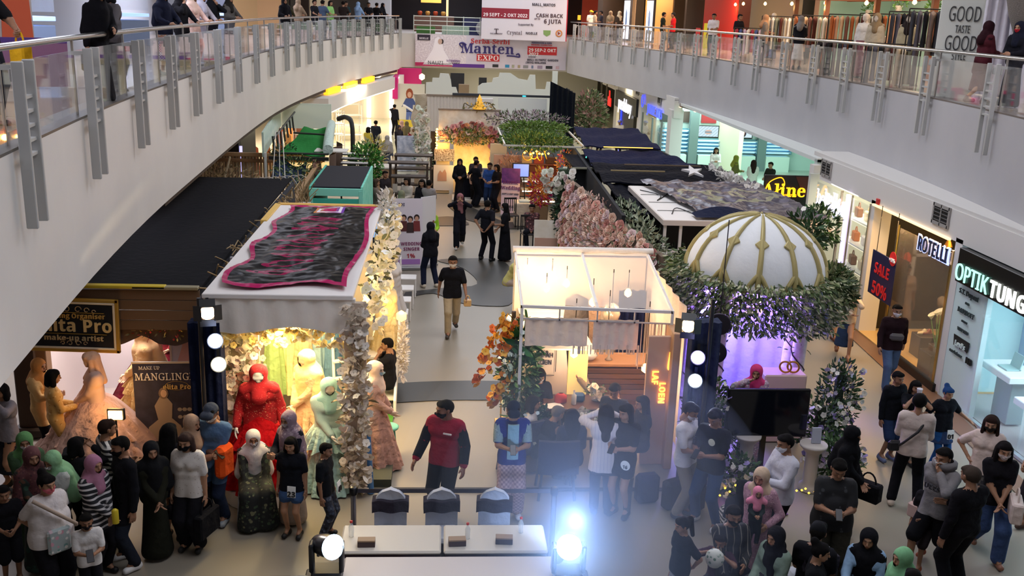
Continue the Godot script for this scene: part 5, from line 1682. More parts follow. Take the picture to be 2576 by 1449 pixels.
	# below the far gallery
	struct("wall_far_lower",box(14,3.3,.2),M("#b8b4ac",.7),V(3.5,1.65,-69))
	shop_light(V(3.5,3.2,-63.5),6,3,"#fff6e4",20.0)

func skirt_sheet(y0:float,r0:float,y1:float,r1:float,folds:int,amp:float,lift:=.0)->Mesh:
	return sheet(func(u:float,v:float):
		var e:=pow(v,.75)
		var r:=lerpf(r0,r1,e)*(1.0+amp*v*sin(u*TAU*folds+2.0*sin(u*TAU*2.0))+amp*.5*v*sin(u*TAU*(folds*2+3)+v*4.0))
		return V(cos(u*TAU)*r,lerpf(y0,y1,v)+lift*v*sin(u*TAU*folds),sin(u*TAU)*r),folds*10,10,true)

func gown(o:Dictionary,r:float,folds:=9,tiers:=[],mat:Variant=null)->Node3D:      # tiers:[top height,drop,radius above,radius below]
	o.doll=true
	o.bot="slim"
	o.sex="f"
	o.shoe=""
	o.tuck=true
	o.bc=o.tc
	if not o.has("w"):o.w=1.2
	var p:=person(o)
	var m:Material=wear(mat if mat else o.tc)
	var s:float=o.get("h",1.7)/1.7
	part(p,"gown_skirt",skirt_sheet(1.04*s,.12*s,.02,r,folds,.10),m)
	for t in tiers:part(p,"flounce",skirt_sheet(t[0],t[2],t[0]-t[1],t[3],folds+5,.14,.02),m)
	return p

func sequins(under:Node,n:int,y0:float,y1:float,r0:float,r1:float,c:Color)->void:
	if not cache.has("seq"):cache["seq"]=lathe([[0,-.004],[.006,0],[0,.004]],6)
	var l:=[]
	for i in n:
		var t:=rng.randf()
		var a:=rng.randf()*TAU
		var r:=lerpf(r0,r1,t)+.012
		l.append(Transform3D(Basis(),V(cos(a)*r,lerpf(y0,y1,t),sin(a)*r)))
	scatter(under,"sequins",cache["seq"],M(c,.15,.4),l)

func blossoms(under:Node,called:String,n:int,mesh:Mesh,cols:Array,place:Callable,size:=1.0)->void:      # single flowers,each a part
	for i in mini(n,290):
		var t:Transform3D=place.call(i)
		var q:=part(under,called,mesh,leafy(cols[rng.randi() % cols.size()],.2))
		q.transform=Transform3D(t.basis.scaled(Vector3.ONE*size*rng.randf_range(.75,1.2)),t.origin)

func around_dir()->Basis:
	var d:=(rv()+V(0,0,.8)).normalized()
	return turned(d,rng.randf()*TAU)

func planks(under:Node,called:String,n:int,w:float,h:float,d:float,mats_:Array,at:Vector3,upright:=false)->void:
	for k in n:
		var off:=(k+.5)/n-.5
		if upright:part(under,called,box(w/n-.008,h,d*rng.randf_range(.85,1.0),.004),mats_[rng.randi() % mats_.size()],at+V(off*w,0,0))
		else:part(under,called,box(w,h/n-.008,d*rng.randf_range(.85,1.0),.004),mats_[rng.randi() % mats_.size()],at+V(0,off*h,0))

func fair_left()->void:
	var brown:=[M("#5a4432",.6),M("#634b37",.6),M("#54402f",.6)]
	# the brown bridal booth under the gallery
	var b:=thing("bridal_booth","brown wooden bridal booth with a flat black cloth roof under the left gallery","booth")
	var roof:=cloth("#0a0b12",.12)
	part(b,"roof_cloth",slab(func(u:float,v:float):return V(lerpf(-6.35,lerpf(-3.58,-3.72,v),u),2.62+.03*sin(u*9.0)*sin(v*6.0)-.03*sin(PI*u),lerpf(-14.25,-24.2,v)),16,20,V(0,.05,0)),roof)
	planks(b,"fascia_board",4,2.75,.62,.07,brown,V(-4.95,2.3,-14.25))
	part(b,"yellow_edge",box(1.7,.05,.12,.01),M("#c8b02c",.6),V(-4.9,2.66,-14.22))
	part(b,"pale_edge",box(.95,.05,.12,.01),M("#8a8266",.6),V(-4.05,2.65,-14.22))
	part(b,"valance",sheet(func(u:float,v:float):return V(-6.2+u*2.6,2.0-v*(.12+.16*absf(sin(u*PI*3.0))),-14.3+.02*sin(u*60.0)),60,3),blotch("#3a2c22","#6a5444",.1,.2))
	part(b,"column",box(.16,2.2,.2,.01),M("#7a6048",.6),V(-5.95,1.1,-14.35))
	part(b,"column",box(.34,2.1,.45,.02),M("#4a3526",.6),V(-6.32,1.05,-14.75))
	part(b,"column_base",box(.5,.16,.6,.03),M("#3a2a1e",.6),V(-6.32,.2,-14.75))
	part(b,"corner_column",box(.1,2.5,.1,.01),M("#1a1c2a",.7),V(-3.62,1.25,-14.3))
	part(b,"back_wall",box(2.6,2.5,.08),M("#d8d2d8",.7),V(-4.9,1.25,-16.7))
	part(b,"side_wall",box(.08,2.5,2.3),M("#c9c2c4",.7),V(-6.2,1.25,-15.7))
	part(b,"side_wall",box(.08,2.5,9.8),M("#20242f",.8),V(-3.68,1.25,-19.3))
	part(b,"platform",box(2.7,.1,2.5,.01),M("#c4bcb8",.6),V(-4.95,.05,-15.5))
	leaves(b,"tinsel",130,.07,["#d8b040","#c83a2a","#6a5a2c","#e8d070"],V(-4.2,1.95,-14.32),V(.55,.14,.08))
	lamp_area(V(-4.9,2.45,-15.4),Vector3.DOWN,1.6,.8,"#fff0e8",9.0)
	solo("booth_ceiling_light","lit panel under the black roof of the brown bridal booth","light",box(1.6,.03,.8),glow("#fff0dc",1.0),V(-4.9,2.5,-15.4))
	var fl:=thing("window_frame_prop","small white lit frame with red flowers by the left column of the bridal booth","frame",V(-5.75,1.62,-15.6))
	part(fl,"frame",boxes([[V(.5,.04,.04),V(0,.25,0)],[V(.5,.04,.04),V(0,-.25,0)],[V(.04,.5,.04),V(.25,0,0)],[V(.04,.5,.04),V(-.25,0,0)]]),glow("#e8e0ff",.9))
	part(fl,"panel",box(.46,.14,.02),M("#c8b8e0",.6),V(0,-.16,-.02))
	leaves(fl,"red_flowers",40,.07,["#b82020","#d83a2a","#2a1a14"],V(.0,.12,.03),V(.22,.2,.05))
	var rf:=thing("red_flower_garland","garland of red flowers hanging at the right of the bridal booth","flowers",V(-4.05,1.75,-14.9))
	blossoms(rf,"flower",90,flower_mesh(.05),["#d8301c","#e85a30","#b81c14"],func(i):return Transform3D(around_dir(),V(-.35+.95*(i % 30)/30.0,.12*sin((i % 30)*.4)-.5*maxf(0,.3-(i % 30)/30.0)*(i/30.0),0)+rv()*.07))
	leaves(rf,"leaves",30,.09,["#3a5a24"],V(.1,.05,0),V(.5,.1,.06))
	var es:=thing("framed_sign","black sign in a gold frame reading elita Pro make-up artist","sign",V(-5.36,2.1,-14.08),0)
	es.rotation_degrees.z=-1.5
	part(es,"board",box(1.2,.72,.03),M("#12131c",.4))
	var fm:=M("#c9a24a",.35,.6)
	part(es,"frame",boxes([[V(1.3,.05,.06),V(0,.385,0)],[V(1.3,.05,.06),V(0,-.385,0)],[V(.05,.82,.06),V(.625,0,0)],[V(.05,.82,.06),V(-.625,0,0)]],.008),fm)
	part(es,"inner_frame",boxes([[V(1.2,.03,.05),V(0,.345,.01)],[V(1.2,.03,.05),V(0,-.345,.01)],[V(.03,.7,.05),V(.585,0,.01)],[V(.03,.7,.05),V(-.585,0,.01)]],.006),M("#d8ceb8",.5))
	letters(es,"Wedding Organiser",.075,M("#c9a45a",.4,.4),V(.0,.15,.03),O3,"Droid Sans",true,1.0)
	letters(es,"elita Pro",.2,M("#d8c08a",.4,.3),V(.02,.0,.03),O3,"Droid Sans",true)
	letters(es,"make-up artist",.08,M("#c9b48a",.4,.4),V(.0,-.19,.03),O3,"Droid Sans",true,1.12)
	part(es,"rule",boxes([[V(.9,.008,.01),V(0,.2,.03)],[V(.95,.008,.01),V(0,-.125,.03)]]),fm)
	var scr:=[]
	for s in [-1,1]:
		for k in [[.08,.25,.05],[.2,.24,.04],[.3,.22,.03],[.06,-.27,.04],[.16,-.27,.03]]:
			var arc:=[]
			for i in 12:arc.append(V(s*(k[0]+cos(i*.5)*k[2]*(1.0-i*.04)),k[1]+sin(i*.5)*k[2]*(1.0-i*.04),.025))
			scr.append(arc)
	part(es,"scroll_ornament",bars(scr,.007,5),M("#b8a07a",.4,.5))
	# gowns of the bridal booth
	var pinkg:=cloth("#c9a596",.9)
	gown({"label": "faceless mannequin in a wide dusty pink gown with a long veil, bridal booth","at":V(-5.159,0,-13.735)+V(.1,.1,-.15),"h":1.65,"f":-70,"top": "long","tc":blotch("#b8948a","#d8bcae",.15,.2),"hair": "long","hc": "#d8ac90","skin": "#e0b898","blank":true,"L": "clasp","R": "clasp"},.95,8,[[.72,.3,.3,.62],[.45,.3,.5,.85]],pinkg)
	gown({"label": "mannequin in a dark red ball gown behind the dusty pink gown","at":V(-4.75,.1,-15.9),"h":1.75,"f":-15,"top": "long","tc":blotch("#6a1420","#9a2430",.12,.3),"hair": "none","skin": "#d8b8a0","L": "hip","R": "front"},.8,7,[],cloth("#5e1420",.8))
	gown({"label": "mannequin in a cream gown under a long cream headscarf beside the black poster","at":V(-4.62,.1,-14.9),"h":1.72,"f":-80,"top": "long","tc":cloth("#d8b884",.8),"hair": "hijab_long","hc": "#d8b48a","skin": "#e0c0a0","blank":true,"L": "clasp","R": "clasp"},.4,7,[[.95,.25,.2,.34],[.7,.3,.28,.42]],cloth("#cfae72",.9))
	var pf:=thing("framed_picture","framed picture of a bride in pink with a red crown, right of the cream gown","picture",V(-3.86,1.72,-14.45),-4)
	part(pf,"board",box(.46,.85,.03),M("#b8b0b4",.6))
	part(pf,"frame",boxes([[V(.5,.03,.05),V(0,.43,0)],[V(.5,.03,.05),V(0,-.43,0)],[V(.03,.86,.05),V(.24,0,0)],[V(.03,.86,.05),V(-.24,0,0)]]),M("#c9b8a0",.4))
	part(pf,"printed_gown",extrude([Vector2(-.2,-.4),Vector2(.18,-.4),Vector2(.1,-.05),Vector2(.12,.2),Vector2(.02,.28),Vector2(-.1,.18),Vector2(-.08,-.05)],.006),M("#c99484",.7),V(.02,0,.022))
	part(pf,"printed_face",extrude(disc(.05,.07),.006),M("#d8b098",.7),V(.03,.28,.026))
	part(pf,"printed_crown",extrude(disc(.11,.06),.006),M("#b82a2a",.7),V(.02,.36,.03))
	var mb:=thing("roll_up_banner","dark roll-up banner reading MAKE UP MANGLINGI with a seated bride","banner",V(-4.1,0,-13.95),3)
	part(mb,"panel",box(.84,1.52,.02),blotch("#2c2c42","#403e58",.02,1.5),V(0,.82,0))
	part(mb,"base",box(.9,.07,.2,.01),M("#8a8a8c",.4,.6),V(0,.035,0))
	part(mb,"top_edge",box(.86,.025,.03),M("#c8b8a8",.5),V(0,1.58,0))
	letters(mb,"MAKE UP",.05,M("#e8e0dc",.5),V(-.18,1.5,.012),O3,"Droid Serif",false)
	letters(mb,"MANGLINGI",.11,M("#f0e8e4",.5),V(.02,1.36,.012),O3,"Droid Serif",false,.95)
	letters(mb,"elita Pro",.075,M("#d8b878",.5),V(.2,1.2,.012))
	part(mb,"oval_mark",lathe([[.16,.004],[.168,.004],[.168,0],[.16,0]],24,.42),M("#c9a45a",.5),V(.2,1.22,.016),V(90,0,0))
	part(mb,"printed_dress",extrude([Vector2(-.28,-.35),Vector2(.3,-.35),Vector2(.22,-.1),Vector2(.1,.02),Vector2(.12,.25),Vector2(.04,.36),Vector2(-.06,.36),Vector2(-.14,.22),Vector2(-.1,.0),Vector2(-.24,-.12)],.006),M("#a8988e",.7),V(.0,.68,.016))
	part(mb,"printed_headscarf",extrude(disc(.07,.09),.006),M("#8a7468",.7),V(.0,1.1,.02))
	part(mb,"printed_face",extrude(disc(.045,.06),.006),M("#d8b49c",.7),V(.005,1.1,.027))
	for k in 6:part(mb,"printed_rose",extrude(disc(.035,.03,8),.005),M("#a8a0a0",.7),V(.22+(k % 3)*.07,.72+(k/3)*.12,.016))
	var fld:=thing("flood_lamp","small bright flood lamp shining in front of the pink gown","lamp",V(-4.552,0,-12.916)+V(0,0,-.25))
	part(fld,"stand",bars([[V(0,0,0),V(0,1.0,0)],[V(0,.1,0),V(.25,0,.1)],[V(0,.1,0),V(-.25,0,.1)],[V(0,.1,0),V(0,0,-.28)]],.014),M("#151515",.5))
	part(fld,"housing",box(.24,.17,.06,.01),M("#2a2622",.5),V(0,1.08,-.03))
	part(fld,"lamp_face",box(.19,.13,.02,.004),glow("#ffd080",14.0),V(0,1.08,.012))
	lamp_spot(fld.position+V(0,1.08,.12),V(.1,.15,-1),"#ffc070",.01,40)
	lamp_omni(fld.position+V(-.1,1.2,-.25),"#ffbe6a",.3,.1)
	# floor passage at the very left
	# white-flowered boutique with the tarpaulin on its roof
	var q:=thing("boutique_booth","white bridal boutique with flower columns and a crumpled banner on its roof","booth")
	part(q,"roof_panel",box(2.0,.07,6.3,.01),M("#ded9d6",.7),V(-2.2,2.93,-16.0))
	part(q,"roof_edge",box(2.0,.08,.14,.01),M("#d8a850",.6),V(-2.22,2.95,-19.1))
	part(q,"roof_edge",box(.12,.08,1.6,.01),M("#d8b058",.6),V(-3.2,2.95,-18.3))
	part(q,"header_cloth",slab(func(u:float,v:float):return V(lerpf(-3.16,-1.22,u),2.95-v*(.5+.05*sin(u*8.0)),-12.88+.015*sin(u*40.0)),40,4,V(0,0,.03)),cloth("#ece6de",.1))
	for x in [-3.15,-1.22]:
		for z in [-12.95,-19.0]:part(q,"post",box(.09,2.9,.09,.006),M("#e0dcd8",.6),V(x,1.45,z))
	part(q,"back_wall",box(1.9,2.8,.08),M("#e3d8c4",.7),V(-2.2,1.4,-17.2))
	part(q,"side_wall",box(.08,2.8,4.4),M("#d8d0c4",.7),V(-3.18,1.4,-15.2))
	part(q,"side_curtain",sheet(func(u:float,v:float):return V(-3.12+.03*sin(u*50.0),2.6*(1.0-v),-12.9-u*.5),40,3),cloth("#8a7a6c",.3))
	lamp_area(V(-2.2,2.8,-14.3),Vector3.DOWN,1.4,1.6,"#ffdf9a",11.0)
	lamp_area(V(-2.2,2.42,-12.98),V(0,-1,-.1),1.6,.1,"#ffe4b0",4.0)
	solo("light_strip","warm light strip behind the front cloth of the boutique","light",box(1.6,.03,.06),glow("#ffe8b8",1.5),V(-2.2,2.46,-12.98))
	solo("booth_ceiling_light","warm lit panel under the roof of the white boutique","light",box(1.4,.03,1.6),glow("#ffe2a0",1.2),V(-2.2,2.86,-14.3))
	tarp()
	# flower columns
	var fc:=thing("orchid_bank","tall column of white orchids at the left front of the boutique","flowers",V(-2.84,0,-13.4))
	part(fc,"backing",box(.5,2.35,.08),M("#b0a888",.8),V(0,1.2,-.08))
	blossoms(fc,"orchid",288,flower_mesh(.062),["#f0ead8","#e8dec0","#f4f0e6"],func(i):return Transform3D(around_dir(),V(rng.randf_range(-.28,.28)*(1.0-.2*sin(i)),.1+2.3*i/288.0,rng.randf_range(0,.12))))
	leaves(fc,"leaves",60,.12,["#4a5a3a","#6a6a3a"],V(0,1.2,0),V(.28,1.15,.06))
	var f2:=thing("orchid_bank","pale column of white orchids at the right front of the boutique, above the moss strip","flowers",V(-1.18,0,-12.85))
	part(f2,"backing",box(.3,2.8,.1),M("#b8a898",.8),V(0,1.45,-.08))
	blossoms(f2,"orchid",288,flower_mesh(.055),["#e4d8c8","#d8c8b4","#f0e8dc"],func(i):return Transform3D(around_dir(),V(rng.randf_range(-.2,.2),.12+2.75*i/288.0,rng.randf_range(0,.12))))
	leaves(f2,"dry_leaves",140,.13,["#8a7a5a","#b8a888","#d8ccb4"],V(0,1.2,.02),V(.22,1.25,.1))
	var f3:=thing("flower_garland","garland of white orchids along the right eave of the boutique","flowers",V(-1.12,2.7,-13.0))
	blossoms(f3,"orchid",288,flower_mesh(.065),["#f2ecd8","#e8e0b8","#f4f0e6"],func(i):return Transform3D(around_dir(),V(.12+rng.randf_range(-.16,.18),rng.randf_range(-.35,.3),-6.3*i/288.0)))
	leaves(f3,"leaves",120,.14,["#2a2c1c","#5a5a3a","#8a8a5a"],V(.1,0,-3.1),V(.16,.3,3.1))
	var f4:=thing("flower_swag","yellow-lit swag of flowers under the front edge of the boutique roof","flowers",V(-2.2,2.42,-12.95))
	blossoms(f4,"flower",120,flower_mesh(.06),["#f0dc98","#f8ecc0","#e8c868"],func(i):return Transform3D(around_dir(),V(-.95+1.9*i/120.0,rng.randf_range(-.22,.08),0)))
	var f5:=thing("feather_spray","spray of white feathery grass at the back right corner of the boutique","flowers",V(-1.1,2.75,-19.0))
	leaves(f5,"plumes",90,.2,["#e8e4dc","#d8d4cc"],V(0,.2,0),V(.15,.35,.3))
	# dresses hung inside
	var cols:=[["#9ab87a","pale green"],["#e0cf9a","cream"],["#d8b890","sand"],["#8aa8b8","pale blue"],["#5a7fa0","blue"],["#7a9a8a","sage"]]
	for k in 6:
		solo("hanging_dress","long %s dress hanging at the back of the white boutique" % cols[k][1],"dress",skirt_sheet(1.9,.06,.35,.2,5,.2),cloth(cols[k][0],.5),V(-2.75+k*.24,.1,-15.6-.1*(k % 2)),V(0,k*30,0))
	var ld:=thing("white_ladder_shelf","white ladder shelf standing inside the boutique","ladder",V(-1.55,0,-15.2),20)
	part(ld,"rails",bars([[V(-.2,0,.1),V(-.14,1.9,-.3)],[V(.2,0,.1),V(.14,1.9,-.3)]],.025),M("#e8e4de",.5))
	for k in 6:part(ld,"rung",box(.36,.03,.1),M("#e8e4de",.5),V(0,.3+k*.28,.05-k*.06))
	var bl:=thing("bright_lamp","bright white lamp hung inside the boutique","lamp",V(-1.82,2.05,-14.2))
	part(bl,"bulb",lathe([[0,-.12],[.07,-.05],[.07,.05],[0,.12]],14),glow("#fff4d8",7.0))
	part(bl,"cord",box(.012,.7,.012),M("#222",.6),V(0,.45,0))
	lamp_omni(V(-1.82,2.05,-14.05),"#ffe8b8",2.0,.08)
	# mannequins at the front of the boutique
	var red:=cloth("#b40d14",.9)
	var rg:=gown({"label": "faceless mannequin in a bright red sequinned gown and red headscarf in front of the boutique","at":V(-2.5,.22,-12.9),"h":1.72,"f":8,"top": "long","tc":dots("#a80c14",["#ff6a50","#d8a080","#e03028"],90,2,.3),"hair": "hijab","hc":dots("#b01018",["#ff7060","#d8201c"],60,2,.2),"skin": "#e8e0d4","blank":true,"L": "loose","R": "loose","nod":0},.56,8,[[.86,.3,.22,.44],[.58,.25,.34,.52]],red)
	solo("gown_pedestal","low round white pedestal under the red gown","pedestal",lathe([[0,.22],[.5,.22],[.52,.2],[.52,0]],24),M("#d8d0c8",.6),V(-2.5,0,-12.9))
	sequins(rg,120,1.35,1.0,.17,.2,Color("#e8b070"))
	gown({"label": "faceless mannequin in a pale mint gown and mint headscarf at the boutique front","at":V(-1.58,0,-13.15),"h":1.66,"f":15,"top": "long","tc":blotch("#8ab0a8","#c8d8c8",.12,.25),"hair": "hijab","hc": "#9cc8bc","skin": "#e0d8c8","blank":true,"L": "loose","R": "clasp"},.42,10,[[.98,.32,.2,.36]],cloth("#a8c8be",.8))
	gown({"label": "faceless mannequin under a long cream veil behind the mint gown","at":V(-2.0,0,-14.1),"h":1.74,"f":-40,"top": "long","tc":cloth("#d8c09a",.7),"hair": "hijab_long","hc": "#e8d49a","skin": "#e0c8a8","blank":true,"L": "clasp","R": "clasp"},.5,9,[[.9,.35,.22,.4]],cloth("#d0ae88",.9))
	gown({"label": "mannequin in a dusty pink gown and bright headscarf with a face mask, outside the boutique","at":V(-1.0,0,-13.85),"h":1.66,"f":70,"top": "long","tc":cloth("#c49a88",.8),"hair": "hijab","hc": "#ecd0bc","skin": "#e0c0a8","mask": "#a8c0cc","L": "loose","R": "clasp"},.42,9,[],cloth("#b88c7c",.9))
	gown({"label": "dress form in a pale pleated dress with a lamp glowing inside, beside the boutique","at":V(-1.0,.35,-17.2),"h":1.7,"f":60,"top": "long","tc":cloth("#c8b890",.6),"hair": "none","skin": "#d8c8a8","blank":true},.36,14,[],cloth("#d8c498",.9))
	lamp_omni(V(-.72,1.55,-16.8),"#ffc060",.5,.1)
	solo("dress_lamp","small warm lamp glowing before the pale pleated dress","lamp",lathe([[0,-.1],[.09,-.04],[.09,.06],[0,.12]],14),glow("#ffcf70",3.0),V(-.72,1.42,-16.85))
	gown({"label": "mannequin in a white jacket and pale trousers along the right side of the boutique","at":V(-1.05,0,-20.2),"h":1.8,"f":70,"top": "coat","tc":blotch("#d8d4d0","#b8b4b4",.1,.2),"hair": "none","skin": "#d8d0c8","blank":true},.2,6,[],cloth("#c8c0bc",.5))
	gown({"label": "mannequin in a white lace dress near the roll-up banner of the left aisle","at":V(-1.25,0,-22.0),"h":1.7,"f":60,"top": "long","tc":cloth("#dcdad8",.6),"hair": "none","skin": "#d8d0c8","blank":true},.4,10,[],cloth("#d4d2d2",.9))
	# stool, folding screen and panel strip
	var st:=thing("stool","mint green round stool at the right of the boutique","stool",V(-.8,0,-14.12))
	part(st,"seat",lathe([[0,.02],[.14,.02],[.165,.005],[.16,-.02],[0,-.02]],22),M("#6fc9a6",.45),V(0,.5,0))
	for k in 4:part(st,"leg",tube([V(cos(k*PI/2+.6)*.12,.49,sin(k*PI/2+.6)*.12),V(cos(k*PI/2+.6)*.17,0,sin(k*PI/2+.6)*.17)],.012),M("#5aa88a",.4))
	var ws:=thing("white_stage_steps","white wooden steps with a fringed side, right of the boutique","steps",V(-.95,0,-16.6))
	for k in 4:part(ws,"step_board",box(.55,.05,.42,.006),M("#e6e2d6",.6),V(-.1,.25+k*.22,.55-k*.42))
	for s in [-.38,.19]:part(ws,"side_rail",extrude([Vector2(-.95,0),Vector2(-.85,0),Vector2(.8,1.0),Vector2(.8,1.2),Vector2(-.95,.3)],.04),M("#efebe0",.6),V(s,0,0),V(0,90,0))
	leaves(ws,"white_fringe",160,.16,["#e8e0d4","#d8ccc0"],V(.26,.8,-.3),V(.06,.5,.9))
	part(ws,"green_mat",box(.5,.02,.6),M("#4a8a24",.8),V(-.1,.02,.9))
	for k in 5:
		var ch:=thing("white_chair",["white wooden chair by the aisle nearest the steps","second white wooden chair along the left of the aisle","third white wooden chair along the left of the aisle","fourth white wooden chair along the left of the aisle","last white wooden chair before the roll-up banner"][k],"chair",V(-.95+.03*k,0,-19.3-k*.95),90,"")
		var wm:=M("#e4e0dc",.5)
		part(ch,"seat",box(.4,.04,.4,.01),wm,V(0,.45,0))
		for s in [[-.18,-.18,.95],[.18,-.18,.95],[-.18,.18,.44],[.18,.18,.44]]:part(ch,"leg",tube([V(s[0],0,s[1]),V(s[0],s[2],s[1])],.018,6),wm)
		for y in [.6,.75,.9]:part(ch,"back_slat",box(.36,.05,.02),wm,V(0,y,-.18))
	solo("moss_strip","dark moss and feather strip along the foot of the boutique's right corner","plants",boxes([[V(.6,.12,.7),V(0,.06,0)]]),blotch("#2a2c24","#5a5a4a",.2,.2),V(-1.0,0,-13.45))
	solo("blue_tube","thin standing tube with a blue foot at the boutique corner","post",tube([V(0,0,0),V(-.05,.9,-.05)],.05,10),M("#3a6a9a",.5),V(-.98,0,-12.92))
	green_side()

func tarp()->void:
	var im:=Image.create_empty(256,512,false,Image.FORMAT_RGB8)
	im.fill(Color("#a81256"))
	im.fill_rect(Rect2i(12,12,232,486),Color("#151317"))
	for y in range(14,70):
		for x in range(72,180):
			var d:=maxf(absf(x-126)/46.0,absf(y-42)/24.0)
			if d<1.0:im.set_pixel(x,y,Color("#d88a3a").lerp(Color("#6a3ab0"),(x-72)/108.0))
			if absf(d-.72)<.1:im.set_pixel(x,y,Color("#e8dce8"))
			if d<.45:im.set_pixel(x,y,Color("#b01a58"))
	var g:=RandomNumberGenerator.new()
	g.seed=4
	for k in 9:
		var cy:=105+k*42
		var cx:=120-k*3
		for y in range(cy-16,cy+16):
			for x in range(cx-62,cx+62):
				var p:=Vector2((x-cx)/62.0,(y-cy)/16.0)
				var d:=absf(p.length()-.72-.18*sin(p.angle()*(2+k % 3)+k))
				if d<.16 or (absf(p.y)<.22 and absf(p.x)<.6 and k % 2==0):im.set_pixel(x,y,Color("#8a1446"))
	var m:=StandardMaterial3D.new()
	m.albedo_texture=ImageTexture.create_from_image(im)
	m.roughness=.26
	m.metallic_specular=.25
	var n:=FastNoiseLite.new()
	n.frequency=.8
	n.fractal_octaves=3
	var mesh:=sheet(func(u:float,v:float):
		var e:=.08*sin(v*19.0)*(1.0 if u<.5 else .4)
		var x:=lerpf(lerpf(-2.92,-3.0,v)+e*(1.0-u),-1.28-.06*sin(v*9.0)*u,u)
		var z:=lerpf(-18.75,-13.15+.12*sin(u*7.0),v)
		return V(x,3.02+.05*n.get_noise_2d(x*1.2,z*.9)+.022*absf(n.get_noise_2d(x*2.2+z,z*3.0-x)),z),70,150)
	solo("roof_tarpaulin","crumpled glossy black banner with a magenta border lying on the boutique roof","tarpaulin",mesh,m)

func green_side()->void:
	# mint hut
	var h:=thing("mint_hut","turquoise booth with a black flat roof behind the boutique","booth",V(-2.85,0,-27.9))
	part(h,"front_panel",box(1.3,1.75,.06,.01),M("#35a892",.6),V(0,.9,1.85))
	part(h,"front_border",boxes([[V(1.4,.2,.08),V(0,1.95,1.85)],[V(.1,2.0,.08),V(-.65,1.0,1.86)],[V(.1,2.0,.08),V(.65,1.0,1.86)]],.008),M("#7fd0bc",.6))
	part(h,"side_panel",box(.06,2.1,3.7,.01),blotch("#58c0a8","#9adccc",.02,1.5),V(.68,1.05,0))
	part(h,"side_panel",box(.06,2.1,3.7,.01),M("#4ab09c",.6),V(-.68,1.05,0))
	part(h,"roof_panel",box(1.3,.05,3.6,.01),M("#0c0e1c",.9),V(0,2.06,0))
	solo("white_board","small white board leaning at the corner between the boutique and the turquoise booth","board",box(.55,.5,.04,.005),M("#d8d6d4",.6),V(-3.6,1.7,-24.6),V(-20,0,0))
	solo("white_panel_board","flat white board on top of the brown cloth behind the turquoise booth","board",box(1.0,.04,.7,.005),M("#dcd8d2",.6),V(-3.55,2.3,-31.4))
	var ws:=thing("white_step_rack","white slatted rack with dark bars behind the turquoise booth","rack",V(-2.85,1.7,-31.6))
	for k in 5:
		part(ws,"white_board",box(.85,.03,.34,.004),M("#dcd8d4",.6),V(0,.1*k,-.3*k+.6))
		part(ws,"dark_bar",box(.9,.035,.04),M("#2a2622",.5),V(0,.1*k-.02,-.3*k+.78))
	for s in [-.4,.4]:part(ws,"leg",box(.05,1.8,.05),M("#2a2622",.5),V(s,-.85,.3))
	solo("brown_drape","brown crumpled cloth hanging beside the turquoise booth roof","cloth",sheet(func(u:float,v:float):return V(-3.9+.1*sin(v*9.0)+.06*sin(u*17.0),2.2-v*1.9,-29.3-u*2.4),30,10),blotch("#4a3028","#7a5848",.05,.6))
	# brown cane screen with dried branches around a small garden booth
	var g:=thing("cane_booth","brown cane-walled garden booth with dried branches beside the black roof","booth")
	var cane:=[M("#8a6a48",.7),M("#7a5c3e",.7),M("#9a7a54",.7)]
	for k in 26:part(g,"cane_slat",box(.06,1.55,.16,.01),cane[k % 3],V(-3.72-.008*k,1.2,-24.3-k*.3))
	part(g,"top_rail",box(.12,.09,8.0,.01),cane[2],V(-3.8,2.02,-28.2),V(0,1.5,0))
	for k in 44:part(g,"back_slat",box(.07,1.2,.06,.01),M(["#b89a74","#a88a68","#c8ac88"][k % 3],.7),V(-8.0+k*.095,1.5,-31.2))
	part(g,"back_rail",box(4.4,.12,.14,.02),M("#b8946a",.7),V(-6.0,2.15,-31.1))
	part(g,"back_rail",box(4.4,.1,.14,.02),M("#8a6440",.7),V(-6.0,1.98,-31.0))
	var tw:=[]
	for k in 60:
		var z:=-23.6-rng.randf()*1.2-k*.02
		var a:=V(-3.62+rng.randf_range(-.1,.15),rng.randf_range(.6,1.6),z)
		tw.append([a,a+V(rng.randf_range(-.2,.2),.5,rng.randf_range(-.2,.2)),a+V(rng.randf_range(-.35,.35),rng.randf_range(.8,1.3),rng.randf_range(-.3,.3))])
	for k in 60:
		var z:=-14.6-rng.randf()*9.0
		var a:=V(-3.42+rng.randf_range(-.08,.08),2.5,z)
		tw.append([a,a+rv()*.12+V(0,.12,.2),a+V(rng.randf_range(-.15,.15),rng.randf_range(0,.35),.5)])
	stuff(part(g,"dried_branches",bars(tw,.012,4),M("#9a8460",.8)))
	leaves(g,"shrubs",160,.2,["#3a5a2c","#5a7040","#8a9a6a"],V(-4.4,1.9,-29.6),V(.7,.45,1.0))
	leaves(g,"dry_plants",120,.22,["#8a7a5a","#b8a074","#6a5a3a"],V(-6.6,1.7,-29.5),V(1.2,.35,1.0))
	part(g,"blue_cloth",slab(func(u:float,v:float):return V(-5.2+u*1.0,2.0+.12*sin(u*7.0)-v*.4,-30.6+v*.8),12,6,V(0,.02,0)),cloth("#3a4a68",.8))
	var wire:=[]
	for k in 9:
		var arc:=[]
		for i in 10:arc.append(V(-5.4+k*.16+cos(i*.35)*.3,1.5+sin(i*.35)*.5,-27.6-k*.1))
		wire.append(arc)
	part(g,"wire_hoops",bars(wire,.012,5),M("#c8c0b8",.5))
	part(g,"white_cords",bars([[V(-5.2,2.9,-31),V(-4.8,1.3,-27.5)],[V(-5.1,2.9,-31),V(-4.5,1.4,-27.2)],[V(-5.0,2.9,-31),V(-4.3,1.5,-27.0)]],.014,5),M("#d8d4cc",.5))
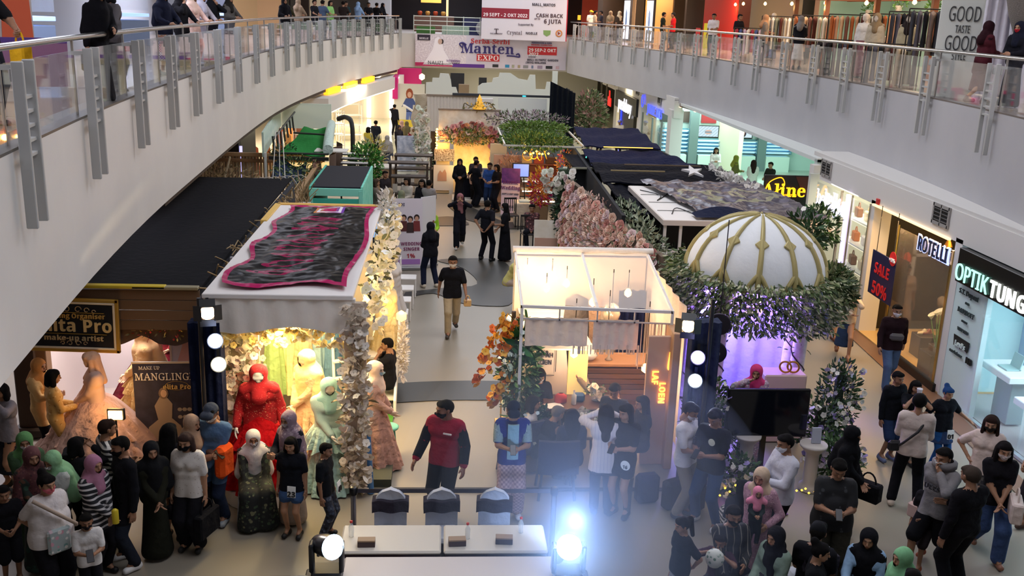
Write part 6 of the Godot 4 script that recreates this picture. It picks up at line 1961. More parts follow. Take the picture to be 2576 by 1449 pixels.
	part(g,"side_poles",bars([[V(-7.6,.3,-30),V(-7.5,2.5,-30)],[V(-7.0,.3,-30),V(-6.3,2.3,-29.5)]],.03),M("#d8c8a8",.6))
	# open-top booth with a green floor cloth
	var o:=thing("green_roof_booth","open booth with pale walls and a bright green ceiling cloth on the left","booth")
	part(o,"green_cloth",slab(func(u:float,v:float):return V(lerpf(lerpf(-5.0,-5.2,v),lerpf(-3.65,-4.35,v),u),2.3+.05*sin(u*6.0+v*8.0),lerpf(-30.4,-37.2,v)),14,20,V(0,.03,0)),cloth("#1f7a34",.6))
	part(o,"back_panel",slab(func(u:float,v:float):return V(-6.3+u*1.95,lerpf(3.05,2.1,v),-38.6),4,4,V(0,0,.08)),M("#cfe0d6",.7))
	part(o,"left_panel",slab(func(u:float,v:float):return V(lerpf(-5.45,-6.25,u),lerpf(2.95,2.2,v),lerpf(-30.3,-38.5,u)),6,4,V(.06,0,0)),blotch("#b8d8c8","#e0eae4",.03,2.0))
	part(o,"left_edge",box(.06,1.7,.1),M("#d8dcd8",.6),V(-5.4,1.5,-30.2))
	part(o,"right_rolled_cloth",tube(smooth_line([V(-3.55,2.45,-30.4),V(-3.8,2.55,-33.0),V(-4.15,2.5,-36.8)],6),.16,10),cloth("#bcd0c8",.8))
	part(o,"right_black_arch",bars([smooth_line([V(-3.35,.4,-36.2),V(-3.35,2.4,-36.4),V(-3.6,2.75,-36.9),V(-3.95,2.65,-37.2)],5)],.09),M("#16181a",.6))
	var fr:=[]
	for k in 7:fr.append([V(-5.25-k*.05,2.2,-31-k),V(-5.3-k*.05,2.75,-31-k)])
	fr.append([V(-5.2,2.72,-30.5),V(-5.65,2.78,-38.0)])
	fr.append([V(-5.1,2.5,-34.0),V(-3.7,2.5,-33.6)])
	fr.append([V(-5.2,2.35,-30.2),V(-3.5,2.35,-30.2)])
	part(o,"frame_pipes",bars(fr,.035),M("#2c302c",.5))
	part(o,"front_beam",box(1.8,.1,.1),M("#1a1c1a",.6),V(-4.4,2.2,-30.2))
	leaves(o,"dark_vines",160,.16,["#1a3018","#2c4a24"],V(-5.0,2.2,-31.2),V(.4,.3,1.0))
	part(o,"hung_net",sheet(func(u:float,v:float):return V(-3.5+.15*sin(u*11.0),2.3-v*.8,-30.3-u*3.5),20,6),blotch("#3a2c28","#6a5444",.1,.4))
	part(o,"lit_counter",box(1.6,.12,.5),glow("#ffd890",.9),V(-4.4,1.9,-30.9))
	# big green plant by the aisle and white grass near it
	var p:=thing("potted_shrub","bushy bright green plant behind the turquoise booth","plant",V(-2.55,0,-32.1))
	part(p,"pot",lathe([[0,0],[.22,.02],[.28,.5],[.25,.5]],16),M("#4a3a30",.7))
	part(p,"stem",tube([V(0,.4,0),V(.02,1.6,0)],.05),M("#5a4630",.8))
	leaves(p,"foliage",420,.24,["#2f6a22","#3f8a2c","#245218","#5aa03a"],V(0,1.75,0),V(.55,.75,.5))
	var pg:=thing("pampas_grass","pale dried grass and yellow blooms behind the green shrub","plant",V(-2.5,0,-35.2))
	part(pg,"pot",lathe([[0,0],[.2,.02],[.24,.4]],14),M("#c8c0b4",.7))
	leaves(pg,"plumes",130,.3,["#c8c4a8","#a8a888","#d8c85a"],V(0,1.5,0),V(.5,.8,.4))
	part(pg,"stem",tube([V(0,.3,0),V(0,1.2,0)],.04),M("#8a7a50",.8))
	# display furniture along the left of the aisle
	var cw:=thing("cream_counter","cream counter cabinet between the turquoise booth and the aisle shelves","cabinet",V(-2.05,0,-34.3))
	part(cw,"body",box(.8,1.35,.8,.01),M("#d9b48c",.6),V(0,.68,0))
	part(cw,"worktop",box(.9,.06,.9,.01),M("#d8d0c4",.5),V(0,1.38,0))
	part(cw,"side_panel",box(.5,1.3,.1,.01),M("#e0c09a",.6),V(-.5,.65,.3))
	for j in 2:
		var sh:=thing("display_shelf_unit",["dark-framed shelf unit with boxes and frames, front of the left aisle","lower dark-framed shelf unit behind the front one"][j],"shelf",V(-1.15+j*.1,0,-32.2-j*1.7))
		var dk:=M("#3a2c22",.5)
		for x in [-.6,.6]:
			for z in [-.2,.2]:part(sh,"upright",box(.06,1.85,.06),dk,V(x,.92,z))
		for y in [.25,.85,1.4,1.85]:part(sh,"shelf_board",box(1.3,.05,.5,.005),dk,V(0,y,0))
		for k in 8:
			solo("shelf_box","small pale box or frame displayed on the %s dark shelf unit" % ["front","rear"][j],"box",box(.16,.2+.06*(k % 3),.12,.006),M(["#d8cfc0","#2a2a2c","#c8b090","#e8e4dc"][k % 4],.5),V(-1.6+j*.1+(k % 4)*.28,[.275,.875][k/4]+.1+.03*(k % 3),-32.2-j*1.7),O3,["boxes on the front shelf unit","boxes on the rear shelf unit"][j])
	for k in 3:
		var dsk:=thing("round_flower_stand",["white flower arrangement on a pale pillar, left of the black drape strip","second white flower pillar beside the aisle","tall white flower pillar at the far left of the backdrop booth"][k],"flowers",V(-.75-.1*k,0,-35.6-k*2.6))
		part(dsk,"pillar",box(.34,1.9+.3*k,.34,.01),M("#d8d4cc",.6),V(0,.95+.15*k,0))
		blossoms(dsk,"rose",40,rose_mesh(.09),["#f0ece4","#e8dccc","#d8e0d0"],func(i):return Transform3D(around_dir(),V(0,1.2+(i % 8)*.15+.2*k,.2)+rv()*.22))
		leaves(dsk,"leaves",90,.16,["#3a5a34","#6a8a5a","#c8d8c0"],V(0,1.6,.1),V(.35,.75,.3))
	solo("blue_grey_board","tall pale blue board standing behind the rear shelf unit","board",box(.9,1.5,.06,.01),blotch("#8a94b0","#d8dce8",.02,1.5),V(-1.55,.75,-42.0),V(-8,10,0))
	# roll-up banner with a singing group and a tablet screen
	var rb:=thing("roll_up_banner","white roll-up banner with four people printed on it, left of the aisle","banner",V(-.95,0,-25.6),8)
	part(rb,"panel",box(.8,1.85,.02),M("#dcd4dc",.6),V(0,.98,0))
	part(rb,"base",box(.85,.08,.25,.01),M("#9a9a9c",.4,.5),V(0,.04,0))
	letters(rb,"IOI",.08,M("#3a3a5a",.6),V(-.15,1.75,.012))
	for k in 4:
		part(rb,"printed_hair",extrude(disc(.075,.085),.004),M("#2a1a18",.7),V(-.26+k*.17,1.36+.04*(k % 2),.014))
		part(rb,"printed_face",extrude(disc(.05,.065),.004),M("#c89a80",.7),V(-.26+k*.17,1.33+.04*(k % 2),.019))
		part(rb,"printed_dress",extrude([Vector2(-.08,0),Vector2(.08,0),Vector2(.1,-.28),Vector2(-.1,-.28)],.004),M(["#3a2a2a","#5a2a2a","#3a2828","#7a3030"][k],.7),V(-.26+k*.17,1.27+.04*(k % 2),.017))
	letters(rb,"WEDDING\nSINGER",.09,M("#7a2a5a",.6),V(.12,.62,.012))
	letters(rb,"1%",.12,M("#a82a3a",.6),V(.1,.36,.012))
	part(rb,"footer",box(.7,.14,.01),M("#a878c0",.6),V(0,.2,.012))
	var vb:=thing("white_vertical_banner","narrow white banner edge beside the roll-up banner, nearer the aisle","banner",V(-.4,0,-25.9),40)
	part(vb,"panel",box(.5,1.9,.02),M("#dcdadc",.6),V(0,.97,0))
	part(vb,"base",box(.55,.06,.2),M("#9a9a9c",.4,.5),V(0,.03,0))
	var tv:=thing("tablet_stand","blue-lit portrait screen on a stand beside the roll-up banner","screen",V(-1.62,0,-25.2))
	part(tv,"case",box(.55,.9,.06,.01),M("#14161c",.4),V(0,1.35,0))
	part(tv,"display",box(.47,.8,.02),glow("#7aa8e0",.9),V(0,1.35,.03))
	part(tv,"stand",box(.5,.9,.35,.01),M("#1c1a1c",.6),V(0,.45,0))

func frame_bars(list:Array,w:float)->Mesh:      # square tube between pairs of points
	var st:=new_st()
	for e in list:
		var d:Vector3=e[1]-e[0]
		add_box(st,V(w,w,d.length()+w),(e[0]+e[1])/2.0,turned(d))
	return st.commit()

func fair_right()->void:
	# translucent white tent
	var t:=thing("white_tent","white pipe-framed tent with a sheer roof and hanging bulbs, right of the aisle","tent")
	var fm:=M("#e4ded6",.5)
	var A:=V(1.2,2.46,-14.15);var B:=V(3.5,2.4,-14.15);var C:=V(3.75,2.5,-17.4);var D:=V(1.32,2.5,-17.4)
	for p in [A,B,C,D]:part(t,"post",frame_bars([[V(p.x,0,p.z),p]],.045),fm)
	var Am:=(A+B)/2.0
	var Dm:=(D+C)/2.0
	part(t,"roof_frame",frame_bars([[A,B],[B,C],[C,D],[D,A],[Am,Dm]],.045),fm)
	var lowf:=[]
	for e in [[A,B]]:
		lowf.append([e[0]-V(0,.19,0),e[1]-V(0,.19,0)])
		for k in 5:lowf.append([e[0].lerp(e[1],k/4.0),e[0].lerp(e[1],k/4.0)-V(0,.19,0)])
	part(t,"front_truss",frame_bars(lowf,.022),M("#b8b0a8",.5))
	var sheer:=StandardMaterial3D.new()
	sheer.albedo_color=Color(Color("#ece4de"),.42)
	sheer.transparency=BaseMaterial3D.TRANSPARENCY_ALPHA
	sheer.roughness=.8
	sheer.backlight_enabled=true
	sheer.backlight=Color(.5,.5,.5)
	part(t,"sheer_roof",sheet(func(u:float,v:float):return A.lerp(B,u).lerp(D.lerp(C,u),v)+V(0,.03-.07*sin(PI*u)*sin(PI*v)+.012*sin(u*26+v*9),0),30,24),sheer)
	part(t,"roof_edge_roll",tube([D+V(-.05,.06,0),C+V(.1,.06,0)],.06,10),cloth("#e4dcd4",.4))
	var boards:=[M("#e8dcc6",.6),M("#e0d2ba",.6),M("#ece2d0",.6)]
	part(t,"side_drape",sheet(func(u:float,v:float):return V(C.x-.02+.02*sin(u*40),2.45-v*2.3,lerpf(-14.2,-17.4,u)),40,4),cloth("#d4c4ba",.3))
	for k in 9:part(t,"slat_board",box(1.02,.03,.3,.004),boards[k % 3],V(1.9,1.62-.02*k,-14.75-k*.3))
	part(t,"front_cloth",sheet(func(u:float,v:float):return V(lerpf(1.26,2.22,u),2.28-v*.45,-14.16+.015*sin(u*30)),30,4),cloth("#f0d8c0",.3))
	part(t,"front_cloth",sheet(func(u:float,v:float):return V(lerpf(2.3,3.0,u),2.26-v*.48,-14.16+.015*sin(u*30)),24,4),cloth("#e8d0bc",.3))
	var fr:=[]
	for k in 60:
		var x:=2.0+rng.randf()*1.45
		fr.append([V(x,1.85+(.35 if x>3.05 else .0),-14.17),V(x,(1.7 if x<3.0 else 1.45+.3*rng.randf()),-14.17)])
	stuff(part(t,"fringe",bars(fr,.006,4),M("#d8c4b4",.8)))
	part(t,"back_panel",box(2.4,2.4,.06),M("#e4d4c2",.7),V(2.52,1.25,-17.35))
	part(t,"left_panel",extrude([Vector2(0,0),Vector2(.72,0),Vector2(.72,1.2),Vector2(.66,1.72),Vector2(.5,1.95),Vector2(0,1.95)],.05),M("#e8d6c4",.7),V(1.32,0,-14.9))
	part(t,"arch_panel",box(.32,1.5,.05,.01),glow("#ffdf8c",.45),V(2.22,.78,-15.0))
	part(t,"side_post_panel",box(.12,2.2,.5,.01),M("#c89a74",.6),V(3.5,1.1,-13.95))
	part(t,"side_post_panel",box(.36,2.1,.06,.01),M("#d4a886",.6),V(3.28,1.05,-13.9))
	var ol:=[]
	for e in [[[-.16,.26],[.16,.26]],[[-.16,-.26],[.16,-.26]]]:ol.append([V(e[0][0],e[0][1],0),V(e[1][0],e[1][1],0)])
	ol.append([V(-.18,.2,0),V(-.18,-.2,0)]);ol.append([V(.18,.2,0),V(.18,-.2,0)])
	var lg:=part(t,"panel_outline",bars(ol,.006,4),M("#3a3430",.6),V(1.66,1.35,-14.86))
	letters(t,"Sa",.09,M("#2a2624",.6),V(1.66,1.47,-14.88),O3,"Droid Serif",false)
	letters(t,"LAFAH\nLOEN",.075,M("#2a2624",.6),V(1.66,1.36,-14.88),O3,"Droid Sans",false)
	part(t,"round_logo",lathe([[.15,.004],[.156,.004],[.156,0],[.15,0]],20),M("#5a5048",.6),V(1.62,.85,-14.87),V(90,0,0))
	for e in [[2.06,1.62,-14.4],[2.66,1.72,-14.9],[3.18,1.42,-14.3],[1.75,2.25,-15.9],[2.15,2.2,-16.4],[2.5,2.1,-15.6],[1.5,2.3,-16.9],[3.2,2.1,-16.2],[1.95,2.2,-16.9]]:
		bulb(V(e[0],e[1],e[2]),"warm pear-shaped bulb hanging inside the sheer-roofed tent","bulbs of the tent",5.0,2.42-e[1])
		lamp_omni(V(e[0],e[1]-.1,e[2]+.02),"#ffdcb0",.45,.06)
	part(t,"neon_word",bars([smooth_line([V(3.46,2.06,-13.86),V(3.45,1.85,-13.86),V(3.43,1.6,-13.86),V(3.48,1.58,-13.86)],4),smooth_line([V(3.49,2.06,-13.86),V(3.48,1.8,-13.86),V(3.45,1.62,-13.86)],4)],.012,6),glow("#ffb83a",3.5))
	for e in [[3.24,1.45,"LAF"],[3.36,1.2,"LOEN"]]:letters(t,e[2],.1,glow("#ffb848",2.6),V(e[0],e[1],-13.85),V(0,0,-90))
	# counter and tables in the tent
	var c:=thing("slatted_counter","brown slatted wooden counter at the back of the sheer tent","counter",V(3.0,0,-16.1))
	for k in 9:part(c,"slat",box(1.3,.085,.05,.006),M(["#6a4634","#74503c","#5e3e2e"][k % 3],.6),V(0,.06+k*.095,.3))
	part(c,"worktop",box(1.4,.06,.6,.01),M("#b8865c",.5),V(0,.92,0))
	part(c,"body",box(1.25,.86,.5),M("#4a3226",.7),V(0,.44,0))
	for e in [["tall silver cup on the counter of the tent","cup",[[.0,0],[.07,.01],[.02,.06],[.03,.14],[.09,.26],[.1,.34]],"#c8c4c0",-.1,.8],["white bowl and dome on the counter of the tent","bowl",[[0,0],[.1,.02],[.16,.09],[.12,.12],[.0,.3]],"#e8e0d8",-.45,.1],["green plant bowl on the counter of the tent","bowl",[[0,0],[.12,.01],[.15,.12],[.12,.22]],"#6a7a3c",-.62,.1]]:
		solo(e[1]+"_on_counter",e[0],e[1],lathe(e[2],16),M(e[3],.3,e[5]*.6),V(3.0+e[4],.95,-16.0))
	var hd:=thing("hanging_cage_lamp","silver globe lamp hanging in the tent before a dark blue curtain","lamp",V(2.95,1.7,-16.3))
	part(hd,"globe",lathe([[0,-.2],[.12,-.15],[.16,0],[.12,.14],[.03,.2]],18),M("#c8b8a8",.2,.5))
	part(hd,"cord",box(.014,.6,.014),M("#222",.6),V(0,.5,0))
	solo("blue_curtain","dark blue curtain at the back right of the tent","curtain",sheet(func(u:float,v:float):return V(u*.5,2.0-v*1.9,.05*sin(u*22)),24,4),cloth("#1a2248",.4),V(3.15,0,-16.75))
	solo("grey_coat","long grey coat hanging in the tent behind the table","coat",lathe([[.03,1.2],[.2,1.12],[.24,.6],[.26,0]],16,.5),cloth("#5a5658",.6),V(2.38,.75,-16.6))
	solo("pale_dress_form","pale hanging dress between the coat and the globe lamp","dress",lathe([[.03,1.0],[.18,.92],[.14,.6],[.24,0]],16,.5),cloth("#c8a890",.6),V(2.72,.85,-16.9))
	solo("stacked_trays","stack of dark trays by the left post of the tent","trays",boxes([[V(.32,.05,.3),V(0,1.2,0)],[V(.34,.05,.3),V(.02,1.3,0)],[V(.32,.05,.3),V(0,1.4,0)],[V(.34,.06,.32),V(0,1.1,0)],[V(.28,1.0,.25),V(0,.5,0)]],.008),M("#26262e",.5),V(1.42,0,-15.4))
	for e in [[V(2.2,0,-14.55),1.15,.62,"dark wooden table with bags and flowers inside the tent"],[V(2.35,0,-13.45),1.0,.55,"brown wooden table with two flower pots at the front of the tent"]]:
		var tb:=thing("dining_table",e[3],"table",e[0])
		part(tb,"tabletop",box(e[1],.05,e[2],.012),M("#5a3c2c",.4),V(0,.74,0))
		for sx in [-1,1]:
			for sz in [-1,1]:part(tb,"leg",tube([V(sx*(e[1]/2-.06),.72,sz*(e[2]/2-.06)),V(sx*(e[1]/2-.02),0,sz*(e[2]/2-.02))],.025,8),M("#3a2820",.5))
	for e in [[V(2.48,.765,-14.6),"white flower bunch in a pot on the dark table of the tent"],[V(2.1,.765,-13.5),"white rose bunch on the left of the front table"],[V(2.42,.765,-13.45),"cream rose bunch in a pale box on the front table"]]:
		var fb:=thing("flower_pot",e[1],"flowers",e[0])
		part(fb,"pot",lathe([[0,0],[.07,.01],[.09,.12]],12),M("#d8d0c4",.5))
		blossoms(fb,"rose",22,rose_mesh(.05),["#f0e8dc","#e8dcc8","#f4e4cc"],func(i):return Transform3D(around_dir(),V(0,.2,0)+rv()*.1))
		leaves(fb,"leaves",24,.09,["#3a5a34","#5a7a44"],V(0,.17,0),V(.13,.08,.12))
	solo("red_pouch","red pouch on the dark table of the tent","bag",lathe([[0,0],[.1,.01],[.1,.12],[.04,.16]],12,.6),M("#c83a34",.6),V(1.9,.765,-14.5))
	solo("soap_bottle","white pump bottle on the dark table of the tent","bottle",lathe([[0,0],[.04,.01],[.04,.16],[.015,.18],[.015,.24]],12),M("#e8e4dc",.4),V(2.1,.765,-14.42))
	solo("blue_pouch","blue pouch beside the pump bottle on the dark table","bag",box(.18,.14,.12,.03),M("#1f4a7a",.6),V(2.2,.84,-14.55))
	solo("paper_sheet","white sheet of paper at the left end of the dark table","paper",box(.26,.006,.2),M("#e8e4e0",.7),V(1.78,.77,-14.36),V(0,20,0))
	solo("glass_bowl","grey glass bowl at the right end of the dark table","bowl",lathe([[0,0],[.08,.01],[.15,.07],[.14,.08]],16),M("#8a8a90",.2),V(2.62,.765,-14.45))
	for e in [[V(1.673,0,-12.922),0,"dark padded chair in front of the tent with its back to the camera"],[V(1.196,0,-13.559),20,"dark armchair by the front table of the tent, behind the blue vest"]]:
		var ch:=thing("dining_chair",e[2],"chair",e[0],180+e[1])
		var cm:=cloth("#3a3c50",.4)
		part(ch,"seat",box(.52,.1,.5,.03),cm,V(0,.45,0))
		part(ch,"backrest",slab(func(u:float,v:float):return V((u-.5)*.58,.95-v*.5,-.24-.04*sin(PI*u)),8,6,V(0,0,.07)),cm)
		for sx in [-1,1]:
			for sz in [-1,1]:part(ch,"leg",tube([V(sx*.22,.42,sz*.2),V(sx*.26,0,sz*.24)],.02,8),M("#241c1c",.5))
	var ac:=thing("leather_armchair","dark brown high-backed chair behind the table of the tent","chair",V(2.0,0,-15.2))
	part(ac,"seat",box(.6,.14,.55,.04),M("#3a2a24",.4),V(0,.45,0))
	part(ac,"backrest",slab(func(u:float,v:float):return V((u-.5)*.66,1.2-v*.75-.06*absf(u-.5),-.26),8,6,V(0,0,.09)),M("#3a2a24",.4))
	for sx in [-1,1]:
		for sz in [-1,1]:part(ch_leg(ac),"leg",box(.05,.4,.05),M("#241a16",.5),V(sx*.25,.2,sz*.22))
	# orchids, greens and gold lamp stands on the left post of the tent
	var oa:=thing("orchid_arrangement","arrangement of drooping orange orchids, greens and white blooms on the left post of the tent","flowers",V(1.1,0,-14.4))
	part(oa,"post_stem",tube([V(.02,0,0),V(0,2.3,0)],.035),M("#4a3a2a",.7))
	for e in [[V(-.15,2.25,.1),V(-.5,1.55,.3),34],[V(-.1,1.75,.1),V(-.62,1.2,.25),30],[V(-.02,2.2,.1),V(-.2,1.7,.25),22],[V(-.1,1.35,.1),V(-.35,.85,.25),26]]:
		part(oa,"spray_stem",tube(smooth_line([V(0,e[0].y-.1,0),e[0],e[1]],4),.008,5),M("#5a4a24",.7))
		blossoms(oa,"orchid",e[2],flower_mesh(.06),["#d8741c","#e8a030","#c85a18","#f0b840"],func(i):return Transform3D(around_dir(),e[0].lerp(e[1],float(i)/e[2])+rv()*(.09-.05*i/e[2])))
	blossoms(oa,"white_bloom",60,flower_mesh(.04),["#e4ecd8","#d8e4c8"],func(i):return Transform3D(around_dir(),V(.0,1.0+1.2*i/60.0,.12)+rv()*.17))
	leaves(oa,"foliage",260,.24,["#24481f","#1c3a24","#35602c","#4a7a4a"],V(.12,1.35,.02),V(.28,.85,.25))
	leaves(oa,"broad_leaves",8,.55,["#2a6a34","#1f5a2c"],V(.16,1.85,.1),V(.14,.2,.12))
	var lb:=thing("low_greens","dark green plant low at the foot of the left tent post","plant",V(1.35,0,-13.7))
	part(lb,"pot",lathe([[0,0],[.16,.02],[.2,.4]],14),M("#8a7a6a",.7))
	leaves(lb,"foliage",240,.2,["#1f4a30","#2c5a3c","#17382a"],V(0,.72,0),V(.32,.32,.3))
	blossoms(lb,"white_bloom",12,flower_mesh(.035),["#e8f0e4"],func(i):return Transform3D(around_dir(),V(0,.85,.2)+rv()*.26))
	for k in 3:
		var gl:=thing("gold_lamp_stand",["tallest gold stand with a sparkling globe by the tent flowers","gold stand with two sparkling globes, left of the tent flowers","short gold stand with a globe behind the tent flowers"][k],"lamp",V(1.02+[.12,0,.2][k],0,-15.6+k*.12))
		var gh:float=[1.75,1.25,1.45][k]
		part(gl,"base",box(.2,.03,.2,.006),M("#c8962c",.3,.8),V(0,.015,0))
		part(gl,"pole",box(.025,gh,.025),M("#d8a83c",.3,.8),V(0,gh/2,0))
		for j in 2:
			part(gl,"globe",lathe([[0,-.075],[.06,-.045],[.075,0],[.06,.045],[0,.075]],10),glow("#ffe0a0",1.6),V(0,gh+.06-j*.17,0))
		lamp_omni(V(1.02,gh+.05,-15.35+k*.12),"#ffd890",.25,.07)
	dome()
	booths_right()

func ch_leg(n:Node)->Node:
	return n

func dome()->void:
	var d:=thing("dome_gazebo","white domed gazebo with gold ribs and a ring of greenery on the right","gazebo",V(5.32,0,-16.25))
	d.rotation_degrees.z=-2.0
	var R:=1.18
	var prof:=[]
	for i in 13:
		var a:=PI/2*i/12.0
		prof.append([R*cos(a),2.5+1.02*sin(a)])
	part(d,"dome_shell",lathe(prof,40),cloth("#e2e4e6",.1))
	part(d,"dome_lining",lathe([[1.1,2.52],[.8,3.0],[.0,3.4]],24),M("#b8a8d8",.8))
	part(d,"rim",lathe([[1.19,2.42],[1.23,2.46],[1.21,2.53],[1.12,2.52],[1.12,2.42],[1.19,2.42]],40),M("#d8d2c8",.6))
	var gold:=M("#a89a64",.5,.2)
	for k in 12:
		var a:=TAU*(k+.5)/12.0
		var pts:=[]
		for i in 11:
			var e:=PI/2*i/10.5
			pts.append(V(cos(a)*(R+.012)*cos(e),2.5+(1.02+.012)*sin(e),sin(a)*(R+.012)*cos(e)))
		var rib:=part(d,"rib",tube(pts,[.05,.05,.048,.046,.044,.042,.04,.036,.032,.026,.018],6),gold)
		for e2 in [.72]:
			part(rib,"diamond",box(.17,.17,.04,.012),gold,V(cos(a)*(R+.02)*cos(e2),2.5+1.03*sin(e2),sin(a)*(R+.02)*cos(e2)),V(-40,90-rad_to_deg(a),45))
		for s in [-1,1]:
			var arc:=[]
			for i in 7:
				var aa:float=a+s*i*.03
				var y:float=2.5+.24-.035*i-.004*i*i
				var rr:=(R+.012)*sqrt(1.0-pow((y-2.5)/1.02,2.0))
				arc.append(V(cos(aa)*rr,y,sin(aa)*rr))
			part(rib,"scroll",tube(arc,.04,6),gold)
	var ring:=[]
	leaves_ring(d,"greenery",2600,1.26,2.2,.42,.2,["#4a5e38","#667a48","#868e60","#3a4c2c","#a8a880"])
	leaves_ring(d,"white_sprigs",360,1.36,2.25,.36,.16,["#c8c8a8","#a8a888"])
	leaves(d,"bushy_end",560,.2,["#2c4020","#46603a","#6a7848","#8a8c64"],V(1.35,2.3,.15),V(.42,.42,.45))
	leaves(d,"dark_vine",90,.25,["#1f3a1c","#2f5228"],V(1.15,3.0,-1.0),V(.4,.45,.3))
	var marble:=blotch("#c8b4b4","#e0d4d0",.03,.8)
	for e in [[.78,.55],[.95,-.3],[-.85,-.5],[-.7,.75]]:
		var col:=part(d,"column",lathe([[.17,0],[.17,.12],[.13,.18],[.12,1.2],[.11,2.35],[.16,2.45]],18),marble,V(e[0],0,e[1]))
		var vine:=[]
		for i in 26:vine.append(V(cos(i*.75)*.135,.2+i*.085,sin(i*.75)*.135))
		part(col,"vine_stem",tube(vine,.012,5),M("#3a2c24",.8))
		leaves(col,"vine_leaves",26,.09,["#2a4a24","#4a6a3a"],V(0,1.3,0),V(.18,1.1,.18))
	part(d,"back_drape",sheet(func(u:float,v:float):return V(cos(PI+u*PI)*1.05,2.45*(1.0-v),sin(PI+u*PI)*1.05+.03*sin(u*60)),60,4),cloth("#a89ad0",.3))
	lamp_omni(d.position+V(-.1,2.15,-.2),"#b08cff",5.0,.2)
	lamp_omni(d.position+V(-.5,1.2,-.5),"#8a9cff",3.0,.2)
	var ch:=thing("crystal_chandelier","crystal chandelier glinting under the domed gazebo","chandelier",V(5.05,2.12,-15.55))
	part(ch,"ring",lathe([[.3,0],[.33,.02],[.3,.04],[.27,.02],[.3,0]],20),M("#c8a070",.3,.7))
	part(ch,"ring",lathe([[.17,-.14],[.19,-.12],[.17,-.1],[.15,-.12],[.17,-.14]],16),M("#c8a070",.3,.7))
	part(ch,"stem",box(.02,.5,.02),M("#8a7a5a",.4,.6),V(0,.25,0))
	for k in 18:
		var a:=k*TAU/18.0
		part(ch,"crystal",lathe([[0,-.09],[.022,0],[0,.03]],6),glow("#ffe0c8",.9),V(cos(a)*.3,-.04,sin(a)*.3))
	for k in 8:part(ch,"candle_bulb",lathe([[0,0],[.02,.03],[0,.08]],8),glow("#fff0d0",3.0),V(cos(k*.785)*.28,.08,sin(k*.785)*.28))
	# black round trays, screen and flowers before the gazebo
	for k in 2:
		var tr:=thing("round_black_board",["upper black round board hanging left of the gazebo","lower black round board hanging left of the gazebo"][k],"board",[V(4.199,2.267,-14),V(4.179,1.814,-14)][k],-14)
		part(tr,"disc",lathe([[0,.02],[.155,.02],[.17,.0],[.155,-.02],[0,-.02]],28),M("#1e1a24",.4),O3,V(90,0,0))
		part(tr,"rim",lathe([[.155,.022],[.172,.022],[.172,.0],[.155,0]],28),M("#3c3444",.3,.4),O3,V(90,0,0))
		if k==1:letters(tr,"TEA\n& CO",.045,M("#8a8290",.6),V(0,.02,.03),O3,"Droid Serif",false)
		part(tr,"hanging_bar",box(.015,2.0,.015),M("#2a2430",.5),V(0,.6-k*1.2,-.04))
	var tv:=thing("television","large black television on a stand before the gazebo flowers","television",V(4.85,0,-13.35))
	part(tv,"case",box(1.25,.76,.06,.01),M("#0c0d10",.3),V(0,1.1,0))
	part(tv,"dark_screen",box(1.19,.7,.01),M("#10131a",.08),V(0,1.1,.032))
	part(tv,"stand_pole",box(.08,.8,.05),M("#151515",.4),V(0,.45,-.05))
	part(tv,"stand_foot",box(.7,.04,.4,.01),M("#151515",.4),V(0,.02,-.05))
	for e in [[V(4.0,0,-13.6),1.55,300,"blue-lit bank of greens left of the television"],[V(4.4,0,-13.9),1.2,160,"greens behind the television, lower left"],[V(5.95,0,-14.0),1.05,220,"tall column of white and violet blooms right of the television"],[V(6.5,0,-14.7),1.4,300,"tall spray of white blooms beside the gazebo column"],[V(5.95,0,-13.2),.75,240,"low bank of pale blooms at the right foot of the television"],[V(4.3,0,-12.9),.6,160,"low dark shrubs with fairy lights left of the television"]]:
		var g:=thing("flower_bank",e[3],"flowers",e[0])
		part(g,"trellis",box(.14,e[1]*.9,.1,.01),M("#2a3424",.8),V(0,e[1]*.45,0))
		leaves(g,"foliage",e[2],.17,["#2c4a2a","#1f3a24","#4a6a3c","#5a7448"],V(0,e[1]*.55,0),V(.36,e[1]*.5,.26))
		blossoms(g,"bloom",70,flower_mesh(.045),["#d8d4c8","#c8c4d8","#e8e4d4","#8a7ab0"],func(i):return Transform3D(around_dir(),V(rng.randf_range(-.36,.36),rng.randf_range(.1,1.0)*e[1],rng.randf_range(.05,.3))))
	var fy:=thing("fairy_lights","string of yellow fairy lights along the foot of the gazebo flowers","lights",V(0,0,0))
	for k in 26:part(fy,"light_bulb",lathe([[0,-.018],[.018,0],[0,.018]],6),glow("#ffc830",6.0),V(3.85+k*.07+rng.randf()*.05,.12+.12*rng.randf()+(.12 if k % 5==0 else .0),-12.62+rng.randf()*.1))
	for k in 2:
		var pd:=thing("stone_pedestal",["pale stone pedestal with a framed card, left of the television","pale stone pedestal with a framed picture at the right of the television"][k],"pedestal",[V(4.607,0,-13.372),V(5.5,0,-13.05)][k])
		part(pd,"shaft",lathe([[.15,0],[.15,.08],[.1,.12],[.1,.58],[.16,.66],[.2,.7],[.2,.74],[0,.74]],18),M("#b8b0a8",.6))
		var cd:=solo("framed_card",["small framed card on the left stone pedestal","small framed picture on the right stone pedestal"][k],"card",boxes([[V(.14,.24,.03),V(0,.12,0)],[V(.1,.18,.034),V(0,.12,0)]],.004),M(["#8a9098","#b0b4c0"][k],.5),pd.position+V(.03,.745,0),V(-6,0,0))
	solo("lilac_floor_cloth","lilac cloth on the floor before the flower banks","cloth",box(.95,.02,.5,.006),cloth("#8a6a98",.4),V(4.45,.012,-12.5))
	solo("pale_counter","pale counter with gold rings behind the television","counter",box(.7,1.18,.4,.02),M("#d8b8b0",.5),V(5.6,.59,-14.9))
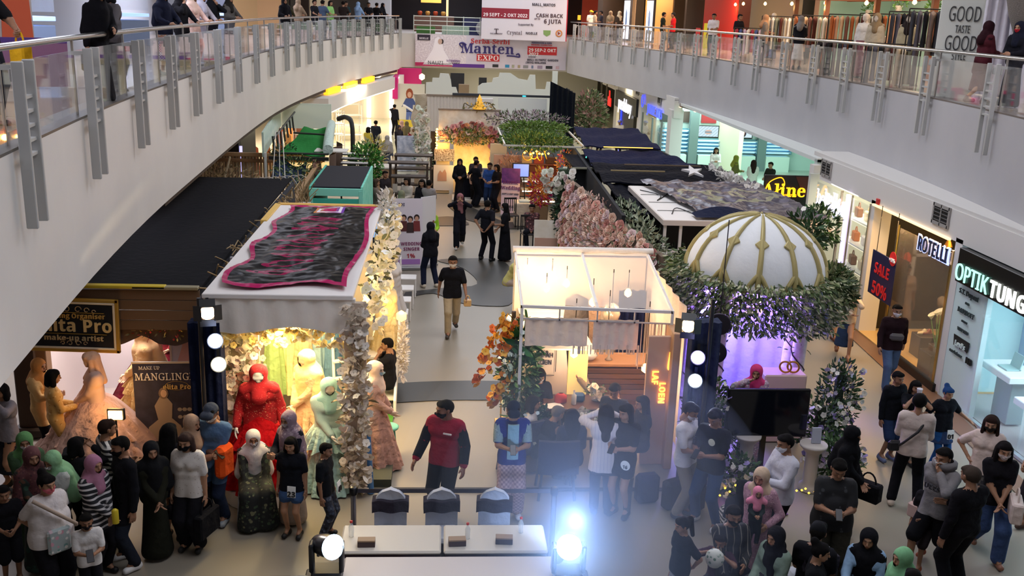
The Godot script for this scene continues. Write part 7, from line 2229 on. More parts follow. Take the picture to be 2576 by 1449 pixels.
	for k in 2:solo("gold_ring_stand","gold ring standing on the pale counter behind the television","ring",lathe([[.09,-.012],[.108,0],[.09,.012],[.074,0],[.09,-.012]],20),M("#c8903a",.3,.8),V(5.6+k*.13,1.29,-14.8),V(90,0,25),"gold rings on the counter")

func leaves_ring(under:Node,called:String,n:int,r:float,y:float,spread:float,size:float,cols:Array)->void:
	if not cache.has("leaf"):cache["leaf"]=leaf_mesh(1.0,.42)
	var list:=[]
	n=int(n*2.6)
	size *= .58
	for i in n:
		var a:=rng.randf()*TAU
		var o:=rv()*spread
		var dir:=(V(cos(a),-.5,sin(a))+rv()*.7).normalized()
		var b:=turned(dir,rng.randf()*TAU)
		list.append(Transform3D(Basis(b.x,b.z,-b.y).scaled(Vector3.ONE*size*rng.randf_range(.6,1.2)),V(cos(a)*r,y,sin(a)*r)+o*V(.6,1,.6)))
	var tints:=[]
	for c in cols:tints.append(Color(c).srgb_to_linear())
	scatter(under,called,cache["leaf"],leafy("#ffffff"),list,tints)

func booths_right()->void:
	# white-framed booth with a crumpled banner on its roof
	var w:=thing("white_frame_booth","booth of white square tubes with a white board roof behind the gazebo","booth")
	var fm:=M("#dcdad8",.5)
	var l:=[]
	for x in [4.85,6.4,8.2]:
		for z in [-20.9,-25.0]:l.append([V(x,0,z),V(x,2.38,z)])
	for z in [-20.9,-25.0]:
		for y in [2.38,1.75]:l.append([V(4.85,y,z),V(8.2,y,z)])
	for x in [4.85,8.2]:l.append([V(x,2.38,-20.9),V(x,2.38,-25.0)])
	for k in 2:l.append([V(5.2+k*1.2,1.75,-20.9),V(5.2+k*1.2,2.38,-20.9)])
	part(w,"frame_tubes",frame_bars(l,.06),fm)
	part(w,"roof_board",box(3.5,.05,4.3,.008),M("#dedad6",.6),V(6.55,2.44,-22.95))
	part(w,"roof_edge",boxes([[V(3.55,.12,.06),V(6.55,2.4,-20.8)],[V(.06,.12,4.3),V(4.8,2.4,-22.95)]],.006),M("#cfc4bc",.6))
	part(w,"dark_backing",box(3.2,2.2,.06),M("#16181c",.8),V(6.5,1.1,-21.6))
	leaves(w,"inner_plants",260,.2,["#22382a","#345238","#18281c"],V(6.0,1.5,-21.25),V(1.3,.35,.2))
	for k in 3:part(w,"roof_joint",box(1.5,.012,.02),M("#8a8884",.6),V(5.6,2.475,-21.8-k*1.0))
	part(w,"roof_cable",tube(smooth_line([V(5.1,2.48,-21.4),V(5.35,2.5,-22.0),V(5.7,2.48,-21.3),V(6.2,2.49,-21.5),V(6.0,2.49,-22.5)],5),.012,5),M("#222",.6))
	part(w,"roof_cable",tube(smooth_line([V(4.95,2.48,-24.4),V(5.3,2.5,-23.6),V(5.1,2.48,-23.0),V(5.6,2.49,-24.0)],5),.012,5),M("#222",.6))
	for e in [[4.55,-22.6],[4.75,-20.35]]:
		var s:=thing("white_cube_frame",["white open cube frame standing left of the white-framed booth","white open cube frame at the near corner of the white-framed booth"][0 if e[1]<-21 else 1],"frame",V(e[0],0,e[1]))
		var q:=[]
		for sx in [-.25,.25]:
			for sz in [-.25,.25]:q.append([V(sx,0,sz),V(sx,1.75,sz)])
		for y in [1.2,1.75]:
			for sg in [-.25,.25]:
				q.append([V(-.25,y,sg),V(.25,y,sg)])
				q.append([V(sg,y,-.25),V(sg,y,.25)])
		part(s,"frame_tubes",frame_bars(q,.05),fm)
	var im_m:=print_mat("roofbanner",func(im:Image):
		im.fill(Color("#4c4854"))
		for k in 3:
			for y in 256:
				for x in 256:
					var p:=Vector2(x-60-k*66,(y-120-16*sin(k*2.0))*1.0)
					var dd:=absf(p.length()-38-10*sin(p.angle()*3.0+k))
					if dd<6:im.set_pixel(x,y,Color("#8a8a72"))
		for y in 256:
			for x in 256:
				if sin(x*.11+y*.05)+sin(y*.19-x*.03)>1.3:im.set_pixel(x,y,Color("#6a6674")),256,256,.0,.35)
	var n:=FastNoiseLite.new()
	n.frequency=.7
	n.fractal_octaves=4
	n.fractal_type=FastNoiseLite.FRACTAL_RIDGED
	solo("roof_banner_cloth","crumpled dark grey banner with pale curls lying on the white-framed booth","banner",sheet(func(u:float,v:float):
		var x:=lerpf(lerpf(5.1,5.75,v),lerpf(8.15,8.5,v),u)
		var z:=lerpf(-25.2,-21.05,v)-.25*sin(u*6.0)*v
		return V(x,2.53+.08*n.get_noise_2d(x*1.5,z*1.5)+.06*(1-v),z),90,90),im_m)
	solo("dark_banner_fold","dark blue folded edge of the crumpled roof banner over the gazebo","banner",sheet(func(u:float,v:float):return V(lerpf(5.5,6.9,u),2.5+.16*sin(PI*u)*(1-v)+.03,-21.3+v*.5),20,4),cloth("#161c34",.5))
	# navy cloth roofs towards the back
	var nv:=thing("navy_roof_booth","long booth roofed in navy blue cloth, stepping back along the right","booth")
	var nm:=cloth("#0e1434",.7)
	var nd:=cloth("#080a16",.7)
	var fold:=func(x0:float,x1:float,x2:float,x3:float,z0:float,z1:float,y0:float,y1:float)->Mesh:return slab(func(u:float,v:float):return V(lerpf(lerpf(x0,x1,u),lerpf(x2,x3,u),v),lerpf(y0,y1,v)+.05*sin(v*13.0+u*3.0)-.06*sin(PI*u)+.02*sin(u*23.0),lerpf(z0,z1,v)),20,16,V(0,.04,0))
	part(nv,"roof_cloth",fold.call(4.75,7.2,4.55,7.0,-36.6,-31.6,2.66,2.6),nm)
	part(nv,"roof_cloth",fold.call(4.4,7.0,4.3,7.6,-31.5,-28.2,2.52,2.5),nm)
	part(nv,"roof_cloth",fold.call(4.2,7.8,4.2,8.2,-28.1,-25.3,2.6,2.5),nd)
	part(nv,"roof_cloth",fold.call(4.2,5.4,4.55,5.2,-25.6,-22.2,2.45,2.3),nd)
	part(nv,"front_wall",box(.08,2.4,13.0),M("#0e0f18",.9),V(4.2,1.2,-28.0),V(0,-1.5,0))
	part(nv,"side_wall",box(.08,2.4,11.0),M("#10131f",.9),V(7.3,1.2,-31.0),V(0,4,0))
	part(nv,"near_wall",box(3.9,2.3,.08),M("#0e1018",.9),V(6.3,1.15,-25.2))
	part(nv,"lit_gap",box(1.6,.02,.06),glow("#ffb850",2.0),V(5.9,2.62,-31.45))
	part(nv,"seam_batten",box(1.5,.03,.05),M("#8a7a54",.6),V(5.3,2.62,-26.6))
	part(nv,"seam_batten",box(2.2,.03,.05),M("#5a4a3a",.6),V(6.2,2.64,-27.6))
	solo("white_star_ornament","white star-shaped ornament on the navy cloth roof","ornament",extrude([Vector2(0,.3),Vector2(.07,.08),Vector2(.3,.1),Vector2(.1,-.05),Vector2(.2,-.3),Vector2(0,-.12),Vector2(-.22,-.25),Vector2(-.1,-.03),Vector2(-.3,.08),Vector2(-.07,.09)],.06),M("#dcdadc",.6),V(6.75,2.72,-26.3),V(-70,10,0))
	var bw:=thing("white_flower_garland","garland of white feathery flowers along the right edge of the navy roof","flowers",V(0,0,0))
	blossoms(bw,"bloom",200,flower_mesh(.075),["#e0dcd8","#d0ccca","#e8e6e2"],func(i):return Transform3D(around_dir(),V(7.6+.25*i/200.0,2.52,-27.8+3.5*i/200.0)+rv()*.16))
	leaves(bw,"feathers",120,.25,["#d8d4d0","#c8c4c0"],V(7.7,2.5,-26.1),V(.2,.08,1.8))
	var sb:=thing("small_black_roof_booth","small black-roofed booth at the head of the pink flower wall","booth")
	part(sb,"roof_cloth",slab(func(u:float,v:float):return V(lerpf(3.75,4.75,u),2.42-.08*sin(PI*u),lerpf(-31.5,-28.6,v)),8,8,V(0,.05,0)),nd)
	part(sb,"front_edge",box(.8,.05,.05),M("#8a8a78",.6),V(4.1,2.36,-28.55))
	part(sb,"wall_panel",box(1.0,2.3,.06),M("#0c0d14",.9),V(4.2,1.15,-28.9))
	part(sb,"lamp",lathe([[0,-.03],[.03,0],[0,.03]],8),glow("#60ffe0",2.0),V(4.35,2.48,-30.0))
	# cosmetics kiosk with a gold name
	var ak:=thing("kiosk_sign","dark brown kiosk sign with gold script reading Aline","sign",V(9.25,2.28,-25.6),0)
	part(ak,"board",box(1.45,.95,.1,.01),M("#1c1412",.5))
	part(ak,"wood_panel",extrude([Vector2(.1,.45),Vector2(.72,.45),Vector2(.72,-.05),Vector2(.35,-.05)],.02),M("#5a2418",.4),V(0,.0,.07))
	letters(ak,"Aline",.34,glow("#ffb81c",1.7),V(-.2,.06,.08),O3,"Droid Serif",true)
	letters(ak,"COSMETICS",.06,glow("#ffb81c",1.2),V(-.05,-.05,.08))
	part(ak,"script_swash",bars([smooth_line([V(-.7,.05,.09),V(-.6,.3,.09),V(-.3,.42,.09),V(-.2,.2,.09),V(-.5,.0,.09),V(-.65,-.02,.09)],5)],.015,5),glow("#ffb81c",1.5))
	for s in [-.6,.6]:part(ak,"post",box(.06,1.9,.06),M("#241c1a",.5),V(s,-1.35,-.03))
	var kc:=thing("kiosk_counter","dark kiosk counter under the gold script sign with a red panel","counter",V(9.0,0,-25.0))
	part(kc,"body",box(1.6,1.3,.5,.01),M("#241c1a",.5),V(0,.65,0))
	part(kc,"red_panel",box(.4,.3,.02),M("#c8242c",.5),V(.1,1.1,.27))
	part(kc,"post",box(.06,2.6,.06),M("#e0d4c8",.5),V(.85,1.3,.2))
	part(kc,"cup_lamp",box(.35,.3,.2,.02),glow("#c86a3a",.5),V(.75,2.2,.25))
	part(kc,"spot_lamp",lathe([[0,-.1],[.1,-.05],[.1,.05],[0,.1]],10),glow("#fff8f0",5.0),V(1.0,2.85,.3))
	for k in 8:solo("cosmetic_item","small pale cosmetic box on the dark kiosk counter","box",box(.14,.16+.05*(k % 3),.12,.008),M(["#c8b8b0","#b84a5a","#e0d8d0"][k % 3],.5),V(8.35+k*.17,1.3+.08+.025*(k % 3),-24.9),O3,"cosmetics on the kiosk")
	var fp:=thing("green_plant","green plant with white blooms beside the crumpled roof banner","plant",V(8.55,0,-21.6))
	part(fp,"pot",lathe([[0,0],[.2,.02],[.25,.5]],14),M("#5a4a3a",.7))
	part(fp,"stem",tube([V(0,.4,0),V(0,2.1,0)],.05),M("#4a3a2a",.8))
	leaves(fp,"foliage",220,.24,["#24481f","#35602c","#1c3a1c"],V(0,2.2,0),V(.5,.5,.5))
	blossoms(fp,"bloom",16,flower_mesh(.07),["#f0ece4"],func(i):return Transform3D(around_dir(),V(0,2.45,.2)+rv()*.35))
	# pink flower wall
	var pk:=thing("pink_flower_wall","long bank of pink and peach roses along the right of the aisle","flowers")
	part(pk,"backing",slab(func(u:float,v:float):return V(lerpf(3.62,4.35,u)+.1*v,2.1-1.9*v,lerpf(-27.7,-18.9,u)),10,4,V(-.12,0,0)),M("#6a5a4c",.8))
	blossoms(pk,"rose",290,rose_mesh(.1),["#d8a090","#e0b4a0","#e8c8b4","#c88a80","#dcc0c0"],func(i):
		var u:=fmod(i*.618,1.0)
		var v:float=i/290.0
		return Transform3D(turned(V(-1,.5,.5)+rv()*.5,rng.randf()*TAU),V(lerpf(3.55,4.3,u)-.1+.12*rng.randf()-.25*v,2.2-1.75*v,lerpf(-27.6,-19.0,u))))
	leaves(pk,"small_blooms",900,.2,["#d8a898","#e8c8b8","#b88a7a","#8a8a70","#e0c0b0"],V(3.9,1.35,-23.3),V(.5,.95,4.6))
	leaves(pk,"pale_greens",400,.2,["#7a8a70","#a8b098","#5a6a50"],V(4.35,2.0,-21.5),V(.35,.5,3.4))
	var yw:=thing("yellow_pillar","bright yellow curved pillar at the foot of the pink flower wall","pillar",V(3.851,0,-27.958))
	part(yw,"body",slab(func(u:float,v:float):return V((u-.5)*(.75+.5*v),1.25-v*1.2,.15*sin(PI*u)),12,8,V(0,0,.2)),M("#e0c40c",.5))
	part(yw,"disc",lathe([[0,.06],[.3,.06],[.33,0],[.3,-.06],[0,-.06]],24),M("#c8b02c",.5),V(.05,1.5,0),V(80,0,0))
	# white bloom column and booth with the basket shelf
	var wc:=thing("white_bloom_column","column of white roses and dark leaves at the head of the pink flower wall","flowers",V(3.35,0,-28.2))
	part(wc,"pillar",box(.3,2.4,.3,.02),M("#3a4a38",.8),V(.1,1.2,0))
	blossoms(wc,"rose",60,rose_mesh(.08),["#eeeae0","#e0e4d4","#f4f0e8"],func(i):return Transform3D(around_dir(),V(-.1,2.1,.25)+rv()*V(.45,.35,.25)))
	leaves(wc,"foliage",260,.22,["#1f3a24","#2c5030","#16281a"],V(.15,1.3,.2),V(.35,1.1,.3))
	leaves(wc,"orange_blooms",70,.14,["#d87a2c","#c85a24"],V(-.45,2.0,.2),V(.2,.25,.2))
	var fcb:=thing("bright_flower_display","fiery orange and magenta flower display beside the seated man","flowers",V(3.0,0,-30.3))
	part(fcb,"stand",box(.5,.9,.4,.02),M("#8a6a4a",.6),V(0,.45,0))
	leaves(fcb,"blooms",260,.24,["#d8501c","#e89a28","#c81c6c","#a81c5c","#e8b840"],V(0,1.45,0),V(.35,.65,.3))
	for e in [[V(2.75,0,-31.6),"white-clothed table with glowing shelf behind, by the violet banner"]]:
		var tb:=thing("clothed_table",e[1],"table",e[0])
		part(tb,"cloth",box(.9,.75,.7,.02),cloth("#e0d0b8",.4),V(0,.38,0))
		part(tb,"tray",box(.6,.05,.4,.01),M("#b8c8c4",.3),V(0,.78,0))
	var sc:=thing("screen_on_stand","blue-lit screen on a black stand behind the violet banner","screen",V(2.62,0,-33.4))
	part(sc,"case",box(.6,.5,.06,.01),M("#14161c",.4),V(0,1.5,0))
	part(sc,"display",box(.52,.42,.02),glow("#6a8ae8",1.0),V(0,1.5,.03))
	part(sc,"legs",bars([[V(-.2,0,.1),V(-.1,1.25,0)],[V(.2,0,.1),V(.1,1.25,0)],[V(-.15,.6,0),V(.15,.6,0)]],.02),M("#14161c",.5))
	var gls:=thing("glowing_shelf","white glowing glass shelf under the basket shelf","shelf",V(3.3,0,-34.0))
	for y in [.4,.75,1.1]:
		part(gls,"shelf_board",box(1.2,.04,.4,.005),M("#e8dcc8",.5),V(0,y,0))
		part(gls,"light_strip",box(1.15,.05,.03),glow("#fff4e0",2.2),V(0,y-.05,.15))
	var yb:=thing("violet_roll_up_banner","violet roll-up banner about an islamic wedding, right of the aisle","banner",V(2.243,0,-32.804),-6)
	part(yb,"panel",box(.62,1.55,.02),M("#d8c4d8",.6),V(0,.85,0))
	part(yb,"violet_top",box(.62,.5,.022),blotch("#4a2a7a","#6a3a94",.02,1.0),V(0,1.4,0))
	part(yb,"base",box(.66,.08,.22,.01),M("#8a8a8c",.4,.5),V(0,.04,0))
	letters(yb,"Islamic\nWedding",.12,M("#6a2a6a",.6),V(0,1.08,.012),O3,"Droid Serif",true,.9)
	letters(yb,"SEPT 2 OKT 2022",.055,M("#2a2430",.6),V(0,.78,.012))
	letters(yb,"NOELLE",.08,M("#3a2a3a",.6),V(0,.35,.012))
	var pw:=thing("picture_board","white easel board with a pale landscape print near the tent","board",V(2.989,0,-27.894),-4)
	part(pw,"panel",box(.72,.85,.03),blotch("#e4d8c4","#f0e8dc",.01,1.0),V(0,.5,0))
	part(pw,"printed_flowers",box(.66,.3,.01),blotch("#d8c0a8","#b87a6a",.1,.3),V(0,.25,.02))
	for k in 2:
		var bc:=thing("black_chair",["black spindle-backed chair by the violet banner","black chair under the seated man in the batik shirt"][k],"chair",[V(2.165,0,-30.909),V(2.5,0,-28.204)][k],10)
		var bm:=M("#17151a",.4)
		part(bc,"seat",box(.42,.04,.4,.01),bm,V(0,.45,0))
		for s in [[-.19,-.18,.98],[.19,-.18,.98],[-.19,.18,.44],[.19,.18,.44]]:part(bc,"leg",tube([V(s[0],0,s[1]),V(s[0],s[2],s[1])],.018,6),bm)
		for x in 5:part(bc,"spindle",box(.02,.42,.02),bm,V(-.14+x*.07,.74,-.18))
		part(bc,"top_rail",box(.4,.06,.03,.008),bm,V(0,.95,-.18))

func fair_back()->void:
	# marble backdrop booth with the flower arch
	var b:=thing("marble_backdrop","tall marbled backdrop with a small framed name plate at the end of the aisle","backdrop",V(0,0,-37.2))
	var mar:=blotch("#e0bc84","#f0dcb4",.02,2.0,.5)
	part(b,"upper_panel",box(2.3,1.0,.12),blotch("#dcd0b8","#ece4d4",.03,1.6,.5),V(.92,2.62,0))
	part(b,"lower_panel",box(1.7,2.1,.1),mar,V(1.2,1.06,.02))
	part(b,"top_cap",box(2.35,.06,.2,.01),M("#8a7a6a",.6),V(.92,3.13,0))
	part(b,"name_plate",box(1.0,.24,.04,.006),M("#d8a890",.5),V(.86,1.98,.09))
	part(b,"plate_frame",boxes([[V(1.06,.03,.05),V(.86,2.11,.1)],[V(1.06,.03,.05),V(.86,1.85,.1)],[V(.03,.28,.05),V(.34,1.98,.1)],[V(.03,.28,.05),V(1.38,1.98,.1)]]),M("#f0c890",.5))
	letters(b,"NOELLE WEDDING",.08,M("#a8705a",.5),V(.86,1.95,.12))
	part(b,"left_pillar",box(.5,1.9,.3,.01),M("#e4c898",.6),V(-.05,.95,.1))
	part(b,"photo_panel",box(.75,.45,.05),blotch("#d8d4cc","#5a4a3a",.03,.6),V(.0,1.45,.3))
	part(b,"photo_panel",box(.75,.95,.05),M("#d8cec4",.6),V(-.02,.6,.3))
	part(b,"printed_couple",extrude([Vector2(-.2,-.2),Vector2(.15,-.2),Vector2(.14,.1),Vector2(.08,.25),Vector2(-.02,.12),Vector2(-.1,.2),Vector2(-.18,.05)],.005),M("#b88a74",.7),V(-.05,.68,.335))
	part(b,"dark_strip",box(.2,2.3,.1),M("#1a1612",.8),V(-.42,1.15,.05))
	lamp_area(V(1.1,.9,-36.2),V(0,.3,-1),1.4,.4,"#ffce70",3.0)
	solo("backdrop_uplight","warm strip of light at the foot of the marbled backdrop","light",box(1.4,.06,.06),glow("#ffc860",2.0),V(1.1,.84,-36.9))
	var bs:=thing("bulb_string","short vertical string of warm bulbs at the left edge of the marbled backdrop","lights",V(-.3,0,-36.95))
	for k in 8:part(bs,"light_bulb",lathe([[0,-.05],[.05,0],[0,.05]],8),glow("#ffc060",7.0),V(.02*(k % 2),1.7+k*.1,0))
	lamp_omni(V(-.1,2.0,-36.6),"#ffb860",.8,.1)
	var ar:=thing("flower_arch","arch of pink roses and leaves across the marbled backdrop","flowers",V(0,0,-36.95))
	blossoms(ar,"rose",170,rose_mesh(.085),["#d89a94","#e4b8a8","#c87a7c","#ecd0c0"],func(i):
		var t:float=i/170.0
		var p:=V(-.1+t*3.6,2.15+.35*sin(t*PI*1.6),0) if t<.55 else V(1.9+.25*(t-.55),2.2-(t-.55)*3.4,0)
		return Transform3D(around_dir(),p+rv()*.2))
	leaves(ar,"leaves",320,.2,["#5a7a34","#3a5a2c","#8a9a4a","#c8a890"],V(.9,2.2,.05),V(1.2,.35,.15))
	leaves(ar,"leaves_down",160,.2,["#5a7a34","#3a5a2c","#d8b840","#8a9a4a"],V(2.05,1.3,.05),V(.3,.9,.15))
	var ds:=thing("reception_desk","long desk in black cloth with a laptop before the marbled backdrop","desk",V(1.35,0,-36.0))
	part(ds,"cloth",box(1.7,.8,.6,.02),cloth("#15161f",.4),V(0,.4,0))
	part(ds,"tabletop",box(1.76,.05,.66,.01),M("#c8b8a0",.5),V(0,.82,0))
	part(ds,"front_print",box(.5,.4,.02),blotch("#4a4a4c","#c8c4c0",.1,.3),V(.45,.6,.32))
	var lp:=thing("laptop","silver laptop open on the black-clothed desk","laptop",V(1.55,.85,-35.85),180)
	part(lp,"lid",box(.42,.3,.02,.006),M("#c0c0c4",.3,.6),V(0,.16,.1),V(-12,0,0))
	part(lp,"keyboard",box(.42,.02,.28,.004),M("#8a8a90",.4,.5),V(0,.01,-.05))
	part(thing("step_platform","low pale step under the reception desk","platform",V(1.6,0,-35.5)),"step",box(2.6,.1,1.1,.01),M("#c8c4bc",.5),V(0,.05,-.2))
	# booth with the mossy hanging canopy, baskets and chandelier
	var m:=thing("moss_canopy_booth","booth with a canopy of hanging moss, a basket shelf and a gold chandelier","booth",V(0,0,0))
	part(m,"canopy_frame",boxes([[V(2.5,.05,.05),V(3.1,2.62,-31.2)],[V(2.5,.05,.05),V(3.3,2.72,-35.8)],[V(.05,.05,4.7),V(1.9,2.66,-33.5)],[V(.05,.05,4.7),V(4.4,2.66,-33.5)]]),M("#c8c4b8",.5))
	leaves(m,"moss_front",900,.22,["#3f6420","#54782a","#31501c","#7a8c3c"],V(3.0,2.62,-32.6),V(1.2,.22,1.7))
	leaves(m,"moss_back",500,.22,["#4a6c24","#5e7e30","#6e883a"],V(3.2,2.75,-35.2),V(1.25,.18,.8))
	part(m,"back_wall",box(2.4,2.6,.08),M("#8a9aa4",.7),V(3.2,1.3,-36.0))
	part(m,"basket_shelf",box(1.5,.06,.4,.01),M("#7a4030",.5),V(3.35,1.55,-34.6))
	part(m,"basket_shelf",box(1.5,.5,.4,.01),M("#6a3428",.5),V(3.35,1.25,-34.65))
	for k in 3:solo("woven_basket",["tan woven basket on the shelf under the moss canopy, left","red checked basket in the middle of the shelf under the moss canopy","dark brown basket on the shelf under the moss canopy, right"][k],"basket",bag_mesh(.36,.38,.2),M(["#c8a878","#a84a3a","#5a3a2c"][k],.7),V(2.9+k*.42,1.58,-34.5))
	part(m,"pink_wall",box(1.2,1.7,.1),M("#c8a088",.7),V(2.35,.95,-34.9))
	leaves(m,"pink_blooms",420,.13,["#d8a890","#c89078","#e4c0a8"],V(2.35,1.1,-34.8),V(.6,.8,.1))
	part(m,"cream_screen",box(.6,2.1,.06,.01),M("#e8cfa4",.6),V(1.95,1.05,-35.6))
	leaves(m,"violet_hedge",400,.2,["#5a6a44","#8a7a8a","#a890a0","#44583a","#b8a8a8"],V(3.0,2.9,-36.6),V(1.6,.3,.3))
	leaves(m,"right_blooms",160,.16,["#c87a3a","#d8a850","#b82a7a","#8a8a5a"],V(4.1,1.8,-33.0),V(.35,.5,.4))
	var ch:=thing("gold_chandelier","gold ring chandelier glowing under the moss canopy","chandelier",V(3.05,2.12,-32.6))
	for k in 4:part(ch,"ring",lathe([[.16,-.012],[.175,0],[.16,.012],[.145,0],[.16,-.012]],18),M("#d8a030",.3,.7),V(-.3+k*.2,.05*(k % 2),0),V(70,k*30,0))
	for k in 9:part(ch,"light_bulb",lathe([[0,-.04],[.045,0],[0,.04]],8),glow("#ffc050",6.0),V(-.4+k*.1,.1+.06*sin(k*2.0),.05*cos(k*3.0)))
	part(ch,"stem",box(.02,.5,.02),M("#8a6a2a",.4,.6),V(0,.3,0))
	lamp_omni(V(3.05,2.0,-32.3),"#ffc060",2.2,.1)
	# white box walls, cut-out skyline and black drape behind
	var wb:=thing("white_display_wall","white pleated wall of the booth behind the marbled backdrop","wall panel",V(0,0,-42.0))
	part(wb,"pleated_panel",sheet(func(u:float,v:float):return V(-.75+u*2.15,3.2-v*3.2,.04*absf(sin(u*50))),120,1),M("#d0c8c0",.7))
	part(wb,"top_rail",box(2.2,.08,.12),M("#8a7a6a",.6),V(.32,3.22,0))
	part(wb,"step_block",box(.7,.35,.4,.01),M("#dcd8d4",.6),V(1.65,3.0,.2))
	part(wb,"large_panel",box(2.05,3.2,.1),M("#dde0dc",.6),V(3.25,1.6,.1))
	part(wb,"dark_header",box(4.6,.09,.12),M("#2c3038",.6),V(2.6,3.3,.1))
	part(wb,"blue_lamp",box(.14,.04,.04),glow("#30c8e8",2.5),V(3.3,3.3,.18))
	var cn:=thing("gold_tier_ornament","gold tiered ornament with leaves on top of the backdrop wall","ornament",V(1.28,3.16,-37.2))
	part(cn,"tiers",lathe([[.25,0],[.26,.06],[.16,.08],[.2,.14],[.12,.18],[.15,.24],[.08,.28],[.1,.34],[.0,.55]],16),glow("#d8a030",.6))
	leaves(cn,"leaves",40,.18,["#8a7a3a","#c8a040","#5a5a2c"],V(0,.1,.1),V(.6,.15,.1))
	part(cn,"hoop",bars([smooth_line([V(-.6,0,0),V(-.55,.2,0),V(-.3,.1,0),V(.3,.25,0),V(.6,.0,0)],5)],.02),M("#6a5a3a",.6))
	var sk:=thing("grey_skyline_panel","pale grey cut-out skyline panel behind the fair, left piece","panel",V(0,0,-47.0))
	part(sk,"cut_out",extrude([Vector2(-.95,0),Vector2(.7,0),Vector2(.6,2.9),Vector2(.5,3.2),Vector2(.3,3.2),Vector2(.25,3.55),Vector2(.15,3.8),Vector2(-.25,3.82),Vector2(-.3,3.6),Vector2(-.6,3.6),Vector2(-.62,3.4),Vector2(-.9,3.38)],.1),M("#cfd2ca",.6))
	var sk2:=thing("grey_skyline_panel","pale grey cut-out skyline panel behind the fair, long right piece","panel",V(0,0,-46.5))
	part(sk2,"cut_out",extrude([Vector2(1.5,0),Vector2(5.2,0),Vector2(5.2,4.1),Vector2(4.95,4.1),Vector2(4.95,3.6),Vector2(4.7,3.6),Vector2(4.65,3.25),Vector2(4.2,3.25),Vector2(4.15,3.9),Vector2(3.9,3.9),Vector2(3.8,3.65),Vector2(3.4,3.7),Vector2(3.0,3.95),Vector2(2.5,3.95),Vector2(2.45,3.75),Vector2(2.2,3.7),Vector2(2.15,3.5),Vector2(1.7,3.45),Vector2(1.5,3.3)],.1),M("#d2d6ce",.6))
	solo("brown_box_stack","brown cardboard boxes stacked between the skyline panels","boxes",boxes([[V(.5,1.2,.4),V(0,2.6,0)],[V(.6,.7,.4),V(.6,2.3,0)],[V(1.3,2.0,.4),V(.3,1.0,0)]],.01),M("#8a7458",.7),V(.9,0,-49.0))
	solo("dark_doorway_screen","dark panels standing behind the gap of the skyline panels","panel",boxes([[V(.7,3.6,.1),V(-.3,1.8,0)],[V(.4,3.4,.1),V(1.0,1.7,-.3)]]),M("#1c1e24",.7),V(.9,0,-51.0))
	var bd:=thing("black_drape","tall black drape on a frame right of the skyline panels","curtain",V(0,0,-41.0))
	part(bd,"cloth",slab(func(u:float,v:float):return V(lerpf(4.3,5.4,u),lerpf(lerpf(4.0,3.5,u),.0,v),.06*sin(u*30.0)-u*.5),40,6,V(0,0,.04)),cloth("#10141e",.5))
	part(bd,"side_cloth",slab(func(u:float,v:float):return V(5.4+.05*sin(u*20),3.5*(1.0-v),-.5-u*3.0),20,4,V(.04,0,0)),cloth("#10141e",.5))
	var gt:=thing("tall_dried_tree","tall pale green and pink dried tree beside the black drape","plant",V(6.2,0,-42.5))
	part(gt,"pot",lathe([[0,0],[.3,.02],[.35,.5]],14),M("#d8d0c4",.7))
	part(gt,"trunk",tube([V(0,.4,0),V(.05,2.6,0)],.06),M("#6a5a44",.8))
	leaves(gt,"foliage",420,.4,["#7a8a5a","#a89a7a","#b88a80","#5a6a44"],V(0,2.35,0),V(.7,1.2,.6))
	# blue-uniformed stall and round lamp stand at the left of the back
	solo("white_arch_prop","white curved railing prop behind the left flower pillars","prop",bars([smooth_line([V(-1.9,2.4,-46),V(-1.3,2.1,-45),V(-.8,1.4,-44.4),V(-.6,.8,-44)],6),[V(-1.2,1.9,-45),V(-1.0,1.6,-45)],[V(-1.3,1.6,-45),V(-.9,1.7,-45)]],.05),M("#dcd8d0",.5))
	solo("warm_wall_lamp","warm glowing lamp under the far gallery at the left","lamp",lathe([[0,-.2],[.16,-.1],[.16,.1],[0,.2]],12),glow("#ffd8a0",4.0),V(-1.35,2.9,-58.0))
	solo("bright_wall_lamp","bright white lamp below the warm one under the far gallery","lamp",lathe([[0,-.25],[.22,-.1],[.22,.1],[0,.25]],12),glow("#fff4e8",4.0),V(-1.6,2.2,-57.5))
	var cr:=thing("cream_rock_column","rough pale column beside the pleated white wall","column",V(-1.05,0,-42.5))
	part(cr,"shaft",slab(func(u:float,v:float):return V((u-.5)*.6+.1*sin(v*15),3.2*(1-v),.1*sin(u*7+v*20)),8,16,V(0,0,.3)),blotch("#a89880","#d8ccb4",.08,.6))
	solo("round_white_lantern","round white lantern lamp on the floor by the painted woman","lamp",lathe([[0,0],[.22,.1],[.25,.35],[.15,.55],[0,.6]],14),glow("#fff8ec",1.5),V(-1.55,0,-50.5))

func cov_chair(label:String,at:Vector3,turn:float)->void:
	var c:=thing("covered_chair",label,"chair",at,turn)
	var cm:=cloth("#c4c8d2",.35)
	# the back faces the stands: seat towards the table
	part(c,"back_cover",slab(func(u:float,v:float):
		var y:=1.0-v*.98
		var w:=.2 if y<.78 else .2*sqrt(maxf(.0,1.0-pow((y-.78)/.22,2.0)))
		return V((u-.5)*2.0*w*(1.0 if y>.4 else 1.0+(.4-y)*.25),y,-.2-.03*sin(PI*u)),14,30,V(0,0,-.07)),cm)
	part(c,"seat_cover",box(.42,.1,.42,.04),cm,V(0,.46,.02))
	part(c,"skirt_cover",slab(func(u:float,v:float):return V((u-.5)*.44*(1+v*.15),.44-v*.43,.22+.02*sin(u*20)),16,4,V(0,0,.03)),cm)
	part(c,"sash",slab(func(u:float,v:float):return V((u-.5)*.45,.86-v*.15+.015*sin(u*9),-.245-.02*sin(PI*u)),12,4,V(0,0,-.17)),cloth("#3a3640",.5))

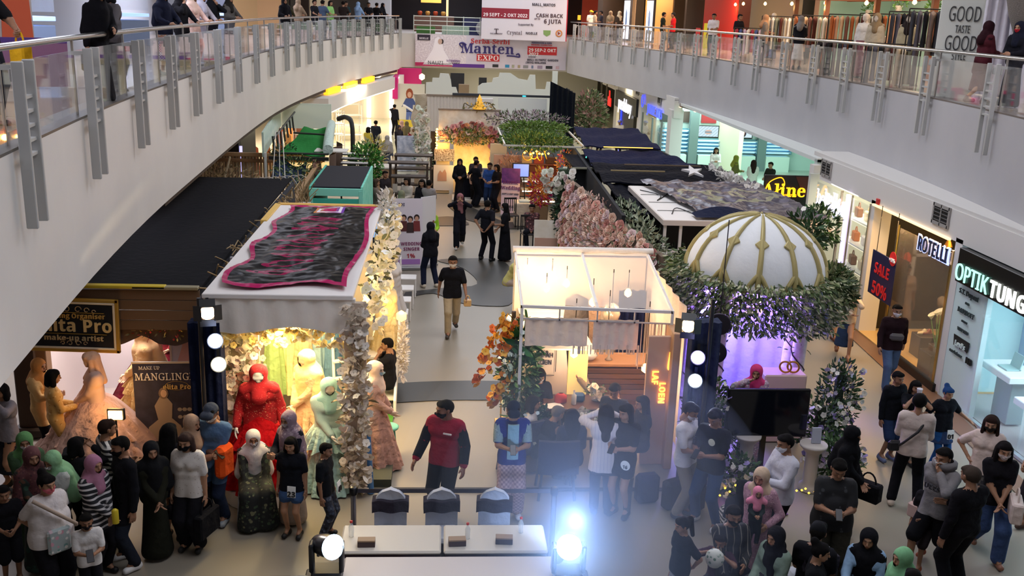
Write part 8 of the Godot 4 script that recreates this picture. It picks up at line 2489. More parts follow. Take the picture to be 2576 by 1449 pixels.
func front_row()->void:
	# truss floor strip, stanchions with black tape
	solo("cable_cover","long black cable cover across the floor in front of the stands","cable cover",box(8.2,.035,.07,.01),M("#17161c",.6),V(1.1,.018,-13.0))
	var post:=M("#8a8890",.25,.7)
	var st:=[]
	for e in [[-1.06,-11.15,"chrome barrier post at the left end of the black tape"],[1.44,-11.15,"barrier post at the right end of the black tape, by the bright spotlight"]]:
		var p:=thing("barrier_post",e[2],"barrier post",V(e[0],0,e[1]))
		part(p,"base",lathe([[0,.03],[.14,.025],[.16,0]],24),M("#2a2a2e",.4,.5))
		part(p,"pole",tube([V(0,.02,0),V(0,.92,0)],.034,14),post)
		part(p,"head",lathe([[.045,.9],[.05,.92],[.05,.99],[.03,1.0],[0,1.0]],16),M("#17171a",.3,.5))
	solo("barrier_tape","black tape stretched between the barrier posts behind the chairs","tape",box(2.4,.055,.004),M("#3a3640",.7),V(.19,.95,-11.15))
	# three covered chairs
	for k in 3:cov_chair(["banquet chair in a white cover with a dark sash, left of three","banquet chair in a white cover with a dark sash, middle of three","banquet chair in a white cover with a dark sash, right of three"][k],V(-.6+k*.64,0,-10.95),[0,3,-4][k])
	# judges' tables
	var skirt:=cloth("#4a3a40",.4)
	for e in [[V(-.55,0,-10.35),1.16,.62,"white-topped table at the left with one box and a bottle"],[V(.66,0,-10.35),1.2,.62,"white-topped table at the right with two boxes"]]:
		var t:=thing("judges_table",e[3],"table",e[0])
		part(t,"table_cover",box(e[1],.05,e[2],.02),M("#d8d0c2",.5),V(0,.735,0))
		part(t,"table_skirt",box(e[1]-.02,.7,e[2]-.02,.01),skirt,V(0,.36,0))
	var t3:=thing("judges_table","long white-topped table nearest the camera at the bottom edge","table",V(.13,0,-9.55))
	part(t3,"table_cover",box(2.36,.05,.8,.02),M("#d6ccc6",.5),V(0,.735,0))
	part(t3,"table_skirt",box(2.32,.7,.76,.01),skirt,V(0,.36,0))
	for e in [[V(-.825,.76,-10.182),"dark snack box on the left judges' table"],[V(.216,.76,-10.193),"brown snack box at the left of the right judges' table"],[V(.763,.76,-10.234),"tan snack box at the right of the right judges' table"]]:
		var bx:=thing("snack_box",e[1],"box",V(e[0].x,.76,e[0].z),rng.randf_range(-8,8))
		part(bx,"lid",box(.2,.02,.1,.004),M("#a08468",.6),V(0,.075,0))
		part(bx,"body",box(.2,.065,.1,.004),M("#4a3838",.6),V(0,.033,0))
	for e in [[V(-1.015,.76,-10.379),"plastic water bottle with a red cap on the left judges' table"],[V(.338,.76,-10.326),"plastic water bottle with a red cap on the right judges' table"],[V(.974,.76,-10.46),"plastic water bottle at the far right of the right judges' table"]]:
		var bt:=thing("water_bottle",e[1],"bottle",V(e[0].x,.76,e[0].z))
		part(bt,"body",lathe([[0,0],[.03,.005],[.032,.13],[.014,.17],[.014,.185]],14),glass("#e8f0f4",.3))
		part(bt,"cap",lathe([[.016,.183],[.017,.205],[0,.207]],12),M("#c8302c",.5))
	# moving-head lamps and the coloured par lamps on their towers
	for k in 2:
		var at:Vector3=[V(-1.2,0,-9.55),V(1.42,0,-9.5)][k]
		var mh:=thing("moving_head_lamp",["black moving-head spotlight at the left end of the front table","blazing moving-head spotlight at the right end of the front table"][k],"spotlight",at)
		var bk:=M("#17171b",.35)
		part(mh,"flight_case",box(.5,.72,.45,.015),M("#1c1c20",.6),V(0,.36,0))
		part(mh,"lamp_base",box(.32,.14,.26,.02),bk,V(0,.79,0))
		for s in [-1,1]:part(mh,"yoke_arm",box(.05,.34,.14,.015),bk,V(s*.16,1.0,0))
		var aim:=(V(0,6.73,0)-(at+V(0,1.12,0))).normalized() if k==1 else V(.6,.3,.75).normalized()
		var hd:=part(mh,"lamp_head",lathe([[0,-.2],[.1,-.18],[.125,-.02],[.12,.12],[.105,.14]],24),M("#2a2a30",.3),V(0,1.13,0))
		hd.basis=turned(aim)*Basis(Vector3.RIGHT,PI/2)
		var ln:=part(hd,"lens",lathe([[0,.18],[.09,.17],[.135,.135]],24),glow("#d8ecff" if k==1 else "#b8dcff",[6.0,40.0][k]))
		part(hd,"lens_ring",lathe([[.1,.1],[.128,.11],[.128,.125],[.11,.125]],24),M("#3a3a44",.2,.5))
		part(hd,"handle",box(.14,.03,.04,.008),M("#4a4a50",.4),V(0,-.12,.1))
		var lp:=at+V(0,1.13,0)+aim*.2
		lamp_spot(lp,aim,"#cfe4ff",[5.0,8.0][k],[9.0,26.0][k],.08)
		if k==1:lamp_spot(lp+V(.12,.12,-.3),V(.05,-.35,-1),"#b4d0ff",9.0,40.0,.1)
		if k==1:lamp_spot(lp+aim*.05,aim,"#b8d8ff",9.0,80.0,.1)
	for k in 4:      # haze thins out in steps
		var fog:=FogVolume.new()
		fog.name="stage_haze"
		fog.shape=RenderingServer.FOG_VOLUME_SHAPE_ELLIPSOID
		fog.size=V(4.6,3.6,6.6)*[1.0,.78,.56,.3][k]
		fog.position=V(1.75,1.05,-10.9+.25*k)
		var fm:=FogMaterial.new()
		fm.density=[.03,.05,.07,.14][k]
		fm.albedo=Color("#c8dcff")
		fog.material=fm
		add_child(fog,true)
		stuff(fog)
		tag(fog,"thin blue-white haze around the blazing right spotlight","haze","layers of haze")
	solo("cable_heap","heap of crumpled silver and black cables at the foot of the left spotlight","cables",tube(smooth_line([V(-.1,.7,.1),V(-.35,.8,.2),V(-.2,.75,-.1),V(-.4,.72,-.15),V(-.25,.82,.1),V(-.45,.7,.05)],6),.035,8),M("#5a5a5e",.3,.4),V(-1.2,0,-9.4))
	solo("black_stage_case","black equipment case under the cables at the left spotlight","case",box(.5,.68,.5,.015),M("#141417",.6),V(-1.6,.34,-9.45))
	for side in 2:
		var tx:float=[-3.2,3.78][side]
		var tz:float=[-12.75,-13.05][side]
		var tw:=thing("lamp_tower",["dark blue draped lamp tower with three par lamps, left of the boutique","grey-blue draped lamp tower with three par lamps, right of the tent"][side],"lamp tower",V(tx,0,tz))
		part(tw,"drape",slab(func(u:float,v:float):return V((u-.5)*.42,2.55*(1-v),.02*sin(u*24)),20,4,V(0,0,.25)),cloth(["#141c38","#30364c"][side],.5),V(0,0,-.1))
		part(tw,"pole",tube([V(0,0,.05),V(0,2.95,.05)],.03),M("#202024",.5))
		var offs:Array=[[V(.13,2.78,.15),V(.21,2.39,.15),V(.24,2.06,.15)],[V(-.34,2.57,.1),V(-.16,2.1,.1),V(-.17,1.75,.1)]][side]
		for k in 3:
			var col:String=[["#ffd0a0","#c0d0ff","#fff0c8"],["#ffd890","#b8a8ff","#d8e8ff"]][side][k]
			var pc:=thing("par_lamp",[["top warm par lamp with barn doors on the left tower","middle blue-white par lamp on the left tower","lowest cream par lamp on the left tower"],["top warm par lamp with barn doors on the right tower","middle violet-white par lamp on the right tower","lowest cold white par lamp on the right tower"]][side][k],"lamp",V(tx,0,tz)+offs[k])
			var aim:=(V(0,5.5,0)-pc.position).normalized()
			pc.basis=turned(aim)
			part(pc,"can",lathe([[0,-.22],[.08,-.2],[.1,0],[.105,.03]],20),M("#141418",.5),O3,V(90,0,0))
			part(pc,"lens",lathe([[0,.035],[.085,.03],[.095,.01]],24),glow(col,16.0),V(0,0,0),V(90,0,0))
			part(pc,"clamp",box(.04,.14,.04),M("#141418",.5),V(0,.12,-.1))
			if k==0:
				for a in 4:part(pc,"barn_door",box(.2,.15,.008),M("#1a1a1e",.5),V([-.13,.13,0,0][a],[0,0,.13,-.13][a],.08),V([0,0,-50,50][a],[-50,50,0,0][a],90 if a<2 else 0))
			lamp_spot(pc.position+aim*.1,aim+V(0,-.25,0),col,3.0,40,.09)
	lamp_omni(V(3.5,1.9,-12.6),"#6070ff",.15,.2)

# label, place, height, facing, sex, top, its colour, bottom, its colour, hair or scarf, its colour, left arm, right arm, more
func P(label:String,at:Vector3,h:float,f:float,sex:String,top:String,tc:Variant,bot:String,bc:Variant,hair:String,hc:Variant,L:String,R:String,more:={})->Dictionary:
	var o:={"label":label,"at":at,"h":h,"f":f,"sex":sex,"top":top,"tc":tc,"bot":bot,"bc":bc,"hair":hair,"hc":hc,"L":L,"R":R,"skin": "#a67a5e" if sex=="f" else "#946a50","cell": .022}
	o.merge(more,true)
	person(o)
	return o

func phone(o:Dictionary,label:String,which:=0)->void:
	held(o,which,"mobile_phone",label,"phone",box(.075,.15,.012,.004),M("#15161a",.2),V(0,.03,.05),V(-50,0,0))

func bag(o:Dictionary,label:String,which:int,w:float,h:float,d:float,c:Variant,off:=O3,called:="handbag")->void:
	held(o,which,called,label,"bag",bag_mesh(w,h,d),cloth(c,.4),V(0,-h*.95,0)+off,V(0,80,0))

func tab(o:Dictionary,s:String,y:float,called:="number_tag")->void:      # a contestant's paper number
	var t:MeshInstance3D=part(o.node,called,box(.11,.15,.008),M("#f0f0ee",.7),V(.05,y,.17)*V(1,1,1),V(-6,0,0))
	letters(t,s,.075,M("#15151a",.6),V(0,-.03,.006),O3,"Droid Sans",true)

func crowd()->void:
	var K:="#17161b"
	var bw:=stripes("#d8d4d0","#1c1c22",.5,.07)
	var bw2:=stripes("#1a1a20","#c8c4c4",.4,.07)
	var den:=cloth("#2c3a5a",.5)
	var o:Dictionary
	# lower left crowd, watching the front
	P("person in a green headscarf and white mask at the lower left, behind the patterned headscarf",V(-5.064,0,-11.436),1.58,25,"f","long","#41583f","robe","#3a4c3a","hijab","#5c8a58","clasp","clasp",{"mask": "#d8d4d4","h":1.58})
	P("person in a maroon patterned headscarf and dark green floral robe at lower left",V(-4.801,0,-10.975),1.6,40,"f","long",dots("#1f2a24",["#8a4a34","#2c4a3c","#5a3a2a"],40,9,.5),"robe",dots("#1c2622",["#27423a","#1a3a34"],30,9,.6),"hijab_long",dots("#5a3034",["#7a5048","#3a2024"],50,5,.3),"down","clasp")
	P("person in a mint green headscarf with a face mask beside the brown gown",V(-4.546,0,-10.975),1.55,-25,"f","long","#b8bcb8","robe","#2a2c2e","hijab_long","#86b48a","clasp","clasp",{"mask": "#c8c8c8","nod":20})
	o=P("large person in a white T-shirt with black bun hair and a pink patterned mask",V(-4.375,0,-10.284),1.6,45,"f","short","#d8d0ce","wide",K,"bun","#120f0f","back","back",{"fat":1.38,"mask": "#d8707c","turn":10})
	part(o.node,"shoulder_strap",tube([V(-.2,1.38,.1),V(0,1.2,.235),V(.2,1.0,.22),V(.25,.92,.1)],.022),M("#a89484",.7))
	held(o,1,"crossbody_bag","pale printed crossbody bag on the person in the white T-shirt","bag",box(.26,.3,.06,.025),dots("#a8b4b4",["#d8a0b0","#7aa09a","#e8e4e0"],20,10,.3),V(-.05,.02,.36))
	P("child in a black T-shirt and shorts at the left edge",V(-5.024,0,-10.663),1.25,30,"m","short",K,"shorts","#1c1c20","short","#0f0d0d","front","front",{"shoe": "#3a3230"})
	o=P("person with black hair photographing the brown gown with a phone",V(-4.428,0,-11.324),1.56,160,"f","long","#1c1a1e","pants",K,"bob","#0e0c0d","up","up")
	phone(o,"phone held up to photograph the brown gown",1)
	P("person with cropped hair in a white and black striped T-shirt",V(-4.149,0,-11.593),1.68,120,"m","short",bw,"pants","#1f2026","crop","#2a1c16","front","front",{"w":1.05})
	o=P("person in a dusty pink headscarf and black striped dress with a yellow bottle",V(-4.058,0,-10.839),1.56,60,"f","hem",bw2,"pants",K,"hijab","#a8748c","clasp","clasp",{"shoe": "#111"})
	held(o,1,"drink_bottle","yellow drink bottle held by the person in the pink headscarf","bottle",lathe([[0,-.08],[.04,-.08],[.04,.08],[.02,.1],[0,.11]],12),M("#d8c02c",.4),V(0,.06,.08))
	P("person in a black jacket, black mask and white sneakers at lower left",V(-3.779,0,-11.078),1.7,-50,"m","coat","#15151a","pants","#20242e","short","#0f0d0c","down","loose",{"mask": "#121216","shoe": "#d8d6d4","legs": "apart"})
	o=P("small child in a white T-shirt with black sleeves and a black mask",V(-3.93,0,-10.165),1.15,25,"m","short","#d0ccca","pants",K,"short","#0f0d0c","phone","phone",{"mask": "#2a2428"})
	phone(o,"phone held by the small child in the white T-shirt")
	P("person in a grey blouse and dark skirt at the far left edge",V(-5.998,0,-13.051),1.58,-30,"f","long","#8a8690","midi","#23252d","bob",K,"up","down")
	P("person in a beige headscarf and cream jacket photographing in the bridal booth",V(-5.899,0,-13.994),1.6,75,"f","coat","#d8b47c","pants",K,"hijab","#c08a54","phone","phone")
	P("person with dark hair in a mustard jacket beside the beige headscarf",V(-5.55,0,-13.589),1.58,120,"f","coat",dots("#c89c58",["#a87838","#d8b880"],30,6,.4),"pants",K,"bob","#120f0e","front","front")
	P("person with long black hair, black top and denim shorts seen from behind",V(-3.405,0,-11.652),1.6,170,"f","short",K,"micro",den,"long","#0d0b0c","front","front",{"shoe": "#121212"})
	P("person in a black headscarf and dark olive robe behind the denim shorts",V(-3.505,0,-11.25),1.55,30,"f","long","#23231a","robe","#1f2018","hijab_long","#17171a","clasp","clasp")
	o=P("person in a beige headscarf with an orange backpack, holding a phone",V(-3.202,0,-11.953),1.6,70,"f","long","#7a5444","pants",K,"hijab","#a88a74","phone","phone")
	phone(o,"phone held by the person with the orange backpack",1)
	held(o,0,"backpack","orange backpack on the person in the beige headscarf","bag",box(.3,.44,.16,.05),cloth("#d8501c"),V(.14,-.12,.02))
	o=P("person in a white printed blouse and black mask with a black tote",V(-3.116,0,-11.414),1.6,-10,"f","short",dots("#cfc8c2",["#a89a94","#b8a8a0"],40,3,.3),"wide",K,"bob","#3a2a26","down","down",{"mask": "#15151a"})
	bag(o,"large black tote bag carried by the person in the white blouse",1,.42,.5,.12,"#141418")
	bag(o,"small black handbag in the other hand of the white-bloused person",0,.16,.3,.08,"#1a181a")
	P("person in a denim jacket and white mask looking down beside the orchid column",V(-2.957,0,-12.107),1.7,-15,"m","coat","#4a6488","pants","#232c42","cap","#3c4250","clasp","clasp",{"mask": "#e0dcd8","shoe": "#8a9098","nod":28,"w":1.06})
	cov_chair("white covered chair under the seated person in the white headscarf",V(-2.489,0,-12.318)+V(0,0,-.02),10)
	P("seated person in a white headscarf and black floral dress",V(-2.489,0,-12.318),1.6,15,"f","long",dots("#1a1c1c",["#3a4a34","#5a6048","#2a302a"],70,6,.5),"robe",dots("#1a1c1c",["#3a4a34","#6a6a50","#2a302a"],70,6,.5),"hijab_long","#d8d0cc","knee","knee",{"legs": "sit","mask": "#d8d4d4"})
	o=P("person in a grey-mauve patterned headscarf, black top and pale skirt",V(-1.967,0,-12.107),1.6,-35,"f","hem","#1a1c26","robe","#a89486","hijab_long",dots("#8a7480",["#a8949c","#6a5464","#b8a4a8"],60,6,.3),"phone","phone",{"mask": "#b8a8a8","bc": "#a09082"})
	o=P("girl in a black T-shirt and denim shorts wearing number 23",V(-1.897,0,-11.736),1.4,-12,"f","short","#16171e","micro","#3c5680","bob","#0e0c0d","down","down",{"shoe": "#121214"})
	tab(o,"23",.72)
	o=P("boy in a black T-shirt and camouflage trousers looking to the right",V(-1.474,0,-11.71),1.32,75,"m","short","#15171d","pants",dots("#2a2e3c",["#5a6274","#15171f","#3c4456"],60,9,.4),"short","#0d0c0c","down","down",{"shoe": "#15151a","roll":-4})
	tab(o,"40",.72)
	o=P("security guard in a red and black shirt and black mask in the aisle",V(.071,0,-12.186),1.74,-25,"m","long","#8a1830","pants","#15161d","crop","#120f0d","loose","swing",{"mask": "#15151a","turn":-40,"w":1.12,"cell": .018,"skin": "#8a5c44"})
	for i in 2:
		var a:Array=o.fg.arms[i]
		part(o.node,"black_sleeve",tube([(a[0]+V(0,-.03,0))*o.S,a[0].lerp(a[1],.5)*o.S,a[1]*o.S,a[1].lerp(o.fg.hands[i].origin,.9)*o.S],[.082,.086,.078,.066]),cloth("#15161c"))
	letters(o.node,"SECURITY",.02,M("#e8e0e0",.6),V(.1,1.33,.155))
	part(o.node,"belt",lathe([[.155,-.02],[.165,0],[.155,.02]],20,.8),M("#0f0f12",.4),V(0,.99,0))
	# in and beside the boutique
	P("person in a beige headscarf sitting and reading inside the boutique",V(-2.012,0,-15.728),1.6,40,"f","long","#c8a890","pants","#b89a84","hijab","#c8a48c","front","front",{"legs": "sit","nod":25})
	P("person in a black sleeveless shirt sitting on the white steps, chin on hand",V(-.943,0,-16.128)+V(0,0,.1),1.7,-100,"m","none",K,"pants","#15151a","crop","#0f0c0b","chin","chin",{"legs": "sit","top": "short","nod":12})
	# before the tent
	o=P("person in a blue vest over a pale shirt with checked trousers, reading a phone",V(.975,0,-12.25),1.7,0,"m","short","#1f2c70","wide",checks("#8a6a70","#b89a98",.06),"cap","#1c2438","phone","phone",{"nod":32,"shoe": "#c8c4c4"})
	part(o.node,"shirt_front",slab(func(u:float,v:float):return V(-.075+.15*u,1.43-.5*v,.158+.02*sin(PI*u)),6,8,V(0,0,.03)),cloth("#86a8b4",.5))
	for s in o.fg.arms:part(o.node,"shirt_sleeve",tube([s[0],s[0].lerp(s[1],.5),s[0].lerp(s[1],.85)],[.074,.076,.07]),dots("#7a8e92",["#5a6c70","#a8b8ba"],40,5,.2))
	phone(o,"phone held by the person in the blue vest")
	var ten:=[["person with long black hair and a white mask sitting at the tent table",V(1.574,0,-14.706),10,"f","short","#1c1c28","long","#0f0d10","phone","phone",{"mask": "#e4dede","nod":28}],["person in a khaki jacket drinking behind the tent table",V(2.196,0,-15.098),-5,"f","coat","#8a7a66","bun","#17120f","chin","front",{}],["person in a white blouse sitting sideways at the left of the tent",V(1.397,0,-13.553),80,"f","long","#c8beb8","bob","#1a1414","front","front",{}],["person with cropped grey hair bending by the front table of the tent",V(1.509,0,-13.236),120,"m","none","#1a1c28","crop","#6a625e","knee","front",{"tilt":25}],["person with long black hair sitting with back to the camera at the tent",V(1.899,0,-13.098),180,"f","long","#2a2e44","long","#15182a","front","front",{}],["person in black with short hair sitting at the right of the tent table",V(2.67,0,-14.068),-30,"m","long","#1c1c26","short","#1a1416","front","front",{"nod":25}],["person with long hair in a black jacket turned left at the tent",V(2.992,0,-13.585),-80,"f","coat","#1b1b24","long","#15131a","front","front",{}]]
	for e in ten:
		var q:Dictionary=e[10]
		q.merge({"legs": "sit"})
		P(e[0],e[1],1.64,e[2],e[3],e[4],e[5],"pants","#20202a",e[6],e[7],e[8],e[9],q)
	P("person in a white striped shirt with long dark hair and a backpack strap",V(2.253,0,-12.327),1.62,175,"f","hem",stripes("#d0c4c4","#a8a0b0",.12,.05,true),"pants","#2c3448","long","#1c161a","up","up",{"shoe": "#2a3448"})
	o=P("person in a black T-shirt, shorts and thigh-high black boots with number 16",V(2.519,0,-12.277),1.66,-35,"f","short","#17171d","micro","#1c2230","bob","#17120f","phone","phone",{"shoe": "#111114","turn":-20})
	for s in [0,1]:part(o.node,"boot_shaft",tube([V([-.1,.1][s],.1,-.01),V([-.1,.1][s],.5,.01),V([-.098,.098][s],.62,.01)],[.055,.07,.085]),M("#15151a",.5))
	part(o.node,"number_disc",lathe([[0,.005],[.07,.004],[.07,0]],20),M("#e8e8e4",.6),V(.1,.84,.15),V(90,0,0))
	letters(o.node,"16",.05,M("#15151a",.6),V(.1,.82,.156))
	phone(o,"phone with a white case held by the person with number 16")
	o=P("person in a white T-shirt reading BROD and khaki trousers by the right lamp tower",V(3.361,0,-12.236),1.7,50,"m","short","#d4d0d4","pants","#8a8070","short","#0f0d10","loose","front",{"mask": "#d8d4dc","nod":28,"shoe": "#22262e"})
	letters(o.node,"BROD",.075,M("#22242e",.6),V(0,1.24,.165),O3,"Droid Serif")
	o=P("person in a black T-shirt with a round badge and blue jeans by the greens",V(3.675,0,-12.008),1.72,-45,"m","short","#15161c","pants","#2c4468","short","#0e0c0d","phone","phone",{"nod":28,"shoe": "#d8d4d0","legs": "apart"})
	part(o.node,"round_badge",lathe([[0,.005],[.05,.004],[.05,0]],18),M("#d8dcc8",.6),V(.06,1.3,.165),V(90,0,0))
	phone(o,"phone looked at by the person in the black T-shirt and jeans")
	for e in [["black backpack on the floor by the khaki trousers",V(3.311,0,-12.503),"#14161c"],["black shoulder bag on the floor by the blue jeans",V(3.599,0,-12.386),"#17171d"],["dark blue backpack standing by the boots of the tent visitor",V(2.973,0,-12.68),"#1a1e3a"]]:
		solo("backpack",e[0],"bag",box(.34,.44,.2,.05),cloth(e[2]),e[1]+V(0,.21,0),V(0,rng.randf()*60,0))
	P("person in a pink headscarf and floral dress standing in the gazebo",V(4.858,0,-14.125)+V(0,0,.1),1.6,-20,"f","long",dots("#a8909c",["#d8c8d0","#c06a8a","#7a6a90"],60,6,.3),"robe",dots("#a8909c",["#d8c8d0","#c06a8a","#7a6a90"],60,6,.3),"hijab","#c83c70","clasp","up",{})
	o=P("person in a white shirt and white mask facing left beside the television",V(4.358,0,-11.163),1.72,-75,"m","long","#c8c8d4","pants","#121218","short","#0e0c0d","phone","phone",{"mask": "#e0e0e4"})
	phone(o,"bright phone held by the person in the white shirt",1)
	o=P("person in a cream headscarf and pink floral robe carrying a baby",V(3.845,0,-10.513),1.58,-40,"f","long",dots("#a88090",["#d0b0b8","#7a5468"],60,4,.25),"robe",dots("#a88090",["#d0b0b8","#7a5468"],60,4,.25),"hijab","#bca48c","carry","cross",{})
	P("baby in a pink hood and dark clothes carried in the arms",o.at+V(-.12,.7,.26),.72,-10,"f","long","#26302f","pants","#20262a","hijab","#d8829c","front","front",{"far":true,"shoe": ""})
	P("person in a dark striped shirt and black mask sitting at the lower right",V(3.432,0,-10.133),1.66,5,"m","long",stripes("#17171b","#8a8478",.14,.09,true),"pants",K,"short","#0e0c0c","front","knee",{"legs": "sit","mask": "#111114"})
	P("person in black crouching in black and white striped trousers behind the dark striped shirt",V(3.873,0,-11.197),1.6,160,"f","long",K,"wide",stripes("#c8c4c4","#17171b",.5,.045),"hijab","#121216","front","front",{"legs": "crouch","tilt":20})
	o=P("girl with a ponytail in a black T-shirt and checked skirt at the lower right",V(2.747,0,-9.784),1.32,-75,"f","short","#16161c","midi",checks("#c8c8cc","#5a5c66",.03),"pony","#0e0c0d","back","back")
	o=P("child in a maroon shirt holding a ball before the face",V(3.273,0,-10.073),1.2,-35,"m","short","#3c2030","shorts","#2a2a34","short","#17110f","up","up",{"legs": "sit"})
	var bl:=solo("football","white and green football held in front of a child's face","ball",lathe([[0,-.11],[.06,-.093],[.095,-.055],[.11,0],[.095,.055],[.06,.093],[0,.11]],20),dots("#c8ccc4",["#5a7a68","#8a9a90"],16,11,.25),o.at+V(-.14,.82,.3))
	P("person in a black headscarf and sage top with a grey striped shawl",V(3.772,0,-9.709),1.62,-60,"f","long","#7a8c80","robe","#3a3a44","shawl","#14141a","front","front",{"legs": "sit"})
	cov_chair("white covered chair with a dark sash under the person in the black cap",V(4.314,0,-9.933),190)
	P("person in a black cap sitting with back turned on a covered chair",V(4.291,0,-9.752),1.68,150,"m","short","#17171c","pants","#20242c","cap","#15161a","front","front",{"legs": "sit"})
	P("person in black with a silver headband at the bottom edge",V(4.217,0,-9.405),1.6,70,"f","long","#131317","pants",K,"bun","#0d0b0c","front","front",{"legs": "sit"})
	o=P("large person in a black printed T-shirt and olive trousers using a phone",V(4.758,0,-10.485),1.72,-12,"m","short",dots("#15161a",["#3a3c40","#2a2c30"],14,5,.5),"wide","#34322a","crop","#0f0d0c","phone","phone",{"fat":1.3,"nod":30})
	phone(o,"phone used by the large person in the black printed T-shirt")
	o=P("person in a black face veil and black robe with a black bag",V(5.399,0,-11.664),1.62,50,"f","long","#121216","robe","#111115","niqab","#0f0f13","clasp","clasp")
	bag(o,"large black bag hanging beside the black face-veiled person",0,.36,.4,.16,"#121216",V(.2,.1,.0))
	o=P("person in a black headscarf and pale blue sleeves holding a pink cup",V(4.84,0,-9.652),1.62,-30,"f","long","#8aa8c8","robe","#1a1a20","hijab_long","#121217","front","fwd",{"legs": "sit"})
	held(o,1,"drink_cup","pink drink cup with a straw","cup",lathe([[0,-.06],[.03,-.06],[.042,.05],[.044,.06],[0,.06]],14),M("#d8909c",.4),V(0,.06,.06))
	P("person in a light green headscarf at the bottom edge on the right",V(4.815,0,-8.782),1.52,-80,"f","long","#6a9a74","robe","#4a6a54","hijab_long","#74a87c","clasp","clasp")
	P("person with dark hair at the very bottom edge beside the light green headscarf",V(4.76,0,-8.452),1.46,160,"m","short",K,"pants",K,"short","#120f0e","front","front")
	# right-hand walkway
	o=P("person in a white shirt and black trousers seen from behind with a crossbody bag",V(6.708,0,-12.489),1.75,155,"m","long","#c8b8b0","pants","#111116","short","#0e0c0c","front","front",{"shoe": "#c8b8a8","legs": "apart","cell": .018})
	part(o.node,"shoulder_strap",tube([V(-.16,1.46,-.02),V(-.03,1.25,-.165),V(.14,1.05,-.16),V(.2,.95,-.06)],.018),M("#17151a",.5))
	solo("crossbody_bag","small black crossbody bag on the person in the white shirt from behind","bag",box(.2,.16,.08,.03),M("#17151a",.5),o.node.transform*V(.24,.95,-.06))
	o=P("boy in a black top and denim shorts carrying a phone on the right walkway",V(7.13,0,-14.066),1.5,15,"m","long","#14161c","shorts","#2a3a5c","short","#0e0c0c","front","down",{"shoe": "#5a6484"})
	o=P("girl drinking from a straw beside the boy in denim shorts",V(7.351,0,-13.883),1.42,-5,"f","short","#181a20","pants","#9a9088","bob","#120f0f","chin","chin")
	held(o,1,"drink_cup","white drink cup at the mouth of the girl","cup",lathe([[0,-.06],[.03,-.06],[.042,.05],[.044,.06],[0,.06]],14),M("#d8d4dc",.4),V(0,.06,.04))
	o=P("girl in a blue beanie, black shirt and number 01 before the optician",V(7.795,0,-13.727),1.38,5,"f","short","#14161d","slim","#1f4a80","cap","#22406c","side","side",{"shoe": "#1c3c70","hair": "bun","hc": "#22406c"})
	tab(o,"01",.66)
	part(o.node,"denim_shorts",lathe([[.12,.68],[.14,.62],[.2,.5],[.19,.5]],18,.85),den,V(0,0,0))
	o=P("person in a dark maroon T-shirt, mask and ripped jeans with a belt bag",V(8.531,0,-17.22),1.7,-10,"m","long","#241418","pants","#4a5c7a","crop","#15100e","trail","swing",{"mask": "#e0dcdc","legs": "walk","shoe": "#5a5c68"})
	part(o.node,"belt_bag",box(.26,.14,.1,.04),M("#4a4648",.6),V(.02,1.08,.17))
	P("person in a white top and long denim skirt walking under the gazebo greens",V(8.351,0,-18.948),1.62,-15,"f","long","#c8b49c","midi","#2c3c58","bob","#1a1412","chin","cross",{"legs": "walk2","shoe": "#8a5c40"})
	P("person in beige trousers behind the gazebo greens on the right walkway",V(8.619,0,-20.338),1.7,10,"m","short","#b89a84","pants","#b4937a","short",K,"down","down",{"shoe": "#5a3424","legs": "walk"})
	o=P("person in a grey hooded sweatshirt and black shorts walking in flip-flops",V(6.239,0,-10.809),1.74,-62,"m","long","#7a7678","shorts","#121216","short","#0d0b0b","chin","trail",{"legs": "walk","mask": "#d4d0d0","shoe": "#2a2020","cell": .018})
	part(o.node,"hood",lathe([[.1,1.42],[.15,1.47],[.15,1.53],[.1,1.55]],18),cloth("#7a7678"),V(0,0,-.02))
	letters(o.node,"UEES",.07,M("#3a383c",.6),V(0,1.22,.17))
	held(o,0,"plastic_bag","clear plastic shopping bag beside the grey hooded person","bag",bag_mesh(.2,.3,.12),M("#c8a8a0",.4),V(.0,-.2,.2))
	P("small boy in dark clothes half hidden behind the grey hooded sweatshirt",V(6.215,0,-10.955),1.22,-50,"m","short","#1c1a1e","shorts","#2a2426","short","#0f0d0c","front","down",{"shoe": "#a8502c","legs": "walk2"})
	P("person in a black jacket and grey cropped hair seen from behind at lower right",V(6.295,0,-10.249),1.72,200,"m","coat","#121015","pants","#131318","crop","#3a302a","down","front",{"w":1.12,"cell": .018})
	P("person in a white T-shirt and plaid skirt with long brown hair at the right",V(7.511,0,-12.01),1.64,-35,"f","short","#d0bcb4","midi",checks("#2c2a30","#5a5450",.1),"long","#2a1c18","down","hip",{"mask": "#2a2624"})
	o=P("person in a black T-shirt, mask and blue jeans with a white shoulder bag",V(7.218,0,-11.179),1.66,-15,"f","short","#17151a","wide","#3a4c72","long","#120e0f","clasp","clasp",{"mask": "#c8b8b8","legs": "walk2","shoe": "#8a5c48","cell": .018})
	bag(o,"large white shoulder bag of the person in blue jeans at right edge",1,.4,.42,.14,"#d8c4bc",V(.18,.3,.05))
	P("person partly cut off by the right edge of the view, in sandals",V(8.214,0,-11.811),1.6,-70,"m","short",K,"shorts","#2a2428","short",K,"front","front",{"shoe": "#4a342c"})
	# the aisle
	o=P("person in a black T-shirt, white mask and beige trousers walking up the aisle",V(.214,0,-20.221),1.74,2,"m","short","#17171c","pants","#a8987c","short","#15110f","swing","trail",{"legs": "walk","mask": "#e0d8d0","shoe": "#3a3430","cell": .018})
	held(o,1,"drink_bag","clear bag with an orange drink carried up the aisle","bag",bag_mesh(.16,.24,.1),M("#d8b078",.3),V(.02,-.16,0))
